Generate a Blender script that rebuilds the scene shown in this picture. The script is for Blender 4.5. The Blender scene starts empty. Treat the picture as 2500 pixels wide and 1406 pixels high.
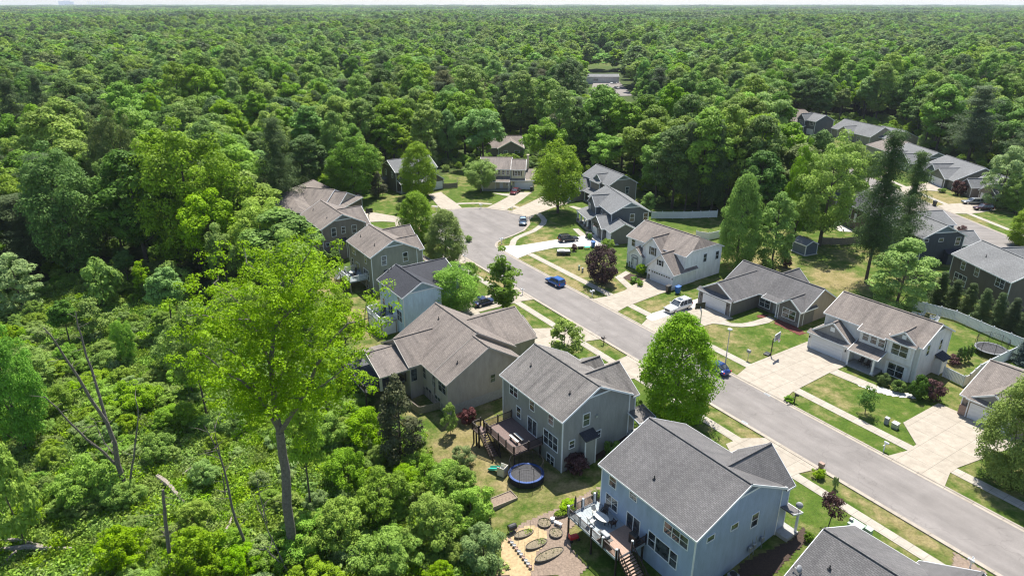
import bpy, bmesh, math, random
import numpy as np
from mathutils import Vector, Matrix

# ---------------------------------------------------------------- camera, sky, sun
F_PX = 1667.0
PITCH = math.atan((703 - 8.5) / F_PX)
CAM_H = 50.0
SC = bpy.context.scene
cam = bpy.data.cameras.new("camera")
cam.sensor_width = 36.0
cam.lens = F_PX / 2500.0 * 36.0
cam.clip_start = 1.0
cam.clip_end = 60000.0
cam_o = bpy.data.objects.new("camera", cam)
SC.collection.objects.link(cam_o)
cam_o.location = (0, 0, CAM_H)
cam_o.rotation_euler = (math.pi / 2 - PITCH, 0, 0)
SC.camera = cam_o

SUN_EL = math.radians(63.0)
SUN_AZ = math.radians(12.0)            # from +Y (straight ahead) towards +X
world = bpy.data.worlds.new("World")
SC.world = world
world.use_nodes = True
wn = world.node_tree
bg = wn.nodes["Background"]
sky = wn.nodes.new("ShaderNodeTexSky")
sky.sky_type = 'NISHITA'
sky.sun_disc = False
sky.sun_elevation = SUN_EL
sky.sun_rotation = SUN_AZ
sky.air_density = 1.0
sky.dust_density = 0.6
sky.ozone_density = 1.0
wn.links.new(sky.outputs[0], bg.inputs[0])
bg.inputs[1].default_value = 0.1
sun = bpy.data.lights.new("sun", 'SUN')
sun.energy = 5.0
sun.angle = math.radians(0.5)
sun.color = (1.0, 0.955, 0.87)
sun_o = bpy.data.objects.new("sun", sun)
SC.collection.objects.link(sun_o)
sd = Vector((math.sin(SUN_AZ) * math.cos(SUN_EL), math.cos(SUN_AZ) * math.cos(SUN_EL), math.sin(SUN_EL)))
sun_o.rotation_euler = sd.to_track_quat('Z', 'Y').to_euler()
SC.view_settings.view_transform = 'Standard'
SC.view_settings.look = 'None'
SC.view_settings.exposure = 0.8
SC.view_settings.gamma = 1.0
SC.cycles.max_bounces = 5
SC.cycles.diffuse_bounces = 3
SC.cycles.glossy_bounces = 2
SC.cycles.transmission_bounces = 3
SC.cycles.transparent_max_bounces = 6
SC.cycles.volume_bounces = 0
SC.cycles.use_denoising = True
SC.cycles.pixel_filter_type = 'BLACKMAN_HARRIS'
SC.cycles.filter_width = 1.2
SC.cycles.caustics_reflective = False
SC.cycles.caustics_refractive = False

# ---------------------------------------------------------------- surveying helpers
CP, SP = math.cos(PITCH), math.sin(PITCH)
def ray(u, v):
    a = (u - 1250) / F_PX; b = (v - 703) / F_PX
    return (a, CP - b * SP, -SP - b * CP)
def G(u, v, z=0.0):
    d = ray(u, v); t = (z - CAM_H) / d[2]
    return (d[0] * t, d[1] * t)
SO = (31.4, 76.0); SA = math.radians(-57.3)
DX, DY = math.cos(SA), math.sin(SA)
def ST(s, t): return (SO[0] + s * DX - t * DY, SO[1] + s * DY + t * DX)   # street frame -> world
def TS(x, y):
    x = x - SO[0]; y = y - SO[1]
    return (x * DX + y * DY, -x * DY + y * DX)
def sm(a, b, x):
    t = np.clip((np.asarray(x, float) - a) / (b - a), 0, 1); return t * t * (3 - 2 * t)
def terrain(x, y):
    s, t = TS(np.asarray(x, float), np.asarray(y, float))
    q = -t
    far = sm(-150, -105, s)
    z = -1.5 * sm(13, 25, q) - 1.4 * sm(28, 48, q) - 1.6 * sm(50, 90, q)
    bump = 0.25 * np.sin(x * 0.11 + 1.3) * np.sin(y * 0.09) * sm(50, 70, q)
    z = z * (0.35 + 0.65 * far) + bump
    z = z + sm(380, 800, y) * (7.0 * np.sin(x * 0.0061 + 0.7 + y * 0.0011) * np.sin(y * 0.0085 + 0.4) + 4.0 * np.sin(x * 0.013 - y * 0.009))
    return z
def tz(x, y): return float(terrain(x, y))
def GT(u, v):
    z = 0.0
    for _ in range(25):
        p = G(u, v, z); z = 0.5 * z + 0.5 * tz(*p)
    return (p[0], p[1], z)
def px(x, y, z):
    dz = z - CAM_H; d = y * CP - dz * SP
    return (1250 + F_PX * x / d, 703 - F_PX * (dz * CP + y * SP) / d)
def crop(ox, oy, s): return lambda x, y: (ox + x / s, oy + y / s)
c1 = crop(1150, 800, 2.32); c2 = crop(1700, 700, 1.991); c3 = crop(1400, 450, 3.514); c4 = crop(1900, 250, 3.125)
c5 = crop(650, 350, 2.8125); c6 = crop(800, 650, 3.125); d1 = crop(1000, 500, 4.135); d2 = crop(1500, 700, 4.135)
d3 = crop(1900, 1000, 3.463); e1 = crop(1380, 1000, 3.463); e2 = crop(1180, 830, 3.514); e3 = crop(900, 360, 5.952)
e4 = crop(1380, 400, 4.395); e5 = crop(1960, 700, 5.4075); e6 = crop(1190, 1160, 5.716); e7 = crop(2250, 780, 4.392); e8 = crop(680, 450, 4.847)

# ---------------------------------------------------------------- materials
def new_mat(name):
    m = bpy.data.materials.new(name); m.use_nodes = True
    nt = m.node_tree; b = nt.nodes["Principled BSDF"]
    return m, nt, b
def N(nt, typ, **kw):
    n = nt.nodes.new(typ)
    for k, v in kw.items():
        if isinstance(k, str) and hasattr(n, k): setattr(n, k, v)
    return n
def ramp(nt, stops, fac=None, interp='LINEAR'):
    r = nt.nodes.new("ShaderNodeValToRGB"); cr = r.color_ramp; cr.interpolation = interp
    while len(cr.elements) < len(stops): cr.elements.new(0.5)
    for e, (p, c) in zip(cr.elements, stops):
        e.position = p; e.color = (c[0], c[1], c[2], 1) if len(c) == 3 else c
    if fac is not None: nt.links.new(fac, r.inputs[0])
    return r
def noise(nt, vec, scale, detail=4, rough=0.55):
    n = nt.nodes.new("ShaderNodeTexNoise"); n.inputs['Scale'].default_value = scale
    n.inputs['Detail'].default_value = detail; n.inputs['Roughness'].default_value = rough
    if vec is not None: nt.links.new(vec, n.inputs['Vector'])
    return n.outputs[0]
def mixc(nt, a, b, fac, mode='MIX'):
    m = nt.nodes.new("ShaderNodeMix"); m.data_type = 'RGBA'; m.blend_type = mode
    for inp, val in ((m.inputs[6], a), (m.inputs[7], b), (m.inputs[0], fac)):
        if isinstance(val, (int, float)): inp.default_value = val
        elif isinstance(val, tuple): inp.default_value = (val[0], val[1], val[2], 1)
        else: nt.links.new(val, inp)
    return m.outputs[2]
def mathn(nt, op, a, b=None, c=None):
    m = nt.nodes.new("ShaderNodeMath"); m.operation = op
    for i, v in enumerate((a, b, c)):
        if v is None: continue
        if isinstance(v, (int, float)): m.inputs[i].default_value = v
        else: nt.links.new(v, m.inputs[i])
    return m.outputs[0]
def mapping(nt, vec, scale=(1, 1, 1), rot=(0, 0, 0), loc=(0, 0, 0)):
    m = nt.nodes.new("ShaderNodeMapping"); nt.links.new(vec, m.inputs[0])
    m.inputs['Scale'].default_value = scale; m.inputs['Rotation'].default_value = rot; m.inputs['Location'].default_value = loc
    return m.outputs[0]
def coord(nt, which): 
    return nt.nodes.new("ShaderNodeTexCoord").outputs[which]
def wpos(nt): return nt.nodes.new("ShaderNodeNewGeometry").outputs['Position']
def bump(nt, b, h, strength=0.3, dist=0.05):
    n = nt.nodes.new("ShaderNodeBump"); n.inputs['Strength'].default_value = strength; n.inputs['Distance'].default_value = dist
    nt.links.new(h, n.inputs['Height']); nt.links.new(n.outputs[0], b.inputs['Normal'])

def mat_plain(name, col, rough=0.6, metal=0.0, var=0.12, scale=3.0, spec=0.5):
    m, nt, b = new_mat(name)
    n = noise(nt, wpos(nt), scale, 5)
    lo = tuple(c * (1 - var) for c in col); hi = tuple(min(1, c * (1 + var)) for c in col)
    r = ramp(nt, [(0.3, lo), (0.7, hi)], n)
    nt.links.new(r.outputs[0], b.inputs['Base Color'])
    b.inputs['Roughness'].default_value = rough; b.inputs['Metallic'].default_value = metal
    b.inputs['Specular IOR Level'].default_value = spec
    return m
def mat_roof(name, c, stain=0.35, streak=0.5):
    c = tuple(x * 0.66 for x in c)
    m, nt, b = new_mat(name)
    uv = coord(nt, 'UV')
    br = N(nt, "ShaderNodeTexBrick"); br.offset = 0.5
    nt.links.new(uv, br.inputs['Vector'])
    br.inputs['Scale'].default_value = 1.0
    br.inputs['Brick Width'].default_value = 0.36; br.inputs['Row Height'].default_value = 0.17
    br.inputs['Mortar Size'].default_value = 0.022; br.inputs['Mortar Smooth'].default_value = 0.4; br.inputs['Bias'].default_value = -0.1
    hi = tuple(x * 1.2 for x in c); lo = tuple(x * 0.88 for x in c)
    br.inputs['Color1'].default_value = (*hi, 1); br.inputs['Color2'].default_value = (*lo, 1)
    br.inputs['Mortar'].default_value = (*tuple(x * 0.55 for x in c), 1)
    grain = noise(nt, uv, 14.0, 4, 0.7)
    g = ramp(nt, [(0.3, (0.8,) * 3), (0.7, (1.18,) * 3)], grain)
    col = mixc(nt, br.outputs[0], g.outputs[0], 0.85, 'MULTIPLY')
    st = noise(nt, mapping(nt, uv, (0.95, 0.13, 1)), 1.0, 6, 0.62)
    s2 = ramp(nt, [(0.36, (1.16, 1.15, 1.13)), (0.5, (1.0,) * 3), (0.68, (1 - streak * 0.7, 1 - streak * 0.7, 1 - streak * 0.68))], st)
    col = mixc(nt, col, s2.outputs[0], stain * 2.0 if stain < 0.5 else 1.0, 'MULTIPLY')
    big = noise(nt, wpos(nt), 0.25, 3)
    s3 = ramp(nt, [(0.3, (0.88,) * 3), (0.7, (1.1,) * 3)], big)
    col = mixc(nt, col, s3.outputs[0], 1.0, 'MULTIPLY')
    nt.links.new(col, b.inputs['Base Color'])
    b.inputs['Roughness'].default_value = 0.85; b.inputs['Specular IOR Level'].default_value = 0.25
    bump(nt, b, grain, 0.5, 0.02)
    return m
def mat_siding(name, c, lap=0.16, dirt=0.18):
    c = tuple(min(.9, x * 1.0) for x in c)
    m, nt, b = new_mat(name)
    uv = coord(nt, 'UV')
    sep = N(nt, "ShaderNodeSeparateXYZ"); nt.links.new(uv, sep.inputs[0])
    fr = mathn(nt, 'FRACT', mathn(nt, 'DIVIDE', sep.outputs[1], lap))
    line = ramp(nt, [(0.0, (0.62,) * 3), (0.14, (0.98,) * 3), (1.0, (1.03,) * 3)], fr)
    n = noise(nt, mapping(nt, uv, (0.9, 0.25, 1)), 1.4, 6, 0.65)
    nn = ramp(nt, [(0.3, (1 - dirt,) * 3), (0.65, (1 + dirt * 0.4,) * 3)], n)
    col = mixc(nt, nn.outputs[0], (c[0], c[1], c[2]), 1.0, 'MULTIPLY')
    col = mixc(nt, col, line.outputs[0], 1.0, 'MULTIPLY')
    nt.links.new(col, b.inputs['Base Color'])
    b.inputs['Roughness'].default_value = 0.55; b.inputs['Specular IOR Level'].default_value = 0.3
    bump(nt, b, fr, 0.5, 0.02)
    return m
def mat_brick(name, c1_, c2_, mort, w=0.24, h=0.09):
    m, nt, b = new_mat(name)
    uv = coord(nt, 'UV')
    br = N(nt, "ShaderNodeTexBrick"); nt.links.new(uv, br.inputs['Vector']); br.inputs['Scale'].default_value = 1
    br.inputs['Brick Width'].default_value = w; br.inputs['Row Height'].default_value = h; br.inputs['Mortar Size'].default_value = 0.012
    br.inputs['Color1'].default_value = (*c1_, 1); br.inputs['Color2'].default_value = (*c2_, 1); br.inputs['Mortar'].default_value = (*mort, 1)
    nt.links.new(br.outputs[0], b.inputs['Base Color']); b.inputs['Roughness'].default_value = 0.8
    return m
def mat_concrete(name, c, joint=3.0, jw=0.035, stain=0.16):
    m, nt, b = new_mat(name)
    uv = coord(nt, 'UV')
    br = N(nt, "ShaderNodeTexBrick"); br.offset = 0.0; nt.links.new(uv, br.inputs['Vector']); br.inputs['Scale'].default_value = 1
    br.inputs['Brick Width'].default_value = joint; br.inputs['Row Height'].default_value = joint
    br.inputs['Mortar Size'].default_value = jw; br.inputs['Mortar Smooth'].default_value = 0.3; br.inputs['Bias'].default_value = 0
    br.inputs['Color1'].default_value = (*c, 1); br.inputs['Color2'].default_value = (*tuple(x * 0.92 for x in c), 1)
    br.inputs['Mortar'].default_value = (*tuple(x * 0.62 for x in c), 1)
    n = noise(nt, wpos(nt), 0.9, 8, 0.68)
    nn = ramp(nt, [(0.3, (1 - stain, 1 - stain * 1.05, 1 - stain * 1.1)), (0.62, (1.05,) * 3)], n)
    col = mixc(nt, br.outputs[0], nn.outputs[0], 1.0, 'MULTIPLY')
    n2 = noise(nt, wpos(nt), 9.0, 4, 0.7)
    col = mixc(nt, col, ramp(nt, [(0.3, (0.93,) * 3), (0.7, (1.06,) * 3)], n2).outputs[0], 1.0, 'MULTIPLY')
    nt.links.new(col, b.inputs['Base Color']); b.inputs['Roughness'].default_value = 0.85; b.inputs['Specular IOR Level'].default_value = 0.2
    return m
def mat_asphalt(name, c):
    m, nt, b = new_mat(name)
    p = wpos(nt)
    uv = coord(nt, 'UV')
    n1 = noise(nt, mapping(nt, uv, (0.06, 0.55, 1)), 1.0, 5, 0.6)
    n2 = noise(nt, p, 0.35, 6, 0.6); n3 = noise(nt, p, 12.0, 3, 0.7)
    col = mixc(nt, ramp(nt, [(0.3, tuple(x * 0.80 for x in c)), (0.7, tuple(x * 1.09 for x in c))], n1).outputs[0],
               ramp(nt, [(0.3, (0.85,) * 3), (0.7, (1.07,) * 3)], n2).outputs[0], 1.0, 'MULTIPLY')
    col = mixc(nt, col, ramp(nt, [(0.3, (0.88,) * 3), (0.7, (1.08,) * 3)], n3).outputs[0], 1.0, 'MULTIPLY')
    # hairline cracks
    vo = N(nt, "ShaderNodeTexVoronoi"); vo.feature = 'DISTANCE_TO_EDGE'
    warp = N(nt, "ShaderNodeVectorMath"); warp.operation = 'ADD'
    wn_ = N(nt, "ShaderNodeTexNoise"); wn_.inputs['Scale'].default_value = 0.35; wn_.inputs['Detail'].default_value = 6
    nt.links.new(p, wn_.inputs['Vector'])
    sc_ = N(nt, "ShaderNodeVectorMath"); sc_.operation = 'SCALE'; sc_.inputs['Scale'].default_value = 6.0
    nt.links.new(wn_.outputs[1], sc_.inputs[0]); nt.links.new(p, warp.inputs[0]); nt.links.new(sc_.outputs[0], warp.inputs[1])
    nt.links.new(warp.outputs[0], vo.inputs['Vector']); vo.inputs['Scale'].default_value = 0.085
    cr = ramp(nt, [(0.0, (0.74,) * 3), (0.003, (0.82,) * 3), (0.006, (1,) * 3)], vo.outputs[0])
    col = mixc(nt, col, cr.outputs[0], 0.7, 'MULTIPLY')
    pt = noise(nt, p, 0.16, 2, 0.5)
    col = mixc(nt, col, ramp(nt, [(0.66, (1,) * 3), (0.72, (0.86,) * 3)], pt).outputs[0], 0.6, 'MULTIPLY')
    nt.links.new(col, b.inputs['Base Color']); b.inputs['Roughness'].default_value = 0.9; b.inputs['Specular IOR Level'].default_value = 0.15
    return m
def mat_leaf(name, dark, light, huevar=0.02, valvar=0.25, transl=0.3, satv=0.0):
    m, nt, b = new_mat(name)
    at = N(nt, "ShaderNodeAttribute"); at.attribute_name = 'tint'
    oi = N(nt, "ShaderNodeObjectInfo")
    r = ramp(nt, [(0.0, dark), (1.0, light)], at.outputs['Fac'])
    hs = N(nt, "ShaderNodeHueSaturation")
    nt.links.new(r.outputs[0], hs.inputs['Color'])
    nt.links.new(mathn(nt, 'MULTIPLY_ADD', oi.outputs['Random'], huevar * 2, 0.5 - huevar), hs.inputs['Hue'])
    r2 = mathn(nt, 'FRACT', mathn(nt, 'MULTIPLY', oi.outputs['Random'], 7.31))
    nt.links.new(mathn(nt, 'MULTIPLY_ADD', r2, valvar * 2, 1 - valvar), hs.inputs['Value'])
    r3 = mathn(nt, 'FRACT', mathn(nt, 'MULTIPLY', oi.outputs['Random'], 3.77))
    nt.links.new(mathn(nt, 'MULTIPLY_ADD', r3, 0.3, 0.82), hs.inputs['Saturation'])
    nt.links.new(hs.outputs[0], b.inputs['Base Color'])
    b.inputs['Roughness'].default_value = 0.6; b.inputs['Specular IOR Level'].default_value = 0.1
    tr = N(nt, "ShaderNodeBsdfTranslucent"); 
    tc = mixc(nt, hs.outputs[0], (1.0, 1.0, 0.35), 0.5, 'MULTIPLY')
    br_ = N(nt, "ShaderNodeBrightContrast"); nt.links.new(hs.outputs[0], tr.inputs[0])
    for src_, dst_, k_ in ((hs.outputs[0], b.inputs['Base Color'], .80), (hs.outputs[0], tr.inputs[0], transl * 1.15)):
        nt.links.new(mixc(nt, src_, (k_, k_, k_), 1.0, 'MULTIPLY'), dst_)
    ms = N(nt, "ShaderNodeAddShader")
    nt.links.new(b.outputs[0], ms.inputs[0]); nt.links.new(tr.outputs[0], ms.inputs[1])
    nt.links.new(ms.outputs[0], nt.nodes['Material Output'].inputs['Surface'])
    return m
def mat_glass(name, tint=(0.02, 0.025, 0.03)):
    m, nt, b = new_mat(name)
    n = noise(nt, wpos(nt), 1.3, 2)
    r = ramp(nt, [(0.42, tint), (0.58, tuple(t * 2.5 + 0.035 for t in tint))], n)
    nt.links.new(r.outputs[0], b.inputs['Base Color'])
    b.inputs['Roughness'].default_value = 0.06; b.inputs['Specular IOR Level'].default_value = 0.9
    return m
def mat_paint(name, c, rough=0.25, metal=0.3):
    m, nt, b = new_mat(name)
    n = noise(nt, wpos(nt), 4.0, 4)
    nt.links.new(ramp(nt, [(0.3, tuple(x * 0.93 for x in c)), (0.7, tuple(min(1, x * 1.05) for x in c))], n).outputs[0], b.inputs['Base Color'])
    b.inputs['Roughness'].default_value = rough; b.inputs['Metallic'].default_value = metal
    b.inputs['Coat Weight'].default_value = 0.6; b.inputs['Coat Roughness'].default_value = 0.06
    return m

M = {}
M['white'] = mat_plain('white_trim', (0.74, 0.75, 0.76), 0.45, var=0.05)
M['vinyl'] = mat_plain('white_vinyl', (0.74, 0.76, 0.78), 0.4, var=0.06)
M['glass'] = mat_glass('window_glass')
M['door_w'] = mat_plain('white_door', (0.68, 0.69, 0.71), 0.4, var=0.03)
M['black'] = mat_plain('black_metal', (0.02, 0.02, 0.02), 0.4)
M['taupetrim'] = mat_plain('taupe_trim', (0.36, 0.33, 0.295), 0.5, var=0.08)
M['darkwood'] = mat_plain('dark_stained_wood', (0.032, 0.022, 0.02), 0.6, var=0.3, scale=6)
M['deckred'] = mat_plain('reddish_deck_boards', (0.17, 0.115, 0.10), 0.7, var=0.2, scale=5)
M['decktan'] = mat_plain('tan_deck_boards', (0.36, 0.24, 0.18), 0.7, var=0.15, scale=5)
M['deckdark'] = mat_plain('dark_grey_deck_boards', (0.07, 0.075, 0.085), 0.7, var=0.2, scale=5)
M['deckgrey'] = mat_plain('grey_deck_boards', (0.32, 0.36, 0.38), 0.7, var=0.15, scale=5)
M['wood'] = mat_plain('weathered_wood', (0.30, 0.25, 0.19), 0.8, var=0.2, scale=5)
M['fencewood'] = mat_plain('weathered_fence_boards', (0.25, 0.21, 0.17), 0.85, var=0.25, scale=4)
M['tire'] = mat_plain('tyre_rubber', (0.02, 0.02, 0.021), 0.8)
M['chrome'] = mat_plain('wheel_metal', (0.55, 0.56, 0.58), 0.3, 0.9, var=0.05)
M['metal'] = mat_plain('galvanised_metal', (0.42, 0.44, 0.45), 0.4, 0.6)
M['red'] = mat_plain('red_plastic', (0.5, 0.03, 0.03), 0.4)
M['blue'] = mat_plain('blue_plastic', (0.02, 0.12, 0.42), 0.4)
M['bluep'] = mat_plain('blue_trampoline_pad', (0.015, 0.075, 0.31), 0.5)
M['teal'] = mat_plain('teal_plastic', (0.03, 0.42, 0.34), 0.4)
M['green'] = mat_plain('green_plastic', (0.02, 0.16, 0.06), 0.5)
M['utilgreen'] = mat_plain('pale_green_paint', (0.30, 0.40, 0.30), 0.5)
M['grey'] = mat_plain('grey_plastic', (0.25, 0.26, 0.27), 0.5)
M['cream_p'] = mat_plain('cream_plastic', (0.6, 0.57, 0.5), 0.5)
M['bark'] = mat_plain('tree_bark', (0.085, 0.07, 0.055), 0.9, var=0.35, scale=6)
M['greybark'] = mat_plain('grey_bark', (0.15, 0.128, 0.112), 0.9, var=0.35, scale=5)
M['deadwood'] = mat_plain('bare_dead_wood', (0.28, 0.24, 0.20), 0.9, var=0.3, scale=5)
M['mesh'] = mat_plain('black_net', (0.015, 0.015, 0.017), 0.9)
M['mat'] = mat_plain('trampoline_mat', (0.05, 0.05, 0.055), 0.8, var=0.2)
M['soil'] = mat_plain('dark_mulch_and_shade', (0.055, 0.035, 0.025), 0.95, var=0.4, scale=7)  # mulch colour, also used for the painted shadow strip by the taupe house
M['redmulch'] = mat_plain('red_mulch', (0.12, 0.035, 0.025), 0.95, var=0.4, scale=7)
M['woodchip'] = mat_plain('woodchip_mulch', (0.22, 0.165, 0.125), 0.95, var=0.3, scale=5)
M['straw'] = mat_plain('pale_straw_mulch', (0.40, 0.295, 0.165), 0.95, var=0.25, scale=3.5)
M['stone'] = mat_brick('ledge_stone', (0.28, 0.25, 0.22), (0.16, 0.14, 0.13), (0.2, 0.19, 0.18), 0.35, 0.12)
M['brickred'] = mat_brick('red_brick', (0.33, 0.17, 0.11), (0.22, 0.12, 0.09), (0.4, 0.36, 0.32))
M['found'] = mat_plain('foundation_concrete', (0.34, 0.33, 0.31), 0.9, var=0.12)
M['pebble'] = mat_plain('pale_pebbles', (0.5, 0.49, 0.47), 0.9, var=0.35, scale=12)
M['concrete'] = mat_concrete('drive_concrete', (0.385, 0.34, 0.28), 3.05, 0.036, 0.2)
M['concnew'] = mat_concrete('new_concrete', (0.52, 0.495, 0.46), 3.05, 0.02, 0.05)
M['walk'] = mat_concrete('sidewalk_concrete', (0.395, 0.36, 0.305), 1.5, 0.034, 0.18)
M['curb'] = mat_concrete('kerb_concrete', (0.38, 0.335, 0.28), 3.0, 0.04, 0.2)
M['asphalt'] = mat_asphalt('worn_road', (0.238, 0.218, 0.205))
M['tarp'] = mat_plain('pale_tarp', (0.55, 0.54, 0.5), 0.7)
# ---------------------------------------------------------------- mesh builder
class MB:
    def __init__(s): s.v = []; s.f = []; s.mi = []; s.mats = []; s.cur = 0; s.smooth = False
    def mat(s, m):
        if m not in s.mats: s.mats.append(m)
        s.cur = s.mats.index(m); return s
    def poly(s, pts):
        k = len(s.v); s.v += [tuple(p) for p in pts]; s.f.append(tuple(range(k, k + len(pts)))); s.mi.append(s.cur); return s
    def add(s, verts, faces):
        k = len(s.v); s.v += [tuple(p) for p in verts]
        for f in faces: s.f.append(tuple(i + k for i in f)); s.mi.append(s.cur)
        return s
    def box(s, x0, x1, y0, y1, z0, z1):
        return s.add([(x0, y0, z0), (x1, y0, z0), (x1, y1, z0), (x0, y1, z0), (x0, y0, z1), (x1, y0, z1), (x1, y1, z1), (x0, y1, z1)],
                     [(0, 3, 2, 1), (4, 5, 6, 7), (0, 1, 5, 4), (1, 2, 6, 5), (2, 3, 7, 6), (3, 0, 4, 7)])
    def prism(s, top, dz):     # polygon (list of 3d points) extruded down by dz
        n = len(top); bot = [(p[0], p[1], p[2] - dz) for p in top]
        return s.add(list(top) + bot, [tuple(range(n)), tuple(range(2 * n - 1, n - 1, -1))] + [(i, i + n, (i + 1) % n + n, (i + 1) % n) for i in range(n)])
    def beam(s, a, b, w, h):   # bar of rectangular section from a to b
        a = Vector(a); b = Vector(b); d = (b - a).normalized()
        up = Vector((0, 0, 1)) if abs(d.z) < 0.99 else Vector((1, 0, 0))
        r = d.cross(up).normalized(); u = r.cross(d)
        o = [r * (w / 2) * i + u * (h / 2) * j for i, j in ((-1, -1), (1, -1), (1, 1), (-1, 1))]
        return s.add([a + q for q in o] + [b + q for q in o], [(3, 2, 1, 0), (4, 5, 6, 7), (0, 1, 5, 4), (1, 2, 6, 5), (2, 3, 7, 6), (3, 0, 4, 7)])
    def tube(s, pts, rad, n=6, cap=True):
        pts = [Vector(p) for p in pts]; rings = []
        for i, p in enumerate(pts):
            d = (pts[min(i + 1, len(pts) - 1)] - pts[max(i - 1, 0)]).normalized()
            up = Vector((0, 0, 1)) if abs(d.z) < 0.9 else Vector((1, 0, 0))
            r = d.cross(up).normalized(); u = r.cross(d)
            R = rad[i] if hasattr(rad, '__len__') else rad
            rings.append([p + (r * math.cos(2 * math.pi * k / n) + u * math.sin(2 * math.pi * k / n)) * R for k in range(n)])
        vs = [q for rg in rings for q in rg]; fs = []
        for i in range(len(rings) - 1):
            for k in range(n):
                a = i * n + k; b = i * n + (k + 1) % n
                fs.append((a, b, b + n, a + n))
        if cap: fs += [tuple(range(n - 1, -1, -1)), tuple(range(len(vs) - n, len(vs)))]
        return s.add(vs, fs)
    def lathe(s, prof, n=16, c=(0, 0, 0), sx=1, sy=1):
        vs = []; fs = []
        for r, z in prof:
            for k in range(n):
                a = 2 * math.pi * k / n; vs.append((c[0] + r * sx * math.cos(a), c[1] + r * sy * math.sin(a), c[2] + z))
        for i in range(len(prof) - 1):
            for k in range(n):
                a = i * n + k; b = i * n + (k + 1) % n; fs.append((a, b, b + n, a + n))
        return s.add(vs, fs)
    def build(s, name, mat=None, parent=None, smooth=False, loc=None, rz=None, bevel=0):
        me = bpy.data.meshes.new(name)
        me.from_pydata([tuple(map(float, v)) for v in s.v], [], s.f)
        ms = [mat] if mat is not None and not s.mats else s.mats
        for m in ms: me.materials.append(m)
        if len(ms) > 1: me.polygons.foreach_set('material_index', s.mi)
        bm = bmesh.new(); bm.from_mesh(me); bmesh.ops.recalc_face_normals(bm, faces=bm.faces); 
        uvl = bm.loops.layers.uv.new('UVMap')
        Z = Vector((0, 0, 1))
        for f in bm.faces:
            n = f.normal
            if abs(n.z) > 0.995 or n.length < 0.5: U = Vector((1, 0, 0)); V = Vector((0, 1, 0))
            else: U = Z.cross(n).normalized(); V = n.cross(U)
            for l in f.loops: l[uvl].uv = (l.vert.co.dot(U), l.vert.co.dot(V))
        bm.to_mesh(me); bm.free()
        if smooth: me.polygons.foreach_set('use_smooth', [True] * len(me.polygons))
        o = bpy.data.objects.new(name, me); SC.collection.objects.link(o)
        if parent: o.parent = parent
        if loc: o.location = loc
        if rz is not None: o.rotation_euler = (0, 0, rz)
        if bevel:
            md = o.modifiers.new('bevel', 'BEVEL'); md.width = bevel; md.segments = 2; md.limit_method = 'ANGLE'
        return o
def tag(o, label=None, cat=None, group=None, kind=None):
    if label: o['label'] = label
    if cat: o['category'] = cat
    if group: o['group'] = group
    if kind: o['kind'] = kind
    return o
def thing(name, label, cat, loc=(0, 0, 0), rz=0.0, group=None):
    o = bpy.data.objects.new(name, None); SC.collection.objects.link(o)
    o.location = loc; o.rotation_euler = (0, 0, rz); o.empty_display_size = 0.5
    return tag(o, label, cat, group)
def copy_tree(root, loc=None, rz=None, scale=None, label=None, group=None):
    r = root.copy(); SC.collection.objects.link(r)
    if loc is not None: r.location = loc
    if rz is not None: r.rotation_euler = (0, 0, rz)
    if scale is not None: r.scale = scale
    if label: r['label'] = label
    if group: r['group'] = group
    for ch in root.children:
        c = ch.copy(); SC.collection.objects.link(c); c.parent = r
        for g in ch.children:
            d = g.copy(); SC.collection.objects.link(d); d.parent = c
    return r
rng = random.Random(7)
# ---------------------------------------------------------------- ground
def inpoly(x, y, poly):
    x = np.asarray(x, float); y = np.asarray(y, float); r = np.zeros(x.shape, bool); n = len(poly)
    for i in range(n):
        x0, y0 = poly[i]; x1, y1 = poly[(i + 1) % n]
        c = ((y0 > y) != (y1 > y)) & (x < (x1 - x0) * (y - y0) / ((y1 - y0) or 1e-9) + x0)
        r ^= c
    return r
CLEAR = [ST(60, -40), ST(5, -41), ST(-1, -39), ST(-8, -37.5), ST(-16, -39), ST(-23, -37), ST(-30, -41), ST(-42, -38), ST(-60, -34), ST(-80, -33), ST(-95, -36)] + \
        [G(*p) for p in [(680, 500), (700, 462), (760, 455), (880, 478), (925, 470), (935, 440), (1085, 428), (1110, 415), (1185, 432), (1300, 452), (1400, 430), (1540, 470), (1600, 512), (1750, 514),
                         (1800, 570), (1900, 560), (1960, 548), (2050, 560), (2060, 500), (1960, 470), (1960, 430)]] + \
        [(108, 290), (140, 295), (152, 250), (150, 200), (152, 160), (175, 150), (175, 60), (90, 20), (60, 20)]
FARLAWN = [G(*p) for p in [(1375, 148), (1440, 147), (1560, 151), (1550, 163), (1480, 168), (1380, 166)]]
WET = [(-160, -20), (-150, 60)] + [G(*p, -4.5) for p in [(-250, 780), (60, 700), (330, 690), (440, 700), (500, 780), (880, 780), (900, 900), (1010, 1020), (1020, 1150), (1230, 1300)]] + [(4, 40), (15, -20)]

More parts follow.
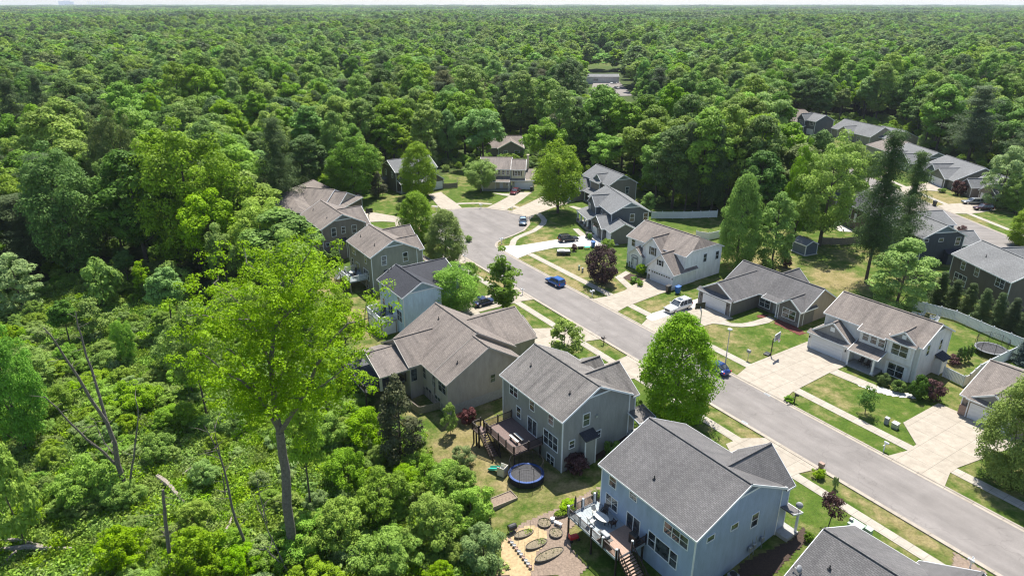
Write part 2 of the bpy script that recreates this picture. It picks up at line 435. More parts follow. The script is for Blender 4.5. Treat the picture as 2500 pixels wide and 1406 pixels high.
def axis(lo, hi, step, far):
    a = list(np.arange(lo, hi + 0.01, step)); d = step; x = lo; L = []
    while x > -far: d *= 1.25; x -= d; L.append(x)
    d = step; x = hi; R = []
    while x < far: d *= 1.25; x += d; R.append(x)
    return np.array(L[::-1] + a + R)
xs = axis(-90, 170, 1.0, 9000); ys = axis(20, 300, 1.0, 13000)
ys = ys[ys > -60]
X, Y = np.meshgrid(xs, ys)
Zt = terrain(X, Y)
nv = X.size; me = bpy.data.meshes.new('ground')
co = np.stack([X, Y, Zt], -1).reshape(-1, 3)
ny, nx = X.shape
i = np.arange(nv).reshape(ny, nx)
fq = np.stack([i[:-1, :-1], i[:-1, 1:], i[1:, 1:], i[1:, :-1]], -1).reshape(-1, 4)
def np_mesh(me, co, faces):
    k = faces.shape[1]
    me.vertices.add(len(co)); me.vertices.foreach_set('co', co.astype(np.float32).ravel())
    me.loops.add(faces.size); me.loops.foreach_set('vertex_index', faces.astype(np.int32).ravel())
    me.polygons.add(len(faces)); me.polygons.foreach_set('loop_start', (np.arange(len(faces)) * k).astype(np.int32))
    me.polygons.foreach_set('loop_total', np.full(len(faces), k, np.int32))
    me.update(calc_edges=True)
np_mesh(me, co, fq)
me.polygons.foreach_set('use_smooth', [True] * len(me.polygons))
lawn = (inpoly(co[:, 0], co[:, 1], CLEAR) | inpoly(co[:, 0], co[:, 1], FARLAWN)).astype(np.float32)
wet = inpoly(co[:, 0], co[:, 1], WET).astype(np.float32) * (1 - lawn)
# dry patches that were measured in the photograph (street frame s, t, radius)
s_, t_ = TS(co[:, 0], co[:, 1])
dry = np.zeros(nv, np.float32)
for (s0, t0, rs, rt, a) in [(8, -3.4, 10, .9, .9), (20, -3.4, 9, 1.0, .8), (-24, -3.2, 4, 1, .3), (-62, -3.4, 9, 1.3, .9), (-50, 8.3, 7, 1.2, 1), (-60, 8.5, 8, 1.2, .8), (-45, 14, 4, 2.0, .8), (-33, 8.2, 3, .8, .8), (-33, 14, 2, 2.5, .5),
                             (-16, 15, 7, 3.0, .5), (-15, 8.4, 5, 1, .9), (-55, 15, 6, 4, .6), (-64, 15, 5, 3, .6), (-12, -33, 12, 8, .75), (-30, -36, 6, 4, .6), (-60, -31, 8, 5, .6), (-82, -33, 8, 5, .5), (-78, 9, 4, 1.5, .5),
                             (2, 34, 12, 5, .6), (-10, 40, 10, 4, .5), (-38, 48, 10, 6, .8), (-50, 44, 8, 6, .5), (6, 14, 6, 2, .3), (-74, 18, 3, 3, .7), (-66, 11, 4, 1, .7)]:
    dry = np.maximum(dry, a * np.exp(-((s_ - s0) / rs) ** 2 - ((t_ - t0) / rt) ** 2))
for (u, v, r, a) in [(2310, 490, 9, .8), (2350, 540, 6, .7), (2230, 700, 5, .4), (1020, 560, 6, .7), (2040, 680, 6, .9), (1280, 505, 4, .6)]:
    gx, gy = G(u, v); dry = np.maximum(dry, a * np.exp(-((co[:, 0] - gx) ** 2 + (co[:, 1] - gy) ** 2) / r ** 2))
at = me.color_attributes.new('zone', 'FLOAT_COLOR', 'POINT')
at.data.foreach_set('color', np.stack([lawn, dry, wet, np.ones(nv)], -1).astype(np.float32).ravel())
gm, nt, b = new_mat('grass_and_soil')
za = N(nt, "ShaderNodeAttribute"); za.attribute_name = 'zone'
sep = N(nt, "ShaderNodeSeparateColor"); nt.links.new(za.outputs['Color'], sep.inputs[0])
p = wpos(nt)
nbig = noise(nt, p, 0.09, 5, 0.6); nmid = noise(nt, p, 0.55, 6, 0.65); nfine = noise(nt, p, 3.2, 7, 0.8)
green = ramp(nt, [(0.3, (0.046, 0.09, 0.011)), (0.5, (0.074, 0.12, 0.017)), (0.72, (0.118, 0.148, 0.033))], nmid).outputs[0]
dryc = ramp(nt, [(0.3, (0.16, 0.145, 0.05)), (0.7, (0.285, 0.23, 0.115))], nmid).outputs[0]
df = mathn(nt, 'ADD', mathn(nt, 'MULTIPLY', sep.outputs[1], 1.0), mathn(nt, 'MULTIPLY_ADD', nbig, 1.9, -0.76))
df = mathn(nt, 'ADD', df, mathn(nt, 'MULTIPLY_ADD', nmid, 1.6, -0.85))
dfr = ramp(nt, [(0.12, (0,) * 3), (0.75, (1,) * 3)], df).outputs[0]
lawnc = mixc(nt, green, dryc, dfr)
wildc = ramp(nt, [(0.35, (0.03, 0.045, 0.012)), (0.5, (0.05, 0.085, 0.018)), (0.7, (0.09, 0.08, 0.045))], nmid).outputs[0]
wetc = ramp(nt, [(0.3, (0.07, 0.10, 0.025)), (0.5, (0.13, 0.22, 0.03)), (0.62, (0.17, 0.26, 0.045)), (0.8, (0.19, 0.15, 0.09))], nmid).outputs[0]
wildc = mixc(nt, wildc, wetc, sep.outputs[2])
col = mixc(nt, wildc, lawnc, sep.outputs[0])
col = mixc(nt, col, ramp(nt, [(0.28, (0.5,) * 3), (0.72, (1.45,) * 3)], nfine).outputs[0], 0.95, 'MULTIPLY')
nt.links.new(col, b.inputs['Base Color']); b.inputs['Roughness'].default_value = 0.9; b.inputs['Specular IOR Level'].default_value = 0.1
bump(nt, b, nfine, 0.9, 0.12)
me.materials.append(gm)
ground = bpy.data.objects.new('ground', me); SC.collection.objects.link(ground); tag(ground, kind='structure')

# ---------------------------------------------------------------- roads, kerbs, walks (street frame objects)
def SB(mb, name, mat, kind='structure'):
    o = mb.build(name, mat, loc=(SO[0], SO[1], 0), rz=SA); tag(o, kind=kind); return o
def slab(name, pts, z, mat, th=0.25, px_=False):
    if px_: pts = [TS(*G(*q)) for q in pts]
    m = MB(); m.prism([(a, b_, z) for a, b_ in pts], th); return SB(m, name, mat)
ccx, ccy, ccr = -94.05, 12.3, 13.3
right = [(48, 6.7), (20, 6.7), (-20, 6.7), (-50, 6.7), (-66, 6.75), (-70, 6.9), (-74, 7.0), (-76.5, 7.6), (-78.2, 8.9), (-79.5, 11.3), (-80.6, 14.9), (-82.4, 19.0), (-85.8, 22.8)]
arc = [(ccx + ccr * math.cos(math.radians(a)), ccy + ccr * math.sin(math.radians(a))) for a in range(62, 270, 8)]
left = [(-90, -1.5), (-84, -1.9), (-78, -2.1), (-50, -2.1), (-20, -2.1), (20, -2.1), (48, -2.1)]
outline = right + arc + left
slab('road', outline, 0.02, M['asphalt'])
def ribbon(name, line, prof, mat, closed=False):
    m = MB(); n = len(line); rows = []
    for i in range(n):
        a = Vector(line[max(i - 1, 0)]); c = Vector(line[min(i + 1, n - 1)]); d = (c - a).normalized(); nn = Vector((d.y, -d.x))
        rows.append([(line[i][0] + nn.x * o, line[i][1] + nn.y * o, z) for o, z in prof])
    k = len(prof)
    m.add([q for r in rows for q in r], [(i * k + j, i * k + j + 1, (i + 1) * k + j + 1, (i + 1) * k + j) for i in range(n - 1) for j in range(k - 1)])
    return SB(m, name, mat)
def dense(line, step=3.0):
    out = []
    for a, c in zip(line[:-1], line[1:]):
        L = math.dist(a, c); k = max(1, int(L / step))
        out += [(a[0] + (c[0] - a[0]) * i / k, a[1] + (c[1] - a[1]) * i / k) for i in range(k)]
    return out + [line[-1]]
ribbon('kerb', dense(outline), [(-0.35, 0.0), (-0.35, 0.035), (0.0, 0.03), (0.10, 0.11), (0.26, 0.12), (0.28, -0.1)], M['curb'])
# sidewalks
def strip(name, line, w, z, mat):
    ribbon(name, line, [(-w / 2, -0.2), (-w / 2, z), (w / 2, z), (w / 2, -0.2)], mat)
strip('sidewalk', dense([(48, 10.68), (-68, 10.9)], 3), 1.45, 0.05, M['walk'])
strip('sidewalk', dense([(48, -5.6), (-78, -5.5)], 3), 1.3, 0.05, M['walk'])
cw = [(1247, 606), (1252, 596), (1254, 588), (1263, 580), (1283, 572), (1303, 564), (1316, 555), (1326, 547), (1329, 538), (1322, 529), (1312, 521), (1300, 517)]
strip('sidewalk', [TS(*G(*q)) for q in cw][::-1], 1.4, 0.05, M['walk'])
strip('sidewalk', [TS(*G(*e3(*q))) for q in [(1280, 822), (1400, 815), (1600, 812), (1790, 826)]], 1.3, 0.05, M['walk'])
strip('sidewalk', [TS(*G(*e3(*q))) for q in [(2085, 850), (2180, 880), (2290, 915)]], 1.3, 0.05, M['walk'])
strip('sidewalk', [TS(*G(*e3(*q))) for q in [(920, 852), (1010, 862)]], 1.3, 0.05, M['walk'])
# driveways
DZ = 0.075
slab('driveway', [(20.9, 6.95), (14.3, 6.95), (15.0, 9.9), (14.9, 12.1), (11.4, 15.4), (11.4, 24), (22, 24), (20.0, 11.6), (20.0, 9.9)], DZ, M['concrete'])
slab('driveway', [(-8.4, 6.95), (-9.2, 9.9), (-9.6, 11.6), (-9.6, 26), (-1.5, 26), (-1.6, 19.1), (-1.2, 11.4), (-1.1, 9.7), (-0.4, 6.95)], DZ, M['concrete'])
slab('driveway', [(-28.6, 6.95), (-29.9, 9.6), (-30.5, 11.6), (-28.6, 11.4), (-28.6, 22), (-22.0, 22), (-22.6, 15.2), (-22.2, 11.4), (-22.0, 9.6), (-21.4, 6.95)], DZ, M['concrete'])
slab('driveway', [(-28.65, 9.5), (-30.3, 9.5), (-31.0, 11.6), (-31.2, 23.2), (-28.65, 22.4)], DZ + 0.006, M['concnew'])
slab('driveway', [(-34.8, 6.95), (-35.6, 9.9), (-35.8, 11.6), (-36.6, 19.0), (-36.6, 24), (-44.2, 24), (-42.3, 16.8), (-41.4, 14.5), (-41.1, 11.6), (-41.0, 9.9), (-41.5, 6.95)], DZ, M['concrete'])
slab('driveway', [(-66.9, 6.95), (-68.4, 11.8), (-68.4, 17.7), (-66.0, 22.5), (-62.0, 31), (-70.5, 33), (-72.4, 22.5), (-73.7, 12), (-75.8, 7.9), (-72, 7.1)], DZ, M['concnew'])
slab('driveway', [(-28.2, -2.35), (-28.9, -5), (-29.2, -14.5), (-38.5, -14.5), (-37.3, -9.3), (-35.6, -6.4), (-35.4, -5), (-34.6, -2.35)], DZ, M['concrete'])
slab('driveway', [(-14.4, -2.35), (-15.6, -5), (-16.0, -7), (-16.0, -12), (-22, -12), (-21.4, -6.4), (-21.3, -5), (-21.6, -2.35)], DZ, M['concrete'])
slab('driveway', [(11.3, -2.35), (10.6, -5), (10.5, -6.3), (9.8, -9), (9.8, -12), (3.4, -12), (3.9, -8.5), (2.2, -7.5), (2.4, -5), (4.0, -2.35)], DZ, M['concrete'])
slab('driveway', [(-47.2, -2.35), (-47.8, -5), (-47.8, -16), (-53.5, -16), (-53.2, -5), (-53.8, -2.35)], DZ, M['concrete'])
slab('driveway', [(-70.2, -2.35), (-70.8, -5), (-70.0, -12), (-76, -13), (-76.0, -5), (-76.6, -2.35)], DZ, M['concrete'])
slab('driveway', [c5(*q) for q in [(660, 468), (760, 480), (905, 505), (960, 520), (965, 560), (890, 572), (884, 543), (800, 538), (708, 542), (640, 520)]], DZ, M['concrete'], px_=True)
slab('driveway', [e3(*q) for q in [(865, 688), (1050, 648), (1085, 680), (1290, 825), (1362, 888), (1062, 912), (1005, 845)]], DZ, M['concrete'], px_=True)
slab('driveway', [e3(*q) for q in [(2035, 715), (2085, 655), (2372, 655), (2235, 760), (2100, 855), (1975, 925), (1702, 888), (1880, 800)]], DZ, M['concrete'], px_=True)
slab('driveway', [e3(*q) for q in [(1800, 665), (2060, 680), (2040, 712), (1940, 700)]], DZ + 0.004, M['walk'], px_=True)
slab('driveway', [(1240, 520), (1252, 514), (1290, 497), (1325, 480), (1345, 462), (1388, 464), (1405, 492), (1350, 508), (1306, 525), (1292, 538), (1284, 528)], DZ, M['concrete'], px_=True)
slab('path', [e4(*q) for q in [(80, 700), (140, 695), (235, 775), (205, 800), (150, 770)]], 0.06, M['walk'], px_=True)
slab('path', [e4(*q) for q in [(40, 460), (90, 455), (215, 490), (140, 500)]], 0.06, M['walk'], px_=True)
slab('path', [(-41.3, 15.4), (-47.6, 17.4), (-49.0, 21.5), (-47.6, 21.5), (-46.6, 18.6), (-42.2, 17.2)], 0.06, M['walk'])
slab('path', [(-1.7, 19.0), (-1.7, 20.9), (4.0, 21.4), (5.2, 20.6), (3.0, 19.4)], 0.06, M['walk'])
slab('path', [TS(*G(*d2(*q))) for q in [(980, 372), (1090, 330), (1180, 370), (1290, 372), (1400, 350), (1560, 300), (1625, 330), (1560, 365), (1400, 400), (1290, 408), (1180, 402), (1080, 382)]], 0.06, M['walk'])
slab('path', [(-47.8, -15), (-47.8, -13.6), (-44.5, -13.2), (-42.5, -15.5), (-44, -16)], 0.06, M['walk'])
# street beyond the back gardens
def wribbon(name, line, prof, mat):
    m = MB(); n = len(line); rows = []
    for i in range(n):
        a = Vector(line[max(i - 1, 0)]); c = Vector(line[min(i + 1, n - 1)]); d = (c - a).normalized(); nn = Vector((d.y, -d.x))
        rows.append([(line[i][0] + nn.x * o, line[i][1] + nn.y * o, z) for o, z in prof])
    k = len(prof)
    m.add([q for r in rows for q in r], [(i * k + j, i * k + j + 1, (i + 1) * k + j + 1, (i + 1) * k + j) for i in range(n - 1) for j in range(k - 1)])
    return tag(m.build(name, mat), kind='structure')
R2 = [(104, 320), (105, 280), (106.2, 240), (107, 210), (107.9, 190), (109.1, 172), (110.9, 152), (113, 130), (116, 105), (122, 80)]
wribbon('road', R2, [(-4.3, -0.2), (-4.3, 0.02), (4.3, 0.02), (4.3, -0.2)], M['asphalt'])
for off in (-4.3, 4.3):
    s0 = 1 if off > 0 else -1
    wribbon('kerb', R2, [(off - .25 * s0, 0.0), (off - .25 * s0, .04), (off, .05), (off + .08 * s0, .12), (off + .25 * s0, .12), (off + .27 * s0, -.1)], M['curb'])
wribbon('sidewalk', R2, [(-9.0, -.2), (-9.0, .05), (-7.6, .05), (-7.6, -.2)], M['walk'])
wribbon('sidewalk', R2, [(7.6, -.2), (7.6, .05), (9.0, .05), (9.0, -.2)], M['walk'])
slab('driveway', [c4(*q) for q in [(925, 650), (1010, 640), (1160, 610), (1290, 665), (1225, 680), (1110, 672), (1045, 690), (985, 735)]], DZ, M['concrete'], px_=True)
slab('driveway', [c4(*q) for q in [(1215, 790), (1290, 778), (1410, 770), (1560, 700), (1660, 820), (1530, 845), (1440, 852), (1330, 850)]], DZ, M['concrete'], px_=True)
slab('driveway', [c4(*q) for q in [(740, 500), (800, 480), (880, 520), (840, 545)]], DZ, M['concrete'], px_=True)
slab('patio', [c4(*q) for q in [(425, 960), (460, 930), (520, 950), (580, 980), (560, 990), (470, 985)]], 0.06, M['concnew'], px_=True)
# drain grates and patches in the road
for (a, b_) in ((-2.6, 6.35), (0.3, -1.8)):
    m = MB(); m.box(a - .45, a + .45, b_ - .2, b_ + .2, -0.1, 0.045)
    for k in range(8): m.mat(M['black']).box(a - .4 + k * .1, a - .36 + k * .1, b_ - .17, b_ + .17, .045, .052)
    m.mats = [M['metal'], M['black']]; m.mi = [0] * 6 + [1] * (len(m.f) - 6)
    tag(SB(m, 'drain_grate', None, kind='thing'), 'square iron drain grate in the gutter ' + ('beside the wide off-white house driveway' if b_ > 0 else 'on the blue house side of the street'), 'drain')

# draped beds of mulch, plus a dark strip painted as house shadow
def bed(name, poly, mat, dz=0.05, step=0.35, label=None, cat=None):
    P = [p_[:2] for p_ in poly]; x0 = min(q[0] for q in P); x1 = max(q[0] for q in P); y0 = min(q[1] for q in P); y1 = max(q[1] for q in P)
    ax = np.arange(x0, x1 + step, step); ay = np.arange(y0, y1 + step, step); XX, YY = np.meshgrid(ax, ay)
    c_in = inpoly(XX[:-1, :-1] + step / 2, YY[:-1, :-1] + step / 2, P)
    idx = np.arange(XX.size).reshape(XX.shape); ff = np.stack([idx[:-1, :-1], idx[:-1, 1:], idx[1:, 1:], idx[1:, :-1]], -1)[c_in]
    if len(ff) == 0: return None
    cc = np.stack([XX, YY, terrain(XX, YY) + dz], -1).reshape(-1, 3)
    used = np.unique(ff); remap = np.full(len(cc), -1); remap[used] = np.arange(len(used))
    me = bpy.data.meshes.new(name); np_mesh(me, cc[used], remap[ff]); me.materials.append(mat)
    o = bpy.data.objects.new(name, me); SC.collection.objects.link(o)
    return tag(o, label, cat, kind='structure')
gy = lambda f, pts: [GT(*f(*q)) for q in pts]
bed('mulch_and_shade_bed', gy(e6, [(60, 1406), (180, 1150), (190, 940), (280, 870), (400, 720), (540, 640), (900, 500), (1150, 380), (1400, 240), (1600, 140), (1600, 400), (1300, 600), (1150, 760), (1150, 1000), (1400, 1290), (1250, 1406)]), M['woodchip'], 0.05, 0.3)
bed('mulch_and_shade_bed', gy(e6, [(60, 1406), (180, 1150), (190, 940), (280, 870), (450, 740), (620, 700), (800, 760), (840, 900), (700, 1080), (660, 1240), (600, 1406)]), M['straw'], 0.085, 0.3)
bed('mulch_and_shade_bed', gy(e1, [(1480, 1300), (1900, 1110), (2010, 1000), (2080, 1060), (1950, 1200), (1750, 1406), (1450, 1406)]), M['soil'], 0.05, 0.3)  # dark ground strip along the blue house's side wall
bed('mulch_and_shade_bed', gy(e2, [(690, 1060), (940, 940), (1250, 810), (1260, 860), (1000, 1020), (700, 1130)]), M['soil'], 0.05, 0.3)
bed('mulch_and_shade_bed', gy(d2, [(1610, 340), (1680, 330), (1860, 420), (1930, 470), (1870, 490), (1760, 440), (1620, 375)]), M['redmulch'], 0.05, 0.3)
bed('mulch_and_shade_bed', gy(d2, [(1440, 290), (1500, 280), (1560, 290), (1520, 312), (1450, 315)]), M['redmulch'], 0.05, 0.3)
bed('gravel_bed', gy(e5, [(700, 1270), (800, 1250), (1000, 1320), (1200, 1380), (1450, 1420), (1500, 1480), (1200, 1450), (900, 1370), (750, 1310)]), M['pebble'], 0.05, 0.3)
bed('mulch_and_shade_bed', gy(e4, [(560, 1210), (680, 1170), (870, 1230), (870, 1290), (800, 1300), (680, 1250)]), M['soil'], 0.05, 0.3)
bed('mulch_and_shade_bed', gy(c6, [(930, 1080), (1100, 1010), (1330, 950), (1340, 1000), (1150, 1060), (1000, 1120)]), M['soil'], 0.05, 0.3)  # dark strip paints the shadow along the taupe house's gable wall
bed('gravel_bed', [ST(s, t) for s, t in [(26.6, -2.6), (29.8, -2.6), (29.8, -4.6), (27.6, -4.9)]], M['woodchip'], 0.06, 0.25)
# ---------------------------------------------------------------- houses
ROOF = {
 'warm': mat_roof('weathered_brown_shingles', (0.315, 0.27, 0.24), 0.45, 0.5),
 'grey': mat_roof('weathered_grey_shingles', (0.27, 0.25, 0.235), 0.45, 0.7),
 'mid': mat_roof('mid_grey_shingles', (0.205, 0.197, 0.197), 0.3, 0.4),
 'char': mat_roof('charcoal_shingles', (0.075, 0.078, 0.092), 0.1, 0.25),
 'slate': mat_roof('pale_slate_shingles', (0.27, 0.275, 0.28), 0.12, 0.25),
 'tan': mat_roof('tan_shingles', (0.36, 0.30, 0.26), 0.3, 0.5),
}
class House:
    def __init__(s, name, label, anchor, deg, base=-0.3, walls=None, roof='grey', gable=None, trim=None, group='houses along the streets'):
        # anchor = (pixel, z, local x, local y)
        (u, v), z, lx, ly = anchor
        wx, wy = G(u, v, z); a = math.radians(deg); s.ca, s.sa = math.cos(a), math.sin(a)
        s.o = (wx - lx * s.ca + ly * s.sa, wy - lx * s.sa - ly * s.ca)
        s.root = thing(name, label, 'house', (s.o[0], s.o[1], 0), a, group)
        s.W = MB(); s.R = MB(); s.T = MB(); s.GP = MB(); s.walls = walls; s.rm = ROOF[roof]; s.gm = gable or walls; s.tm = trim or M['white']
        s.base = base; s.F = MB()
    def w2l(s, x, y): x -= s.o[0]; y -= s.o[1]; return (x * s.ca + y * s.sa, -x * s.sa + y * s.ca)
    def l2w(s, x, y): return (s.o[0] + x * s.ca - y * s.sa, s.o[1] + x * s.sa + y * s.ca)
    def hit(s, p, plane, val):        # where the sight line through p meets a wall plane
        d = ray(*p); ox, oy = s.w2l(0, 0); dx = d[0] * s.ca + d[1] * s.sa; dy = -d[0] * s.sa + d[1] * s.ca
        t = (val - ox) / dx if plane == 'x' else (val - oy) / dy
        return (ox + dx * t, oy + dy * t, CAM_H + d[2] * t)
    def roofplane(s, pts, th=0.16): s.R.prism(pts, th)
    def trimline(s, a, b, w=0.05, h=0.2): s.T.beam(a, b, w, h)
    def block(s, x0, x1, y0, y1, ze, zr, r=None, axis='x', oh=0.35, base=None, wallmat=None, ends=(1, 1), skirt=None, jerk=(0, 0), panel=(0, 0), rake=True, wall=True, gp_full=False, notch=None):
        """gabled block; rectangle is the eave line. ends: gable wall at low/high end. skirt: small pent roof strip at (low, high) end"""
        base = s.base if base is None else base
        if axis == 'x': f = lambda a, b, z: (a, b, z); a0, a1, b0, b1 = x0, x1, y0, y1
        else: f = lambda a, b, z: (b, a, z); a0, a1, b0, b1 = y0, y1, x0, x1
        r = (b0 + b1) / 2 if r is None else r
        sl0 = (zr - ze) / (r - b0); sl1 = (zr - ze) / (b1 - r)
        j0, j1 = jerk
        sk0, sk1 = skirt or (0, 0); fa0, fa1 = a0, a1
        if sk0: a0 = a0 + sk0 - .2
        if sk1: a1 = a1 - sk1 + .2
        ra0, ra1 = a0 + j0, a1 - j1
        def jz(j): return zr - min(j * 1.3, (zr - ze)) if j else zr
        # roof planes
        for sgn in (0, 1):
            bb = b0 if sgn == 0 else b1; sl = sl0 if sgn == 0 else sl1
            pts = [f(a0, bb, ze), f(a1, bb, ze)]; ta = a0
            if notch and sgn == 1:      # where this wing dies into the side of the main block it has no overhang
                bw, af = notch; zw = ze + sl * (b1 - bw); pts = [f(a0, bw, zw), f(af, bw, zw), f(af, bb, ze), f(a1, bb, ze)]; ta = af
            if j1: zj = jz(j1); pts += [f(a1, r + (-1 if sgn == 0 else 1) * (zr - zj) / sl, zj), f(ra1, r, zr)]
            else: pts += [f(a1, r, zr)]
            if j0: zj = jz(j0); pts += [f(ra0, r, zr), f(a0, r + (-1 if sgn == 0 else 1) * (zr - zj) / sl, zj)]
            else: pts += [f(a0, r, zr)]
            s.roofplane(pts)
            s.trimline(f(ta, bb, ze - 0.1), f(a1, bb, ze - 0.1), 0.06, 0.2)
        # ridge cap
        s.R.beam(f(ra0 + .02, r, zr + 0.03), f(ra1 - .02, r, zr + 0.03), 0.24, 0.09)
        for e, a, j, ra in ((0, a0, j0, ra0), (1, a1, j1, ra1)):
            if not ends[e]: continue
            if j:
                zj = jz(j); p0 = f(a, r - (zr - zj) / sl0, zj); p1 = f(a, r + (zr - zj) / sl1, zj); s.roofplane([p0, p1, f(ra, r, zr)])
                s.trimline((p0[0], p0[1], p0[2] - .1), (p1[0], p1[1], p1[2] - .1))
                segs = [(f(a, b0, ze - .1), (p0[0], p0[1], p0[2] - .1)), (f(a, b1, ze - .1), (p1[0], p1[1], p1[2] - .1))]
            else: segs = [(f(a, b0, ze - .1), f(a, r, zr - .1)), (f(a, b1, ze - .1), f(a, r, zr - .1))]
            if rake:
                for q0, q1 in segs: s.trimline(q0, q1, 0.06, 0.22)
        # walls
        if wall:
            s.W.mat(wallmat or s.walls)
            A0, A1, B0, B1 = fa0 + oh, fa1 - oh, b0 + oh, b1 - oh; U0 = fa0 + sk0 if sk0 else A0; U1 = fa1 - sk1 if sk1 else A1
            zt0 = ze + sl0 * oh - 0.17; zt1 = ze + sl1 * oh - 0.17
            s.W.poly([f(A0, B0, base), f(A1, B0, base), f(A1, B0, zt0), f(A0, B0, zt0)])
            s.W.poly([f(A0, B1, base), f(A1, B1, base), f(A1, B1, zt1), f(A0, B1, zt1)])
            for e, A in ((0, A0), (1, A1)):
                j = jerk[e]
                if j:
                    zj = jz(j) - 0.17; q = [f(A, r - (zr - zj - .17) / sl0, zj), f(A, r + (zr - zj - .17) / sl1, zj)]
                    s.W.poly([f(A, B0, base), f(A, B1, base), f(A, B1, zt1), q[1], q[0], f(A, B0, zt0)])
                elif (sk0, sk1)[e]:
                    Uu = (U0, U1)[e]; s.W.poly([f(A, B0, base), f(A, B1, base), f(A, B1, ze), f(A, B0, ze)])
                    s.W.mat(s.gm).poly([f(Uu, B0, ze - .1), f(Uu, B1, ze - .1), f(Uu, B1, zt1), f(Uu, r, zr - .17), f(Uu, B0, zt0)]); s.W.mat(wallmat or s.walls)
                else: s.W.poly([f(A, B0, base), f(A, B1, base), f(A, B1, zt1), f(A, r, zr - 0.17), f(A, B0, zt0)])
                sg = -1 if e == 0 else 1
                if panel[e]:     # shingled triangle with a white band under it
                    zb = ze + (zr - ze) * panel[e]; q0 = r - (zr - .17 - zb) / sl0; q1 = r + (zr - .17 - zb) / sl1; A_ = A + sg * 0.03
                    gp = MB(); gp.prismx(f, A, A_, [(q0 + .1, zb), (q1 - .1, zb), (r, zr - .22)]); gp.build('gable_panel', s.gm, s.root)
                    s.T.beam(f(A_ + sg * .02, q0, zb - .08), f(A_ + sg * .02, q1, zb - .08), 0.06, 0.2)
                # corner boards
                for B in (B0, B1):
                    s.T.beam(f(A + sg * .012, B, base + .02), f(A + sg * .012, B, ze - .05), 0.13, 0.13) if ends[e] else None
            if skirt:
                for e, A in ((0, fa0), (1, fa1)):
                    if not skirt[e]: continue
                    d = skirt[e] * (1 if e == 0 else -1)
                    s.roofplane([f(A, b0, ze), f(A, b1, ze), f(A + d, b1 - .05, ze + abs(d) * .55), f(A + d, b0 + .05, ze + abs(d) * .55)], 0.1)
                    s.trimline(f(A, b0, ze - .1), f(A, b1, ze - .1), .06, .2)
        return s
    def plain_box(s, x0, x1, y0, y1, z0, z1, mat=None): s.W.mat(mat or s.walls).box(x0, x1, y0, y1, z0, z1)
    def shed(s, x0, x1, y0, y1, z_lo, z_hi, low='y0', th=0.14, trim=True):
        Z = {'y0': (z_lo, z_lo, z_hi, z_hi), 'y1': (z_hi, z_hi, z_lo, z_lo), 'x0': (z_lo, z_hi, z_hi, z_lo), 'x1': (z_hi, z_lo, z_lo, z_hi)}[low]
        P_ = [(x0, y0, Z[0]), (x1, y0, Z[1]), (x1, y1, Z[2]), (x0, y1, Z[3])]
        s.roofplane(P_, th)
        if trim:
            for i in range(4):
                a, b_ = P_[i], P_[(i + 1) % 4]
                if min(a[2], b_[2]) < z_hi - 1e-6: s.trimline((a[0], a[1], a[2] - .08), (b_[0], b_[1], b_[2] - .08), .05, .18)
    def window(s, plane, val, out, p=None, xy=None, w=1.0, h=1.5, n=1, shutters=None, split=True, slider=False, frame=0.09, name='window'):
        """plane 'x'/'y' at val; out = +1/-1 outward direction"""
        if p is not None:
            q = s.hit(p, plane, val + out * 0.03); c = q[1] if plane == 'x' else q[0]; z = q[2]
        else: c, z = xy
        if plane == 'x': f = lambda a, o, zz: (val + out * o, a, zz)
        else: f = lambda a, o, zz: (a, val + out * o, zz)
        def bx(mb, a0, a1, o0, o1, z0, z1):
            P0 = f(a0, o0, z0); P1 = f(a1, o1, z1)
            mb.box(min(P0[0], P1[0]), max(P0[0], P1[0]), min(P0[1], P1[1]), max(P0[1], P1[1]), z0, z1)
        fr_ = MB(); w2, h2 = w / 2, h / 2
        bx(fr_, c - w2 - frame, c - w2, -.02, .06, z - h2 - frame, z + h2 + frame); bx(fr_, c + w2, c + w2 + frame, -.02, .06, z - h2 - frame, z + h2 + frame)
        bx(fr_, c - w2, c + w2, -.02, .06, z + h2, z + h2 + frame); bx(fr_, c - w2, c + w2, -.02, .08, z - h2 - frame, z - h2)
        for k in range(1, n): a = c - w2 + w * k / n; bx(fr_, a - .04, a + .04, -.02, .05, z - h2, z + h2)
        if split and not slider: bx(fr_, c - w2, c + w2, -.02, .042, z - .03, z + .03)
        fo = fr_.build(name, s.tm, s.root)
        pn = MB(); bx(pn, c - w2, c + w2, -.02, .03, z - h2, z + h2); pn.build('pane', M['glass'], fo)
        if shutters:
            for sg in (-1, 1):
                sh = MB(); a = c + sg * (w2 + frame + .17); bx(sh, a - .15, a + .15, -.02, .05, z - h2 - .05, z + h2 + .05); sh.build('shutter', shutters, fo)
        return fo
    def door(s, plane, val, out, p=None, xy=None, w=0.95, h=2.05, mat=None):
        if p is not None:
            q = s.hit(p, plane, val); c = q[1] if plane == 'x' else q[0]; z = q[2]
        else: c, z = xy
        if plane == 'x': f = lambda a, o: (val + out * o, a)
        else: f = lambda a, o: (a, val + out * o)
        d = MB()
        def bx(mb, a0, a1, o0, o1, z0, z1):
            P0 = f(a0, o0); P1 = f(a1, o1); mb.box(min(P0[0], P1[0]), max(P0[0], P1[0]), min(P0[1], P1[1]), max(P0[1], P1[1]), z0, z1)
        bx(d, c - w / 2, c + w / 2, 0, .05, z - h / 2, z + h / 2)
        for k in (0, 1):
            for m_ in (-1, 1): bx(d, c + m_ * w * .25 - w * .16, c + m_ * w * .25 + w * .16, .05, .062, z - h * .42 + k * h * .45, z - h * .05 + k * h * .45)
        o = d.build('door', mat or M['door_w'], s.root)
        k = MB(); bx(k, c + w * .36, c + w * .42, .05, .11, z - .08, z + .02); k.build('handle', M['metal'], o)
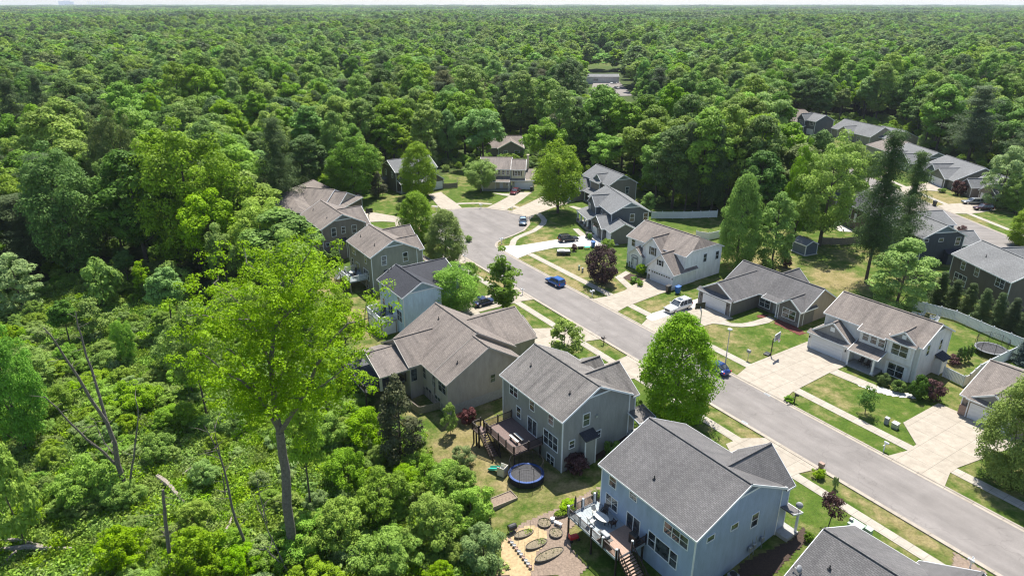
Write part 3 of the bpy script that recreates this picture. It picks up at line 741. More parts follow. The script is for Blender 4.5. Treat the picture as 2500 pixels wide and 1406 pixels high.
    def garage(s, plane, val, out, c, w=4.88, h=2.13, z0=0.05, lites=False, mat=None):
        if plane == 'x': f = lambda a, o: (val + out * o, a)
        else: f = lambda a, o: (a, val + out * o)
        def bx(mb, a0, a1, o0, o1, z0_, z1_):
            P0 = f(a0, o0); P1 = f(a1, o1); mb.box(min(P0[0], P1[0]), max(P0[0], P1[0]), min(P0[1], P1[1]), max(P0[1], P1[1]), z0_, z1_)
        d = MB(); rows = 4; hh = h / rows; nc = max(4, int(w / 0.6))
        for r_ in range(rows):
            bx(d, c - w / 2, c + w / 2, -.02, .02, z0 + r_ * hh, z0 + (r_ + 1) * hh - .02)
            for k in range(nc):
                a = c - w / 2 + w * (k + .5) / nc; ww = w / nc * .36
                bx(d, a - ww, a + ww, .02, .032, z0 + r_ * hh + .09, z0 + (r_ + 1) * hh - .1)
        bx(d, c - w / 2, c + w / 2, -.03, .0, z0, z0 + h)
        do = d.build('garage_door', mat or M['door_w'], s.root)
        if lites:
            l = MB()
            for k in range(nc):
                a = c - w / 2 + w * (k + .5) / nc; bx(l, a - w / nc * .33, a + w / nc * .33, .034, .04, z0 + 3 * hh + .12, z0 + 4 * hh - .14)
            l.build('pane', M['glass'], do)
        t = MB()
        bx(t, c - w / 2 - .14, c - w / 2, -.02, .05, z0, z0 + h + .14); bx(t, c + w / 2, c + w / 2 + .14, -.02, .05, z0, z0 + h + .14); bx(t, c - w / 2, c + w / 2, -.02, .05, z0 + h, z0 + h + .14)
        t.build('frame', s.tm, do)
        for sg in (-1, 1):
            lm = MB(); a = c + sg * (w / 2 + .5); bx(lm, a - .07, a + .07, 0, .14, z0 + 1.7, z0 + 2.0); lm.build('wall_light', M['black'], s.root)
    def post(s, x, y, z0, z1, w=0.2, mat=None): 
        m = MB(); m.box(x - w / 2, x + w / 2, y - w / 2, y + w / 2, z0, z1); m.box(x - w * .7, x + w * .7, y - w * .7, y + w * .7, z0, z0 + .2); m.box(x - w * .7, x + w * .7, y - w * .7, y + w * .7, z1 - .15, z1)
        m.build('porch_post', mat or s.tm, s.root)
    def vent(s, p=None, zguess=7, h=0.45):
        # pipe on the roof: march along the sight line until under the rear slope
        q = s.onroof(p)
        if q:
            m = MB(); m.tube([(q[0], q[1], q[2] - .1), (q[0], q[1], q[2] + h)], .06, 8); m.lathe([(.2, -.02), (.14, .06), (.07, .1)], 10, q); m.build('vent_pipe', M['black'], s.root)
    def onroof(s, p):
        d = Vector(ray(*p)); lx, ly = s.w2l(0, 0); o = Vector((lx, ly, CAM_H)); dl = Vector((d.x * s.ca + d.y * s.sa, -d.x * s.sa + d.y * s.ca, d.z)).normalized()
        best = None
        for f_ in s.R.f:
            P_ = [Vector(s.R.v[i]) for i in f_]
            n = (P_[1] - P_[0]).cross(P_[2] - P_[0])
            if n.length < 1e-6: continue
            n.normalize()
            if abs(n.z) < .2 or abs(n.dot(dl)) < 1e-6: continue
            t = n.dot(P_[0] - o) / n.dot(dl); q = o + dl * t
            if inpoly(np.array([q.x]), np.array([q.y]), [(v.x, v.y) for v in P_])[0] and (best is None or t < best[0]): best = (t, q)
        return best[1] if best else None
    def deck(s, x0, x1, y0, y1, z, side, boards='deckred', rail='darkwood', stair=None, gap=None, posts=True, zg=-1.8, balw=0.05, cap=None, stairboards=None):
        """raised deck; side = which edge touches the house ('y1','y0'); stair=(edge, a0, a1, length, dirx, diry)"""
        b_ = MB(); n = int((y1 - y0) / 0.15)
        b_.box(x0, x1, y0, y1, z - .26, z - .05)
        nb = max(2, int((x1 - x0) / .16))
        for k in range(nb): b_.box(x0 + (x1 - x0) * k / nb + .01, x0 + (x1 - x0) * (k + 1) / nb - .01, y0 - .02, y1 + .0, z - .05, z)
        dk = b_.build('deck', M[boards], s.root)
        rm = M[rail]
        edges = {'y0': ((x0, y0), (x1, y0)), 'y1': ((x0, y1), (x1, y1)), 'x0': ((x0, y0), (x0, y1)), 'x1': ((x1, y0), (x1, y1))}
        rl = MB()
        for k, (p0, p1) in edges.items():
            if k == side: continue
            segs = [(0.0, 1.0)]
            if stair and stair[0] == k:
                L = math.dist(p0, p1); segs = [(0, stair[1] / L), (stair[2] / L, 1.0)]
            for s0, s1 in segs:
                if s1 - s0 < .03: continue
                q0 = Vector((p0[0] + (p1[0] - p0[0]) * s0, p0[1] + (p1[1] - p0[1]) * s0, z)); q1 = Vector((p0[0] + (p1[0] - p0[0]) * s1, p0[1] + (p1[1] - p0[1]) * s1, z))
                L = (q1 - q0).length; U = Vector((0, 0, 1))
                rl.beam(q0 + U * .95, q1 + U * .95, .1, .05); rl.beam(q0 + U * .12, q1 + U * .12, .05, .05)
                kk = max(1, int(L / .16))
                for j in range(kk + 1): c = q0.lerp(q1, j / kk); rl.beam(c + U * .12, c + U * .95, balw, balw)
                kp = max(1, int(round(L / 1.9)))
                for j in range(kp + 1): c = q0.lerp(q1, j / kp); rl.beam(c - U * .2, c + U * 1.12, .13, .13)
        rl.build('railing', rm, dk)
        for (a, c) in ((x0 + .1, y0 + .1), (x1 - .1, y0 + .1), (x0 + .1, y1 - .3), (x1 - .1, y1 - .3), ((x0 + x1) / 2, y0 + .1)):
            m = MB(); m.box(a - .08, a + .08, c - .08, c + .08, zg - .6, z - .26); m.build('deck_post', rm if rail != 'white' else M['wood'], dk)
        if stair:
            k, a0, a1, run, dx_, dy_ = stair; p0 = edges[k][0]
            horiz = k in ('y0', 'y1'); st = MB(); nst = max(4, int((z - zg) / .19)); 
            for j in range(nst):
                o0 = run * (j + .05) / nst; o1 = run * (j + 1.0) / nst; zz = z - (z - zg) * (j + 1) / (nst + 1)
                if horiz: xx0, xx1 = p0[0] + a0, p0[0] + a1; st.box(xx0, xx1, min(p0[1] + dy_ * o0, p0[1] + dy_ * o1), max(p0[1] + dy_ * o0, p0[1] + dy_ * o1), zz - .05, zz)
                else: yy0, yy1 = p0[1] + a0, p0[1] + a1; st.box(min(p0[0] + dx_ * o0, p0[0] + dx_ * o1), max(p0[0] + dx_ * o0, p0[0] + dx_ * o1), yy0, yy1, zz - .05, zz)
            so = st.build('stairs', M[stairboards or boards], dk); sr = MB()
            for a in (a0, a1):
                if horiz: A = Vector((p0[0] + a, p0[1], z)); B = Vector((p0[0] + a, p0[1] + dy_ * run, zg + .1))
                else: A = Vector((p0[0], p0[1] + a, z)); B = Vector((p0[0] + dx_ * run, p0[1] + a, zg + .1))
                U = Vector((0, 0, 1)); sr.beam(A - U * .15, B - U * .05, .05, .25); sr.beam(A + U * .95, B + U * .95, .09, .05)
                kk = int(run / .2)
                for j in range(kk + 1): c = A.lerp(B, j / kk); sr.beam(c, c + U * .95, balw, balw)
                for c in (A, B): sr.beam(c - U * .2, c + U * 1.1, .12, .12)
            sr.build('stair_railing', rm, dk)
        return dk
    def finish(s):
        W = s.W.build('wall', None, s.root) if s.W.f else None
        R_ = s.R.build('roof', s.rm, s.root)
        s.T.build('trim', s.tm, s.root)
        s.roof_o = R_
        return s
def _prismx(self, f, A, A_, pts):
    n = len(pts); v = [f(A, b_, z) for b_, z in pts] + [f(A_, b_, z) for b_, z in pts]
    return self.add(v, [tuple(range(n)), tuple(range(2 * n - 1, n - 1, -1))] + [(i, (i + 1) % n, (i + 1) % n + n, i + n) for i in range(n)])
MB.prismx = _prismx

S_ = {k: mat_siding('siding_' + k, c) for k, c in dict(
    blue=(0.345, 0.425, 0.56), olive=(0.29, 0.295, 0.285), taupe=(0.38, 0.335, 0.285), ltblue=(0.57, 0.70, 0.79), sage=(0.27, 0.265, 0.215), brown=(0.235, 0.20, 0.175),
    dkbrown=(0.10, 0.078, 0.062), greygreen=(0.13, 0.125, 0.10), cream=(0.66, 0.60, 0.42), greyL=(0.24, 0.215, 0.195), slate=(0.10, 0.115, 0.13), slate2=(0.15, 0.15, 0.145), white=(0.9, 0.9, 0.9),
    ranch=(0.36, 0.285, 0.23), ranchd=(0.165, 0.15, 0.14), offwhite=(0.74, 0.72, 0.70), tan=(0.36, 0.29, 0.23), navy=(0.06, 0.075, 0.10), dbrown2=(0.13, 0.115, 0.105), tgreen=(0.17, 0.175, 0.15), lgreen=(0.13, 0.165, 0.165), shed=(0.12, 0.15, 0.18)).items()}
P_ = {k: mat_siding('gable_shakes_' + k, c, 0.2) for k, c in dict(blue=(0.16, 0.21, 0.27), olive=(0.17, 0.17, 0.165), ltblue=(0.28, 0.38, 0.43), sage=(0.23, 0.27, 0.26), brown=(0.20, 0.21, 0.215), slate=(0.16, 0.21, 0.25), grey=(0.19, 0.185, 0.18), offw=(0.28, 0.275, 0.27), kgreen=(0.2, 0.23, 0.21)).items()}

# --- blue house (nearest complete one)
H = House('blue_house', 'large pale blue two-storey house with a grey roof and pale deck, nearest complete house', (e1(278, 458), 5.8, 0, 0), -56, -3.2, S_['blue'], 'mid', P_['blue'])
H.block(0, 13.4, 0, 13.1, 5.8, 8.95, r=7.0, panel=(0.66, 0.62))
H.block(6.2, 13.38, 6.9, 14.4, 5.5, 8.6, axis='y', r=10.0, ends=(0, 1), base=-.3, notch=(12.9, 13.0))
H.block(8.3, 12.9, 10, 15.2, 3.6, 5.6, axis='y', ends=(0, 1), base=-.3) if 0 else None
H.shed(10.9, 14.5, 13.0, 14.75, 2.75, 3.3, 'y1')
H.post(14.2, 14.5, 0, 2.7); H.post(11.2, 14.5, 0, 2.7)
H.W.mat(M['found']).box(10.9, 14.45, 12.8, 14.7, -0.3, 0.28)
y = .35
for p_, w, h, n in ((e1(402, 605), .95, 1.35, 1), (e1(575, 725), .95, .9, 1), (e1(392, 785), 1.7, 1.45, 2), (e1(730, 1100), .85, 1.75, 1), (e1(912, 1265), .85, 1.75, 1), (e1(935, 1060), 2.9, 1.25, 3)):
    H.window('y', y, -1, p_, w=w, h=h, n=n)
H.window('y', y, -1, e1(820, 1180), w=1.75, h=1.75, split=False)
H.window('y', y, -1, e1(572, 972), w=1.8, h=2.1, n=2, slider=True, name='patio_door')
H.window('x', 13.05, 1, e1(1230, 1085), w=.95, h=.55, split=False); H.window('x', 13.05, 1, e1(1432, 985), w=.95, h=.6, split=False); H.window('x', 13.05, 1, e1(1602, 930), w=.95, h=1.55)
H.vent(e1(753, 585)); 
H.deck(-.3, 7.2, -3.6, .33, 0.75, 'y1', boards='deckgrey', rail='darkwood', stair=('x1', 0.3, 2.0, 3.2, 1, 0), zg=-2.0, stairboards='decktan')
m = MB(); m.box(4.2, 7.17, -3.55, .31, .752, .775)
for k in range(20): m.box(4.2 + k * .148, 4.2 + k * .148 + .135, -3.55, .31, .775, .79)
m.build('deck_boards', M['decktan'], H.root)
for k, (lx, ly) in enumerate([(-.25, -3.55), (1.6, -3.55), (3.4, -3.55), (5.2, -3.55), (7.15, -3.55), (-.25, -1.6), (-.25, 0), (7.15, -1.5), (10.3, -3.3), (10.3, -1.6)]):
    zz = .75 if lx < 8 else -2.0
    m = MB(); m.box(lx - .1, lx + .1, ly - .1, ly + .1, zz, zz + 1.12); m.lathe([(.13, 0), (.13, .05), (.02, .12)], 8, (lx, ly, zz + 1.12)); m.build('deck_rail_post', M['white'], H.root)
H.finish(); HB = H

# --- dark green house
H = House('green_house', 'dark green-grey two-storey house with reddish deck, between the pale blue and the wide taupe houses', (e2(138, 298), 5.8, 0, 0), -56, -3.0, S_['olive'], 'grey', P_['olive'])
H.block(0, 13.2, 0, 11.1, 5.8, 8.75, panel=(.6, .6))
H.block(5.3, 13.18, 5.5, 12.1, 5.45, 8.3, axis='y', ends=(0, 1), base=-.3, notch=(12.7, 11.0))
H.block(0.6, 6.2, 6, 13.4, 4.4, 6.4, axis='y', ends=(0, 1), base=-.3, r=4.1)
H.shed(12.6, 15.0, 10.6, 13.4, 2.7, 3.3, 'x1'); H.post(14.7, 13.1, 0, 2.65); H.post(14.7, 11.0, 0, 2.65)
H.W.mat(M['found']).box(12.86, 14.9, 10.7, 13.2, -.3, .25)
for p_, w, h, n in ((e2(260, 435), 1.75, 1.35, 2), (e2(417, 560), .9, 1.35, 1), (e2(579, 682), .9, 1.35, 1), (e2(303, 620), .9, 1.5, 1), (e2(577, 860), 2.7, 1.9, 3), (e2(575, 1027), 1.4, 1.35, 2)):
    H.window('y', .35, -1, p_, w=w, h=h, n=n)
H.window('y', .35, -1, e2(420, 742), w=1.85, h=2.1, n=2, slider=True, name='patio_door')
for p_, w, h in ((e2(885, 682), .95, 1.6), (e2(760, 893), .75, .95), (e2(985, 805), .75, .95)): H.window('x', 12.85, 1, p_, w=w, h=h)
H.plain_box(12.85, 13.75, 3.15, 4.75, -3, 2.55)
for yy in (3.15, 4.75): H.T.beam((13.76, yy, -2.4), (13.76, yy, 2.5), .12, .12)
k = len(H.R.f); H2m = MB(); H2m.prism([(12.85, 2.9, 3.15), (14.1, 2.9, 2.6), (14.1, 5.0, 2.6), (12.85, 5.0, 3.15)], .14); H2m.build('bay_roof', ROOF['char'], H.root)
m = MB(); m.box(12.85, 13.0, 5.3, 5.6, 4.4, 4.7); m.build('wall_vent', M['metal'], H.root)
H.vent(e2(409, 222)); H.vent(e2(743, 460))
H.deck(2.3, 9.1, -3.9, .33, 0.55, 'y1', boards='deckred', rail='darkwood', zg=-2.0)
H.deck(1.6, 3.1, -5.15, -3.92, 0.55, 'y1', boards='deckred', rail='darkwood', stair=('x1', 0.05, 1.15, 3.2, 1, 0), zg=-2.0)
H.finish(); HC = H

# --- wide taupe walkout ranch
H = House('taupe_house', 'wide taupe walkout house with brown weathered roof and a roofed porch over its dark deck', (c6(710, 742), 3.5, 0, 0), -56, -3.3, S_['taupe'], 'warm', S_['taupe'], trim=M['taupetrim'])
H.block(-9.2, 3.3, 0, 14.0, 3.5, 7.62, r=7.4)
H.block(3.0, 7.3, .02, 12.7, 3.5, 7.25, r=6.8, ends=(0, 1))
H.block(-9.25, 0.05, -1.9, 6, 3.45, 5.95, axis='y', ends=(1, 0), base=-3.3)
H.block(-9.1, 0.0, -6.2, -1.7, 3.2, 5.0, axis='y', ends=(1, 0), wall=False)
H.W.mat(S_['taupe']).poly([(-8.6, -5.9, 3.25), (-.5, -5.9, 3.25), (-4.55, -5.9, 4.85)])
H.block(-10.2, 2.0, 9, 18.7, 3.2, 6.05, axis='y', ends=(0, 1), base=-.3)
H.block(-6.5, 0.5, 16, 19.5, 3.0, 4.7, axis='y', ends=(0, 1), base=-.3)
for lx in (-8.6, -.5): H.post(lx, -5.9, 0.9, 3.2, .3)
for p_, w, h, n in ((c6(738, 812), .8, 1.7, 1), (c6(808, 872), .8, 1.7, 1), (c6(872, 918), 2.0, 1.8, 2), (c6(840, 1022), 1.5, 1.2, 2)): H.window('y', .35, -1, p_, w=w, h=h, n=n)
H.window('y', .35, -1, c6(772, 980), w=1.6, h=2.0, n=2, slider=True, name='patio_door')
H.window('x', 6.95, 1, c6(1260, 852), w=.75, h=1.15)
H.window('x', -0.3, 1, xy=(-1.0, 1.9), w=.9, h=1.9, slider=True)
H.window('y', -1.55, -1, xy=(-5.0, 1.9), w=2.2, h=2.0, n=2, slider=True, name='patio_door')
m = MB(); m.box(-.33, 6.97, .31, .345, -3.3, -.4); m.build('stone_base', M['stone'], H.root)
H.vent(c6(847, 403)); H.vent(c6(990, 740))
H.deck(-11.0, -1.2, -8.0, -1.9, 0.9, 'y1', boards='deckdark', rail='darkwood', zg=-2.6)
m = MB(); m.box(6.97, 6.99, .4, 12.3, -1.5, -.05); m.build('foundation', M['found'], H.root)
H.T.mats = []; H.finish(); HD = H

# --- pale blue house with charcoal roof
H = House('pale_house', 'very pale blue two-storey house with a dark charcoal roof and white railed deck', (c5(758, 935), 5.8, 0, 0), -56, -3.0, S_['ltblue'], 'char', P_['ltblue'])
H.block(0, 10.1, 0, 7.6, 5.8, 7.9, r=3.75, panel=(0, .25))
H.block(-3.5, 7.6, 3.7, 12.5, 5.75, 7.85, axis='y', r=2.0, ends=(0, 1), base=-.3)
H.window('y', .35, -1, c5(800, 995), w=.85, h=1.3); H.window('y', .35, -1, c5(910, 1080), w=.85, h=1.3); H.window('y', .35, -1, c5(808, 1085), w=.85, h=1.2)
H.window('y', .35, -1, c5(855, 1142), w=1.8, h=2.1, n=2, slider=True, name='patio_door'); H.window('y', .35, -1, c5(915, 1185), w=1.8, h=1.9, n=2)
H.vent(e8(1300, 1030)); H.vent(e8(1336, 995))
H.deck(1.2, 7.0, -2.7, .33, 0.9, 'y1', boards='deckgrey', rail='white', zg=-2.0)
m = MB(); m.box(1.25, 6.95, -2.6, -2.5, -3, .7); m.box(1.25, 1.35, -2.6, .3, -3, .7); m.box(6.85, 6.95, -2.6, .3, -3, .7); m.build('deck_skirt', M['vinyl'], H.root)
H.finish(); HE = H

# --- sage house
H = House('sage_house', 'sage green two-storey house with a white railed deck and stairs at the back', (e8(800, 670), 5.8, 0, 0), -56.4, -3.2, S_['sage'], 'warm', P_['sage'])
H.block(0, 12.2, 0, 10.2, 5.8, 8.45, panel=(.55, .55))
H.block(-1, 5.0, 4, 13.3, 5.4, 7.5, axis='y', ends=(0, 1), base=-.3)
H.block(5.6, 12.18, 4.2, 11.4, 5.5, 7.5, axis='y', ends=(0, 1), base=-.3, notch=(11.7, 10.1))
H.shed(8, 13, 11.0, 13, 2.7, 3.3, 'y1'); H.post(12.7, 12.7, 0, 2.7)
for p_, w, h, n in ((e8(890, 785), 1.7, 1.35, 2), (e8(1028, 895), .85, 1.35, 1), (e8(878, 915), .85, 1.4, 1), (e8(1040, 1065), 2.6, 1.9, 3), (e8(1050, 1220), 1.1, 1.3, 1)): H.window('y', .35, -1, p_, w=w, h=h, n=n)
H.window('y', .35, -1, e8(942, 988), w=1.8, h=2.1, n=2, slider=True, name='patio_door')
H.window('x', 11.85, 1, e8(1248, 903), w=.95, h=1.75); H.window('x', 11.85, 1, e8(1502, 858), w=.95, h=1.75)
H.plain_box(11.85, 12.8, 3.0, 8.2, -3, 1.9); m = MB(); m.prism([(11.85, 2.7, 2.7), (13.1, 2.7, 2.0), (13.1, 8.5, 2.0), (11.85, 8.5, 2.7)], .14); m.build('bay_roof', ROOF['char'], H.root)
H.vent(e8(972, 620)); H.vent(e8(1138, 725))
H.deck(3.6, 9.3, -3.3, .33, 0.75, 'y1', boards='cream' if 0 else 'deckgrey', rail='white', stair=('x0', 0.05, 1.3, 3.4, -1, 0), zg=-2.2)
H.finish(); HF = H

# --- taupe gable house
H = House('brown_gable_house', 'brown-taupe two-storey house with a big side gable, behind the sage green house', (e8(252, 358), 5.8, 0, 0), -56.4, -3.0, S_['brown'], 'warm', P_['brown'])
H.block(0, 13.9, 0, 10.2, 5.8, 8.45, panel=(.55, .55))
H.block(4.8, 13.88, 5.15, 11.2, 5.35, 8.3, axis='y', ends=(0, 1), base=-.3, r=9.1, notch=(13.4, 10.1))
H.shed(11.5, 14.6, 9.9, 11.7, 4.9, 5.4, 'y1')
for p_, w, h, n in ((e8(325, 455), 1.7, 1.35, 2), (e8(405, 515), .85, 1.3, 1), (e8(465, 572), .85, 1.3, 1), (e8(355, 600), .85, 1.4, 1), (e8(475, 708), 2.5, 1.9, 3)): H.window('y', .35, -1, p_, w=w, h=h, n=n)
H.window('y', .35, -1, e8(410, 655), w=1.8, h=2.1, n=2, slider=True, name='patio_door')
for p_, w, h in ((e8(655, 568), .95, 1.75), (e8(768, 542), .75, 1.4), (e8(895, 530), .95, 1.75), (e8(583, 714), .7, .7), (e8(778, 683), .8, .6)): H.window('x', 13.55, 1, p_, w=w, h=h, split=h > 1)
H.plain_box(13.55, 14.4, 3.4, 5.2, -3, 2.4)
for yy in (3.4, 5.2): H.T.beam((14.41, yy, -2), (14.41, yy, 2.3), .12, .12)
m = MB(); m.prism([(13.55, 3.1, 3.1), (14.8, 3.1, 2.45), (14.8, 5.5, 2.45), (13.55, 5.5, 3.1)], .14); m.build('bay_roof', ROOF['char'], H.root)
H.vent(e8(412, 308)); H.vent(e8(575, 398)); H.finish(); HG = H

# --- low brown house at the far left of the cul-de-sac
H = House('low_brown_house', 'low brown house with hipped and gabled brown roofs, far left of the cul-de-sac', (e8(88, 325), 3.0, 0, 0), -15, -2.5, S_['dkbrown'], 'warm', S_['taupe'])
H.block(-11.3, 4.3, 0, 20, 3.0, 6.05, axis='y', r=-3.6, jerk=(8.2, 0), ends=(1, 0))
H.block(-3.6, 7.4, 4.5, 18.5, 3.0, 6.2, r=11.4, ends=(0, 1))
H.block(7.0, 12.0, 5.5, 17.5, 3.0, 5.75, r=11.2, ends=(0, 1), skirt=(0, 1.3))
H.window('y', .35, -1, e8(140, 365), w=2.3, h=1.2, n=3)
H.finish()
# --- dark-sided house behind the tall street tree, left of the cul-de-sac head
H = House('grey_green_house', 'dark grey-green two-storey house half hidden by a tall round tree at the cul-de-sac', (e3(385, 370), 5.8, 0, 0), 33, -.6, S_['greygreen'], 'slate', S_['greygreen'])
H.block(0, 13.5, 0, 10.9, 5.8, 8.4, panel=(.5, 0))
H.block(7.6, 14.0, -3.2, 4, 2.9, 5.0, axis='y', ends=(1, 0), base=-.3)
H.shed(.6, 7.6, -2.2, .4, 2.7, 3.5, 'y0')
for lx in (.8, 3.6, 7.2): H.post(lx, -2.0, 0, 2.7)
H.W.mat(M['found']).box(.5, 7.6, -2.1, .34, -.3, .28)
H.garage('y', -2.86, -1, 10.8, lites=False)
for lx in (1.8, 4.6, 7.4, 10.2): H.window('y', .35, -1, xy=(lx, 4.7), w=.9, h=1.5)
for ly, z in ((3, 4.6), (7.5, 4.6)): H.window('x', .35, -1, xy=(ly, z), w=.9, h=1.5)
H.plain_box(-.7, .35, 6.8, 8.6, -.3, 2.6); m = MB(); m.prism([(.35, 6.5, 3.2), (-1.0, 6.5, 2.6), (-1.0, 8.9, 2.6), (.35, 8.9, 3.2)], .14); m.build('bay_roof', ROOF['slate'], H.root)
H.finish(); HI = H

# --- cream house at the head of the cul-de-sac
H = House('cream_house', 'cream two-storey house with black shutters and white garage at the head of the cul-de-sac', (e3(2070, 325), 5.8, 0, 0), -3, -.4, S_['cream'], 'warm', S_['cream'])
H.block(-9.3, .1, .2, 10.8, 5.8, 8.15, r=6.0)
H.block(-.1, 4.3, -.1, 7.6, 5.8, 7.95, r=4.3)
H.block(-8.8, -4.2, -1.0, 6, 5.7, 7.6, axis='y', ends=(1, 0), r=-6.6)
H.shed(3.9, 6.9, -.35, 7.6, 2.75, 4.4, 'y0'); H.plain_box(3.9, 6.5, .1, 7.4, -.3, 2.9)
H.W.mat(S_['cream']).poly([(6.5, .1, 2.7), (6.5, 7.4, 2.7), (6.5, 7.4, 4.2), (6.5, .1, 2.8)])
H.shed(-.3, 4.1, -.55, .3, 2.8, 3.25, 'y0')
H.shed(-8.4, -.25, -2.3, .55, 2.75, 3.75, 'y0')
for lx in (-8.1, -.5): H.post(lx, -2.05, 0, 2.7)
H.W.mat(M['found']).box(-8.3, -.35, -2.1, .5, -.3, .22)
H.garage('y', .1, -1, 3.6)
for p_ in (e3(1893, 362), e3(1957, 367), e3(2022, 367)): H.window('y', .55, -1, p_, w=.65, h=1.15)
H.window('y', .25, -1, e3(2162, 378), w=1.7, h=1.35, n=2, shutters=M['black'])
H.door('y', .55, -1, xy=(-2.9, 1.25)); H.window('y', .55, -1, xy=(-1.2, 1.7), w=.7, h=.9); H.window('y', -.65, -1, xy=(-6.6, 4.7), w=1.5, h=1.3, n=2)
m = MB(); m.box(4.3, 4.9, 7.6, 8.3, 0, 8.4); m.box(4.2, 5.0, 7.5, 8.4, 8.4, 8.6); m.build('chimney', S_['cream'], H.root)
H.finish(); HJ = H

H = House('brown_roof_house', 'brown house with a tan roof among the trees behind the cream house', ((1228, 362), 2.8, 0, 0), 2, -.5, S_['brown'], 'tan', S_['brown'])
H.block(-9, 7.2, 0, 11, 2.9, 6.2)
H.block(-2, 7.6, -2, 6, 2.95, 5.6, axis='y', ends=(1, 0))
H.window('y', -1.65, -1, xy=(.9, 1.5), w=1.2, h=1.2, n=2); H.window('y', -1.65, -1, xy=(4.9, 1.5), w=1.8, h=1.4, n=2); H.finish()

# --- grey house with two front gables
H = House('grey_gable_house', 'taupe-grey two-storey house with dormer gable, partly behind the large tree right of the cul-de-sac', (e4(465, 240), 5.8, 0, 0), -66, -.4, S_['greyL'], 'slate', P_['kgreen'])
H.block(-14.2, 0, 0, 9.2, 5.8, 8.35, panel=(0, .5))
H.block(-8.8, -3.4, -.8, 5, 5.7, 7.7, axis='y', ends=(1, 0), skirt=(1.0, 0), r=-6.1)
H.block(-14.8, -8.6, -6.6, 3, 2.9, 5.6, axis='y', ends=(1, 0), base=-.3)
H.shed(-8.7, -1.0, -2.6, .4, 2.8, 3.9, 'y0')
for lx in (-8.2, -4.8, -1.3): H.post(lx, -2.3, 0, 2.75, .25)
H.W.mat(M['found']).box(-8.5, -1.1, -2.5, .35, -.3, .25)
for k in range(5): H.window('y', .35, -1, xy=(-12.9 + k * 1.05, 4.8), w=.72, h=1.2)
H.window('x', -.35, 1, e4(665, 283), w=.95, h=1.7)
H.garage('y', -6.25, -1, -11.7, w=4.88)
H.finish(); HK = H

# --- slate house
H = House('slate_house', 'dark slate-blue two-storey house with white trim, two garages and a grey lower wing', (e4(490, 540), 5.8, 0, 0), -77, -.4, S_['slate'], 'slate', P_['slate'])
H.block(-16.2, 0, 0, 9.7, 5.8, 8.3, panel=(.5, .5))
H.block(-13.3, -7.6, -1.1, 4, 5.5, 7.6, axis='y', ends=(1, 0), r=-10.4)
H.block(-6.3, 1.5, -2.7, 3, 2.9, 5.0, axis='y', ends=(1, 0), base=-.3, wallmat=S_['slate2'])
H.block(-.3, 4.6, -1.75, 5.4, 2.85, 4.75, r=1.8, ends=(0, 1), base=-.3, wallmat=S_['slate2'])
H.shed(-14.5, -6.2, -3.4, .4, 2.85, 3.9, 'y0')
for lx in (-14.0, -11.5, -9.0, -6.8):
    H.post(lx, -3.1, 0, 2.8, .32); m = MB(); m.box(lx - .32, lx + .32, -3.42, -2.78, -.2, 1.0); m.build('pier', M['stone'], H.root)
H.W.mat(M['found']).box(-14.3, -6.3, -3.3, .35, -.3, .3)
for p_ in (e4(263, 460), e4(325, 490)): H.window('y', .35 if p_[0] > e4(300, 0)[0] else -.75, -1, p_, w=.85, h=1.7)
H.window('y', .35, -1, e4(390, 515), w=.6, h=.8, split=False); H.window('y', .35, -1, e4(456, 568), w=.6, h=.8, split=False)
H.window('x', -.35, 1, e4(718, 580), w=1.0, h=1.75); H.window('x', -.35, 1, e4(862, 570), w=1.0, h=1.75)
H.garage('y', -2.35, -1, -3.2, w=3.6); H.garage('y', -1.4, -1, 2.9, w=2.6)
H.finish(); HL = H

# --- white house
H = House('white_house', 'bright white two-storey house with black shutters and a steep garage gable', (e4(655, 775), 5.8, 0, 0), -54, -.4, S_['white'], 'warm', S_['white'])
H.block(0, 15.8, 0, 11.3, 5.8, 8.35, r=5.3, jerk=(0, 1.3))
H.block(5.1, 10.6, -.9, 6, 5.2, 7.75, axis='y', ends=(1, 0), base=-.3)
H.block(8.75, 15.93, -3.15, 3.9, 2.75, 6.15, axis='y', ends=(1, 1), base=-.3)
H.block(1.75, 6.15, -1.3, 3, 3.0, 4.7, axis='y', ends=(1, 0), base=-.3)
H.window('y', .35, -1, e4(732, 845), w=.9, h=1.5)
H.window('y', -.55, -1, e4(938, 937), w=.95, h=1.5, shutters=M['black'])
H.window('y', -2.8, -1, e4(1018, 1064), w=.75, h=1.0, shutters=M['black'])
H.window('x', 15.45, 1, e4(1500, 1008), w=.9, h=1.6, split=True); H.window('x', 15.45, 1, e4(1630, 978), w=.9, h=1.6)
H.garage('y', -2.8, -1, 12.45, w=4.88, lites=True)
m = MB(); m.box(2.75, 4.6, -.98, -.9, .05, 2.5); m.tube([(2.75 + .925 - .92 * math.cos(a * math.pi / 10), -.96, 2.5 + .35 * math.sin(a * math.pi / 10)) for a in range(11)], .09, 6); m.build('entry_opening', M['grey'], H.root)
H.door('y', -.98, -1, xy=(3.9, 1.1), w=.9); H.window('y', -.98, -1, xy=(3.05, 1.4), w=.3, h=1.6)
for (a, b_) in ((1.95, 2.5),): m = MB(); m.box(a, b_, -.98, -.3, -.3, 1.2); m.build('stone_pier', M['stone'], H.root)
m = MB(); m.box(9.05, 9.75, -2.84, -2.6, -.3, 1.1); m.build('stone_pier', M['stone'], H.root)
H.finish(); HM = H

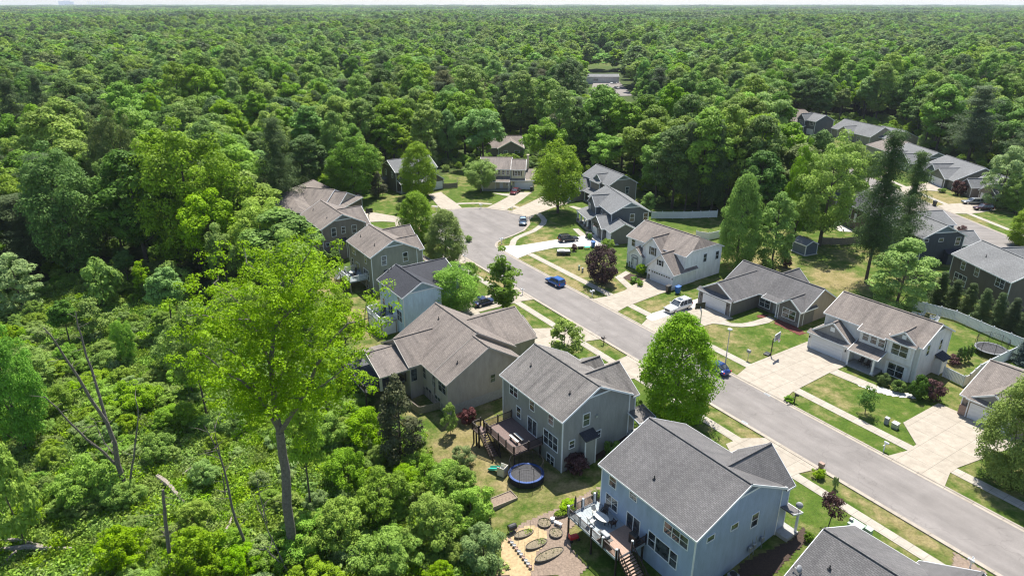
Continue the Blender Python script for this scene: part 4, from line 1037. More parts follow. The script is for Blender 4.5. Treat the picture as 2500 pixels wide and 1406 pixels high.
# --- ranch
H = House('ranch_house', 'low tan-brown single-storey ranch house with white trim beside the parked white car', (c3(1055, 893), 2.8, 0, 0), -56.5, -.4, S_['ranch'], 'mid', S_['ranchd'])
H.block(0, 16.9, 7.4, 17.0, 2.8, 5.75)
H.block(0, 7.8, .1, 12.2, 2.8, 5.15, axis='y', ends=(1, 0), skirt=(.75, 0), wallmat=S_['ranchd'])
H.block(12.2, 16.95, 6.3, 11, 2.8, 4.55, axis='y', ends=(1, 0), base=-.3, wallmat=S_['ranchd'])
H.block(4.5, 9.6, 12, 19.3, 2.8, 4.9, axis='y', ends=(0, 1), base=-.3)
H.shed(8.9, 12.5, 6.55, 7.9, 2.75, 3.2, 'y0')
H.W.mat(S_['ranchd']).box(7.0, 12.5, 7.72, 7.76, -.3, 2.7)
H.post(12.0, 6.9, 0, 2.7)
H.window('y', 7.72, -1, c3(1642, 1017), w=2.1, h=1.6, n=2); H.window('y', 6.65, -1, c3(1848, 1113), w=2.4, h=1.6, n=2)
H.door('y', 7.72, -1, xy=(11.2, 1.2), mat=M['grey'])
H.garage('y', .45, -1, 3.9)
for a in (.55, 7.25): m = MB(); m.box(a - .25, a + .25, .36, .5, -.3, 1.1); m.build('stone_base', M['stone'], H.root)
m = MB(); m.box(12.5, 16.6, 6.58, 6.66, -.3, .75); m.build('stone_base', M['stone'], H.root)
H.finish(); HN = H

# --- off-white house
H = House('off_white_house', 'off-white two-storey house with two grey front gables and a covered front porch', (e5(275, 340), 5.8, 0, 0), -54.3, -.4, S_['offwhite'], 'warm', P_['offw'])
H.block(0, 14.9, 0, 9.7, 5.8, 8.2, panel=(0, .5))
H.block(9.9, 14.3, -.55, 4.5, 5.65, 7.35, axis='y', ends=(1, 0), skirt=(.7, 0), base=2.6)
H.W.mat(S_['offwhite']).box(10.3, 14.0, .05, .34, -.3, 2.7)
H.shed(5.9, 10.0, -.75, .6, 5.45, 6.1, 'y0')
H.plain_box(6.2, 9.95, -.25, .3, 2.9, 5.6)
H.block(-1.0, 6.1, -2.0, 3.5, 2.75, 5.45, axis='y', ends=(1, 1), skirt=(.75, 0), base=-.3, r=2.55)
H.shed(5.95, 10.5, -2.5, .3, 2.72, 3.75, 'y0')
H.W.mat(M['found']).box(6.0, 10.2, -2.3, .3, -.3, .25)
H.post(9.9, -2.2, .2, 2.65, .28); H.post(6.15, -2.2, .2, 2.65, .2)
for p_ in (e5(832, 650), e5(938, 695), e5(1042, 740)): H.window('y', -.25, -1, p_, w=.85, h=1.35)
H.window('y', -.2, -1, e5(1278, 842), w=2.2, h=1.6, n=2, shutters=M['white']); H.window('y', .05, -1, e5(1220, 1105), w=2.2, h=1.9, n=2, shutters=M['white'])
H.window('y', .35, -1, xy=(7.4, 1.9), w=.75, h=.6, split=False); H.door('y', .35, -1, xy=(9.1, 1.3))
H.window('x', 14.55, 1, e5(1655, 838), w=.75, h=1.6); H.window('x', 14.55, 1, e5(1820, 762), w=.75, h=1.6)
H.garage('y', -1.65, -1, 2.35)
for yy in (-1.49, .0):
    lv = MB(); lv.box(2.2 if yy < -1 else 11.85, 2.9 if yy < -1 else 12.45, yy + (.2 if yy < -1 else -.0) - .03, yy + (.2 if yy < -1 else 0) + .03, 3.9 if yy < -1 else 6.15, 4.6 if yy < -1 else 6.75)
    lv.v = [(v[0], v[1] + .06 if yy < -1 else v[1] + .13, v[2]) for v in lv.v]; lv.build('gable_vent', M['white'], H.root)
H.plain_box(14.5, 15.55, 5.9, 7.6, -.3, 2.4); m = MB(); m.prism([(14.55, 5.6, 3.05), (15.9, 5.6, 2.5), (15.9, 7.9, 2.5), (14.55, 7.9, 3.05)], .14); m.build('bay_roof', ROOF['char'], H.root)
for yy in (5.9, 7.6): H.T.beam((15.56, yy, -.2), (15.56, yy, 2.4), .12, .12)
H.T.beam((-.98, 2.0, 2.9), (-.98, 5.2, 2.9), .1, .7) if 0 else None
H.finish(); HO = H

# --- tan house at the right edge
H = House('brick_base_house', 'tan house with a brick garage corner at the right edge, behind a wide driveway', (e7(410, 800), 2.8, 0, 0), -55, -.4, S_['tan'], 'warm', P_['offw'])
H.block(0, 16, 0, 14.4, 2.8, 5.65, r=7.2)
H.block(.9, 6.6, -.35, 5, 2.85, 4.55, axis='y', ends=(1, 0), base=-.3, skirt=(.6, 0))
H.garage('y', .0, -1, 3.9, w=4.6)
m = MB(); m.box(.32, 1.35, -.06, .34, -.3, 1.5); m.box(.3, .36, .34, 1.5, -.3, 1.5); m.build('brick_base', M['brickred'], H.root)
H.finish(); HP = H

# --- charcoal roof in the bottom right corner
H = House('near_roof_house', 'house at the bottom edge of which only the dark grey shingle roof shows', (c2(620, 1172), 8.2, 0, 5.2), -55, -1, S_['olive'], 'mid', S_['olive'])
H.block(0, 15, 0, 10.9, 5.6, 8.2, r=5.2)
H.block(5.5, 14.5, 4, 11.6, 5.4, 7.8, axis='y', ends=(0, 1), base=-.3)
H.vent(c2(648, 1370)); H.finish(); HA = H

# --- houses on the second street
H = House('navy_house', 'dark navy-grey two-storey house with three small windows in its side, by the second street', (c4(1105, 1040), 5.8, 0, 0), -80, -.6, S_['navy'], 'slate', P_['slate'])
H.block(-13.2, 0, 0, 10.3, 5.8, 8.3, panel=(0, .4))
H.block(-18, -8.7, 4, 15.5, 5.3, 7.2, axis='y', ends=(0, 1), base=-.3)
H.block(-8.9, -2.2, 8, 17, 2.9, 4.9, axis='y', ends=(0, 1), base=-.3)
H.plain_box(-.4, .8, 6.2, 9.8, -.3, 2.3); m = MB(); m.prism([(-.35, 5.9, 3.0), (1.1, 5.9, 2.4), (1.1, 10.1, 2.4), (-.35, 10.1, 3.0)], .14); m.build('bay_roof', ROOF['char'], H.root)
for p_, w, h in ((c4(1130, 1055), .95, .6), (c4(1243, 1050), .95, .6), (c4(1370, 1060), 1.0, 1.6)): H.window('x', -.35, 1, p_, w=w, h=h, split=h > 1)
H.window('y', .35, -1, c4(1040, 1050), w=1.8, h=1.5, n=2); H.window('y', .35, -1, c4(1032, 1150), w=1.8, h=1.5, n=2)
H.vent(c4(1170, 945)); H.finish(); HQ = H
H = House('charcoal_house', 'dark charcoal two-storey house with pale grey roof at the right edge, beyond the spruce row', (c4(1320, 1155), 5.8, 0, 0), -84, -.6, S_['dbrown2'], 'slate', S_['dbrown2'])
H.block(0, 14.8, 0, 11.2, 5.8, 8.35)
H.block(-1, 5.4, 4, 14.5, 5.5, 7.5, axis='y', ends=(0, 1), base=-.3)
for p_, w, h, n in ((c4(1412, 1245), .95, 1.5, 1), (c4(1515, 1295), .95, 1.5, 1), (c4(1692, 1378), 1.9, 1.5, 2), (c4(1385, 1350), 3.0, 1.9, 3)): H.window('y', .35, -1, p_, w=w, h=h, n=n)
H.vent(c4(1585, 1180)); H.finish(); HR = H
H = House('dark_brown_house', 'dark brown two-storey house partly screened by tall pines, left of the navy house', ((2058, 492), 5.4, 0, 0), -84, -.6, S_['dkbrown'], 'char', S_['dkbrown'])
H.block(0, 13.5, 0, 10.5, 5.4, 8.0)
H.window('y', .35, -1, c4(545, 858), w=.9, h=1.4); H.door('y', .35, -1, c4(588, 880)); H.window('y', .35, -1, xy=(3, 4.4), w=1.6, h=1.4, n=2); H.finish()
H = House('pale_roof_house', 'house with a very pale grey roof glimpsed through the broad tree', ((1975, 455), 5.4, 0, 0), -80, -.6, S_['taupe'], 'slate', S_['taupe'])
H.block(-2, 12, 0, 10.5, 5.4, 8.0); H.window('y', .35, -1, xy=(3, 4.2), w=1.6, h=1.4, n=2); H.finish()

H = House('grey_green_ranch', 'single-storey grey-green house with a white garage door, left of the dark red tree', (c4(1070, 505), 2.8, 0, 0), -88, -.5, S_['tgreen'], 'slate', P_['grey'])
H.block(-2, 16.2, .6, 17, 2.8, 6.5, r=9.2)
H.block(6.0, 13.8, -.4, 9, 2.8, 5.15, axis='y', ends=(1, 0), base=-.3)
H.block(-.2, 4.6, -.9, 8, 2.85, 4.7, axis='y', ends=(1, 0), base=-.3, wallmat=S_['lgreen'])
H.block(3.2, 8.0, .3, 9, 3.6, 5.5, axis='y', ends=(1, 0), base=-.3, wallmat=S_['lgreen'])
H.garage('y', -.05, -1, 10.0); H.window('y', -.55, -1, xy=(2.2, 1.5), w=1.4, h=1.5, n=2); H.finish()
H = House('grey_ranch', 'grey single-storey house with several front gables, next along the far row', (c4(810, 385), 2.8, 0, 0), -88, -.5, S_['tgreen'], 'slate', P_['kgreen'])
H.block(0, 17, .5, 17, 2.8, 6.2, r=7.5, panel=(0, .5))
H.block(9.5, 17.2, -1.4, 8, 2.8, 5.2, axis='y', ends=(1, 0), base=-.3)
H.block(3.5, 9.0, -.6, 8, 2.8, 4.6, axis='y', ends=(1, 0), base=-.3)
H.garage('y', -1.05, -1, 13.4, w=4.6); H.window('y', -.25, -1, xy=(6.2, 1.4), w=1.6, h=1.4, n=2); H.finish()
H = House('hipped_ranch', 'single-storey house with a warm brown roof behind the pine top in the far row', (c4(690, 330), 2.8, 0, 0), -86, -.5, S_['taupe'], 'warm', S_['taupe'])
H.block(-2, 13, 0, 14, 2.8, 6.0, jerk=(4, 0)); H.window('y', .35, -1, xy=(5, 1.4), w=1.6, h=1.4, n=2); H.finish()
H = House('long_grey_ranch', 'long low house with a broad pale grey roof, beside the blue gabled house', (c4(440, 205), 3.2, 0, 0), -75, -.5, S_['taupe'], 'slate', S_['taupe'])
H.block(-3, 19, 0, 14, 3.2, 6.6, r=6); H.block(3, 10, -2, 8, 3.2, 5.4, axis='y', ends=(1, 0)); H.block(12, 24, 4, 18, 3.0, 6.0); H.window('y', .35, -1, xy=(13, 1.5), w=1.8, h=1.4, n=2); H.finish()
H = House('blue_gabled_house', 'two-storey blue-grey house with white trim in the far row', (c4(165, 125), 5.6, 0, 0), -70, -.5, S_['slate'], 'slate', P_['slate'])
H.block(0, 9, 0, 10, 5.6, 8.0); H.block(-.5, 4.2, -1.2, 6, 5.6, 8.0, axis='y', ends=(1, 0)); H.shed(-.2, 5, -3.6, -.8, 2.8, 3.6, 'y0')
for lx in (0, 2.4, 4.8): H.post(lx, -3.4, 0, 2.8)
H.window('y', -.85, -1, xy=(1.9, 4.5), w=2.0, h=1.5, n=3); H.window('y', .35, -1, xy=(6.6, 4.5), w=2.2, h=1.4, n=3); H.garage('y', .35, -1, 6.3, w=3.4); H.finish()
H = House('hip_roof_house', 'brown brick house with a hipped brown roof at the far end of the row', (c4(20, 150), 3.0, 0, 0), -20, -.5, S_['taupe'], 'tan', S_['taupe'])
H.block(0, 15, 0, 16, 3.0, 7.6, jerk=(6, 6)); H.block(-3, 7, -3, 6, 3.0, 6.3, axis='y', jerk=(5, 0), ends=(1, 0)); H.window('y', .35, -1, xy=(11, 1.5), w=1.8, h=1.4, n=2); H.finish()
H = House('porch_gable_house', 'small gabled grey house beside the dark red tree, with two cars on its drive', (c4(1415, 620), 2.8, 0, 0), -86, -.5, S_['greyL'], 'slate', P_['grey'])
H.block(-.5, 17, 1.5, 14, 2.8, 5.9); H.block(0, 5.0, -1.3, 7, 2.8, 4.9, axis='y', ends=(1, 0)); H.block(7, 14, -.8, 7, 2.8, 5.1, axis='y', ends=(1, 0))
H.window('y', -.95, -1, xy=(2.5, 1.5), w=1.6, h=1.5, n=2); H.garage('y', -.45, -1, 10.5); H.finish()
# far roofs in the wood
for (u, v, dg, lab, rf) in ((675, 302, 30, 'tan roof of a house deep in the wood above the low brown house', 'tan'), (372, 405, -40, 'pale roof glimpsed in a dark gap of the left wood', 'slate'), (960, 300, -20, 'grey roof among trees beyond the grey-green house', 'grey'),
                          (1650, 183, 10, 'white-walled house in the far wood right of the car park', 'slate'), (1318, 158, 0, 'long grey roof left of the far lawn', 'slate'), (200, 82, 5, 'white building far off at upper left', 'slate')):
    H = House('distant_house', lab, ((u, v), 5, 0, 0), dg, -1, S_['offwhite'], rf, S_['offwhite'], group='houses in the wood'); H.block(-8, 8, 0, 10, 4.5, 7.5); H.window('y', .35, -1, xy=(-2, 2.5), w=2, h=1.4, n=2); H.window('y', .35, -1, xy=(3, 2.5), w=2, h=1.4, n=2); H.finish()
# shed
H = House('garden_shed', 'dark blue-grey garden shed with white corner trim on a lawn among trees', (c4(215, 1095), 2.35, 0, 0), -66, -.2, S_['shed'], 'slate', S_['shed'], group=None)
H.root['category'] = 'shed'
H.block(-3.9, 0, 0, 3.6, 2.35, 3.2, oh=.15); m = MB(); m.box(-4.1, .1, -.1, 3.6, -.1, .14); m.build('base', M['concnew'], H.root); H.finish()
# ---------------------------------------------------------------- vehicles
def vehicle(name, label, pos, heading, L=4.6, Wd=1.85, Ht=1.68, paint=(.1, .1, .1), kind='suv', cat='car', rough=.22, metal=.4, sunroof=False):
    root = thing(name, label, cat, (pos[0], pos[1], 0.05 if len(pos) < 3 else pos[2]), heading)
    pm = mat_paint('paint_' + name, paint, rough, metal)
    r = .36 if kind != 'sedan' else .33
    h = L / 2; w = Wd / 2; bl = Ht * .60      # belt line
    # body side profile (x forward): lower body stations (x, ztop, halfwidth)
    if kind in ('suv', 'bigsuv'): st = [(-h, .55, w * .86), (-h + .04, bl * .93, w * .92), (-h + .5, bl, w), (-.2 * L, bl, w), (.15 * L, bl * .99, w), (.26 * L, bl * .93, w * .98), (h - .25, bl * .84, w * .93), (h - .05, bl * .70, w * .84), (h, .5, w * .8)]
    else: st = [(-h, .55, w * .84), (-h + .05, bl * .92, w * .9), (-h + .75, bl * .98, w * .97), (-.1 * L, bl, w), (.15 * L, bl * .97, w), (.22 * L, bl * .9, w * .98), (h - .3, bl * .78, w * .92), (h - .06, bl * .64, w * .84), (h, .5, w * .8)]
    b_ = MB(); rows = []
    for x, zt, hw in st:
        zb = .26; rows.append([(x, -hw * .94, zb), (x, -hw, zb + .2), (x, -hw, zt - .16), (x, -hw * .93, zt - .02), (x, -hw * .5, zt + .02), (x, hw * .5, zt + .02), (x, hw * .93, zt - .02), (x, hw, zt - .16), (x, hw, zb + .2), (x, hw * .94, zb)])
    k = 10; n = len(rows)
    b_.add([q for rr in rows for q in rr], [(i * k + j, i * k + (j + 1) % k, (i + 1) * k + (j + 1) % k, (i + 1) * k + j) for i in range(n - 1) for j in range(k)] + [tuple(range(k - 1, -1, -1)), tuple(range((n - 1) * k, n * k))])
    body = b_.build('body', pm, root, smooth=True)
    md = body.modifiers.new('s', 'SUBSURF'); md.levels = 1; md.render_levels = 1
    # cabin glass and roof
    if kind in ('suv', 'bigsuv'): gb = (-h + .12, .19 * L); gt = (-h + .42, .03 * L)
    else: gb = (-h + .55, .19 * L); gt = (-.22 * L, .02 * L)
    wt = w * .76; g = MB(); zb, zt = bl - .06, Ht - .07
    g.add([(gb[0], -w * .93, zb), (gb[1], -w * .93, zb), (gb[1], w * .93, zb), (gb[0], w * .93, zb), (gt[0], -wt, zt), (gt[1], -wt, zt), (gt[1], wt, zt), (gt[0], wt, zt)],
          [(4, 5, 6, 7), (0, 1, 5, 4), (1, 2, 6, 5), (2, 3, 7, 6), (3, 0, 4, 7)])
    g.build('windows', M['glass'], root)
    rf = MB(); rf.add([(gt[0] - .1, -wt - .03, zt - .02), (gt[1] + .08, -wt - .03, zt - .03), (gt[1] + .08, wt + .03, zt - .03), (gt[0] - .1, wt + .03, zt - .02), (gt[0] + .1, -wt * .8, Ht), (gt[1] - .1, -wt * .8, Ht - .01), (gt[1] - .1, wt * .8, Ht - .01), (gt[0] + .1, wt * .8, Ht)],
               [(4, 5, 6, 7), (0, 1, 5, 4), (1, 2, 6, 5), (2, 3, 7, 6), (3, 0, 4, 7), (3, 2, 1, 0)])
    rf.build('roof', pm, root)
    for sg in (-1, 1):
        for fx in (0.0, .36, .68, 1.0):
            xb = gb[0] + (gb[1] - gb[0]) * fx; xt = gt[0] + (gt[1] - gt[0]) * fx
            if fx in (.36,) and kind == 'sedan': continue
            pl = MB(); pl.beam((xb, sg * w * .935, zb), (xt, sg * (wt + .008), zt), .07, .05); pl.build('pillar', pm, root)
    if sunroof: s2 = MB(); s2.box(gt[1] - 1.0, gt[1] - .1, -.5, .5, Ht, Ht + .015); s2.build('sunroof', M['glass'], root)
    if kind in ('suv', 'bigsuv'):
        rr = MB()
        for sg in (-1, 1): rr.beam((gt[0] + .1, sg * wt * .9, Ht + .04), (gt[1] - .2, sg * wt * .9, Ht + .04), .04, .04)
        rr.build('roof_rack', M['black'] if paint[0] < .5 else M['chrome'], root)
    for x in (-h + L * .195, h - L * .19):
        for sg in (-1, 1):
            wh = MB(); wh.lathe([(0.001, -.12), (r * .72, -.12), (r, -.09), (r, .09), (r * .72, .12), (.001, .12)], 18)
            wh.v = [(v[0], v[2], v[1]) for v in wh.v]; wo = wh.build('wheel', M['tire'], root, loc=(x, sg * (w - .11), r))
            rm_ = MB(); rm_.lathe([(.001, 0), (r * .62, 0), (r * .66, .02), (r * .66, -.02)], 14); 
            rm_.v = [(v[0], sg * (.125 + v[2] * .3), v[1]) for v in rm_.v]; rm_.build('rim', M['chrome'], wo)
    for sg in (-1, 1):
        hl = MB(); hl.box(h - .2, h - .015, sg * w * .78 - .2, sg * w * .78 + .12, bl * .60, bl * .74); hl.build('headlight', M['chrome'], root)
        tl = MB(); tl.box(-h - .01, -h + .12, sg * w * .8 - .13, sg * w * .8 + .1, bl * .66, bl * .88); tl.build('taillight', M['red'], root)
        mr = MB(); mr.box(gb[1] - .25, gb[1] - .08, sg * (w + .02) - .0 if sg > 0 else -w - .2, sg * (w + .02) + .18 if sg > 0 else -w - .02, bl, bl + .15); mr.build('mirror', pm, root)
    gr = MB(); gr.box(h - .06, h + .012, -w * .5, w * .5, .42, bl * .66); gr.build('grille', M['black'], root)
    ws = MB(); ws.add([(gb[1] + .01, -w * .8, zb + .03), (gb[1] + .01, w * .8, zb + .03), (gt[1] + .03, wt * .95, zt - .02), (gt[1] + .03, -wt * .95, zt - .02)], [(0, 1, 2, 3)]); ws.build('windscreen', M['glass'], root)
    return root
def hd(a, b_): return math.atan2(b_[1] - a[1], b_[0] - a[0])
p0, p1 = G(*d1(1362, 752)), G(*d1(1492, 812)); c_ = ST(-51.0, 5.3)
vehicle('blue_car', 'bright blue crossover car driving along the street', c_, SA + math.pi + .05, 4.5, 1.88, 1.62, (.02, .12, .42), 'suv', rough=.2)
vehicle('white_car', 'big white car with dark sunroof on the pale concrete slab beside the ranch house', ((G(*d2(545, 268))[0] + G(*d2(728, 210))[0]) / 2 + .1, (G(*d2(545, 268))[1] + G(*d2(728, 210))[1]) / 2 + .2), hd(G(*d2(728, 210)), G(*d2(545, 272))), 5.5, 2.05, 1.95, (.75, .75, .74), 'bigsuv', metal=.0, sunroof=True)
q = G(*d1(1600, 368)); vehicle('dark_car', 'dark charcoal car parked on the bright driveway of the slate-blue house', q, math.radians(17), 4.7, 1.9, 1.7, (.03, .03, .032), 'suv')
q = G(*d1(1144, 188)); vehicle('silver_car', 'blue-grey car with glinting roof parked at the kerb of the cul-de-sac', q, math.radians(-91), 4.7, 1.85, 1.5, (.10, .15, .20), 'sedan', rough=.18, metal=.7)
q = G(*e3(2130, 668)); vehicle('maroon_car', 'dark maroon car in front of the cream house garage', q, math.radians(-112), 4.8, 1.85, 1.46, (.13, .01, .02), 'sedan')
q = ST(-11.2, 5.5); vehicle('navy_car', 'deep blue car parked at the kerb, mostly hidden behind the large round street tree', q, SA + math.pi, 4.6, 1.85, 1.5, (.02, .05, .22), 'sedan')
q = G(*c4(1480, 775)); vehicle('silver_pickup', 'long silver-grey car parked on the drive on the second street', q, math.radians(175), 5.4, 1.9, 1.6, (.33, .34, .34), 'suv')
q = G(*c4(1560, 822)); vehicle('dark_red_car', 'very dark red car nearer the camera on the second street drive', q, math.radians(178), 4.7, 1.9, 1.65, (.06, .015, .02), 'suv')
q = ST(-73, -8.2); vehicle('red_car', 'red car glimpsed behind the sage green house beside the street trees', q, SA + 1.5, 4.5, 1.8, 1.5, (.5, .02, .03), 'sedan')
q = ST(-50.2, -11.0); vehicle('covered_car', 'dark car with a blue cover between the two street trees by the pale blue house', q, SA + 1.6, 4.5, 1.8, 1.5, (.02, .03, .10), 'sedan')
# utility trailer
t = thing('utility_trailer', 'small flat utility trailer with a pale load on the lawn beside the bright driveway', 'trailer', (*G(*d1(1555, 500)), 0), math.radians(0))
m = MB(); m.box(-1.5, 1.5, -.8, .8, .5, .6); 
for yy in (-.8, .8): m.box(-1.5, 1.5, yy - .03, yy + .03, .6, .85)
m.beam((1.5, -.6, .5), (2.5, 0, .45), .07, .07); m.beam((1.5, .6, .5), (2.5, 0, .45), .07, .07); m.build('frame', M['black'], t)
m = MB(); m.box(-1.4, 1.3, -.72, .72, .6, .95); m.box(-1.0, .2, -.5, .5, .95, 1.1); m.build('tarp', M['tarp'], t, bevel=.08)
for sg in (-1, 1): m = MB(); m.lathe([(.001, -.1), (.33, -.1), (.33, .1), (.001, .1)], 16); m.v = [(v[0], v[2] + sg * .95, v[1] + .33) for v in m.v]; m.build('wheel', M['tire'], t)

# ---------------------------------------------------------------- street furniture
# street lamp
def street_lamp(x, y, label, hgt=6.1, ang=0):
    t = thing('street_lamp', label, 'street lamp', (x, y, 0), ang)
    m = MB(); m.lathe([(.22, 0), (.22, .1), (.1, .25), (.075, 3), (.055, hgt)], 10); m.build('pole', M['metal'], t)
    m = MB(); m.lathe([(.05, hgt), (.12, hgt + .05), (.34, hgt + .18), (.36, hgt + .24), (.2, hgt + .34), (.001, hgt + .38)], 14); m.build('lamp_head', M['white'], t, smooth=True)
x, y = G(1769.6, 897); street_lamp(x, y, 'tall street lamp with round white head by the kerb near the wide off-white driveway')
x, y = G(*c4(1022, 690)); street_lamp(x, y, 'street lamp on the far side of the second street beside the garage drive', 6.1)
def mailbox(x, y, ang, label, col='white', arms=2, group='mailboxes along the kerb'):
    t = thing('mailbox', label, 'mailbox', (x, y, 0), ang, group)
    m = MB(); m.box(-.05, .05, -.05, .05, 0, 1.35); m.box(-.03, .03, -.45, .45, .95, 1.03)
    m.lathe([(.09, 0), (.001, .12)], 6, (0, 0, 1.35)); m.build('post', M['white'] if col == 'white' else M['darkwood'], t)
    m = MB()
    for sg in ((-1, 1) if arms == 2 else (1,)):
        m.box(-.28, .28, sg * .3 - .1, sg * .3 + .1, 1.03, 1.18); m.tube([(-.28, sg * .3, 1.18), (.28, sg * .3, 1.18)], .1, 10)
    b_ = m.build('box', M['white'] if col != 'dark' else M['black'], t)
    m = MB(); m.box(.05, .08, .41, .43, 1.1, 1.3); m.build('flag', M['red'], b_)
for s, t_, lab, col, arms in ((-42.5, 7.55, 'white mailbox pair on the verge left of the white house driveway', 'white', 2), (13.5, 7.4, 'white mailbox on the verge left of the wide right-hand driveway', 'white', 1), (-26.6, -2.9, 'dark mailbox on the verge near the taupe house drive', 'dark', 1),
                             (-50.2, -2.75, 'white mailbox behind the narrow tall street tree', 'white', 1), (-71.9, -2.9, 'white mailbox beside the pair of round street trees', 'white', 1), (28.5, -3.4, 'white mailbox in a stone bed on the near verge', 'white', 1),
                             (-77.1, 9.4, 'white mailbox on the tip of the curved verge by the cul-de-sac', 'white', 2), (.75, 7.7, 'dark mailbox in a ring of leafy plants on the verge', 'dark', 1)):
    mailbox(*ST(s, t_), SA + (0 if t_ > 0 else math.pi), lab, col, arms)
for p_, lab in ((e3(1633, 890), 'white mailbox in front of the round bright green tree'), (e3(2085, 940), 'white mailbox on the small triangle of grass at the cul-de-sac'), (e3(993, 925), 'white mailbox left of the grey-green house driveway')):
    mailbox(*G(*p_), 1.4, lab, 'white', 1)
# rustic stone mailbox column + planter
x, y = ST(11.9, -2.75); t = thing('mailbox', 'rustic brown timber mailbox leaning beside a leafy planter on the near verge', 'mailbox', (x, y, 0), SA, 'mailboxes along the kerb')
m = MB(); m.box(-.22, .22, -.2, .2, 0, 1.0); m.box(-.3, .3, -.24, .24, 1.0, 1.45); m.build('post', M['brickred'], t, bevel=.03)
def hoop(x, y, ang, label, h=3.05, base=True, col='black', board=True):
    t = thing('basketball_hoop', label, 'basketball hoop', (x, y, .05), ang)
    m = MB(); m.beam((0, 0, 0), (0, 0, h - .2), .12, .12); m.beam((0, 0, h - .3), (.55, 0, h + .25), .09, .09); m.beam((0, 0, h - .9), (.55, 0, h - .05), .07, .07); m.build('pole', M['black'] if col == 'black' else M['metal'], t)
    m = MB(); m.box(.55, .59, -.9, .9, h - .15, h + .92)
    bo = m.build('backboard', M['grey'] if board else M['black'], t)
    m = MB()
    for a, b2, c, d in ((-.92, -.84, -.17, .94), (.84, .92, -.17, .94), (-.84, .84, .86, .94), (-.84, .84, -.17, -.09)): m.box(.54, .62, a, b2, h + c, h + d)
    m.build('frame', M['white'] if board else M['black'], bo)
    m = MB(); n = 14; m.tube([(.59 + .28 + .23 * math.cos(2 * math.pi * k / n), .23 * math.sin(2 * math.pi * k / n), h) for k in range(n + 1)], .02, 5, False); r_ = m.build('rim', M['red'], t)
    m = MB(); m.lathe([(.22, 0), (.17, -.2), (.12, -.4)], 12, (.87, 0, h)); m.build('net', M['white'], t)
    if base: m = MB(); m.box(-1.0, -.1, -.5, .5, 0, .18); m.build('base', M['black'], t, bevel=.06)
x, y = G(*d2(1577, 695)); hoop(x, y, SA + .2, 'basketball hoop with white-framed board at the edge of the off-white house driveway')
x, y = G(*c3(1085, 1215)); hoop(x, y, SA + math.pi - .3, 'basketball hoop on a thin pole beside the ranch house driveway', base=False, col='metal', board=False)
x, y = G(*e8(1075, 470)); hoop(x, y, math.radians(-60), 'basketball hoop at the low brown house driveway behind the sage green roof', base=False, board=False)
x, y = G(*e4(340, 800)); hoop(x, y, math.radians(200), 'basketball hoop in front of the slate-blue house garage', base=False, board=False)

def bin_(x, y, ang, mat, label, s=1.0):
    t = thing('wheelie_bin', label, 'bin', (x, y, .06), ang)
    m = MB(); m.add([(-.24 * s, -.26 * s, .05), (.24 * s, -.26 * s, .05), (.24 * s, .26 * s, .05), (-.24 * s, .26 * s, .05), (-.3 * s, -.36 * s, 1.0 * s), (.3 * s, -.36 * s, 1.0 * s), (.3 * s, .36 * s, 1.0 * s), (-.3 * s, .36 * s, 1.0 * s)],
                    [(3, 2, 1, 0), (4, 5, 6, 7), (0, 1, 5, 4), (1, 2, 6, 5), (2, 3, 7, 6), (3, 0, 4, 7)]); m.build('body', mat, t)
    m = MB(); m.prism([(-.33 * s, -.4 * s, 1.06 * s), (.33 * s, -.4 * s, 1.06 * s), (.33 * s, .42 * s, 1.14 * s), (-.33 * s, .42 * s, 1.14 * s)], .07); m.build('lid', mat, t)
    for sg in (-1, 1): m = MB(); m.lathe([(.001, -.03), (.12, -.03), (.12, .03), (.001, .03)], 10); m.v = [(v[2] + sg * .26 * s, v[0] + .3 * s, v[1] + .12) for v in m.v]; m.build('wheel', M['tire'], t)
bin_(*G(*c3(893, 935)), SA, M['blue'], 'blue bin with rounded lid at the white house corner', 1.25)
bin_(*G(*c3(812, 925)), SA, M['black'], 'black bin with green lid by the white garage door', 1.2)
bin_(*G(*e4(297, 895)), .3, M['blue'], 'bright blue bin on the slate-blue house driveway', 1.15)
bin_(*G(*e4(235, 795)), .3, M['black'], 'black bin beside the slate-blue house porch', 1.1); bin_(*G(*e4(268, 800)), .3, M['black'], 'black bin next to the slate-blue house garage', 1.1)
bin_(*G(*e3(2365, 640)), .1, M['black'], 'dark bin beside the cream house garage door', 1.2)
bin_(*G(*c4(1190, 790)), .1, M['black'], 'dark bin standing on the verge of the second street', 1.2)
# small garden items in front of the slate-blue house
x, y = G(*e4(235, 915)); t = thing('play_table', 'small teal play table on the grass by the bright driveway', 'play table', (x, y, 0), .2)
m = MB(); m.box(-.6, .6, -.35, .35, .45, .52); m.build('top', M['teal'], t)
for a in (-.5, .5):
    for c in (-.28, .28): m = MB(); m.box(a - .04, a + .04, c - .04, c + .04, 0, .45); m.build('leg', M['cream_p'], t)
x, y = G(*e4(165, 910)); t = thing('garden_cart', 'low black garden cart on the grass beside the teal table', 'cart', (x, y, 0), .2); m = MB(); m.box(-.55, .55, -.3, .3, .2, .5); m.beam((.5, 0, .35), (1.1, 0, .7), .04, .04); m.build('body', M['black'], t)
for a in (-.4, .4): m = MB(); m.lathe([(.001, -.3), (.15, -.3), (.15, .3), (.001, .3)], 10); m.v = [(v[0] + a, v[2], v[1] + .15) for v in m.v]; m.build('wheel', M['tire'], t)
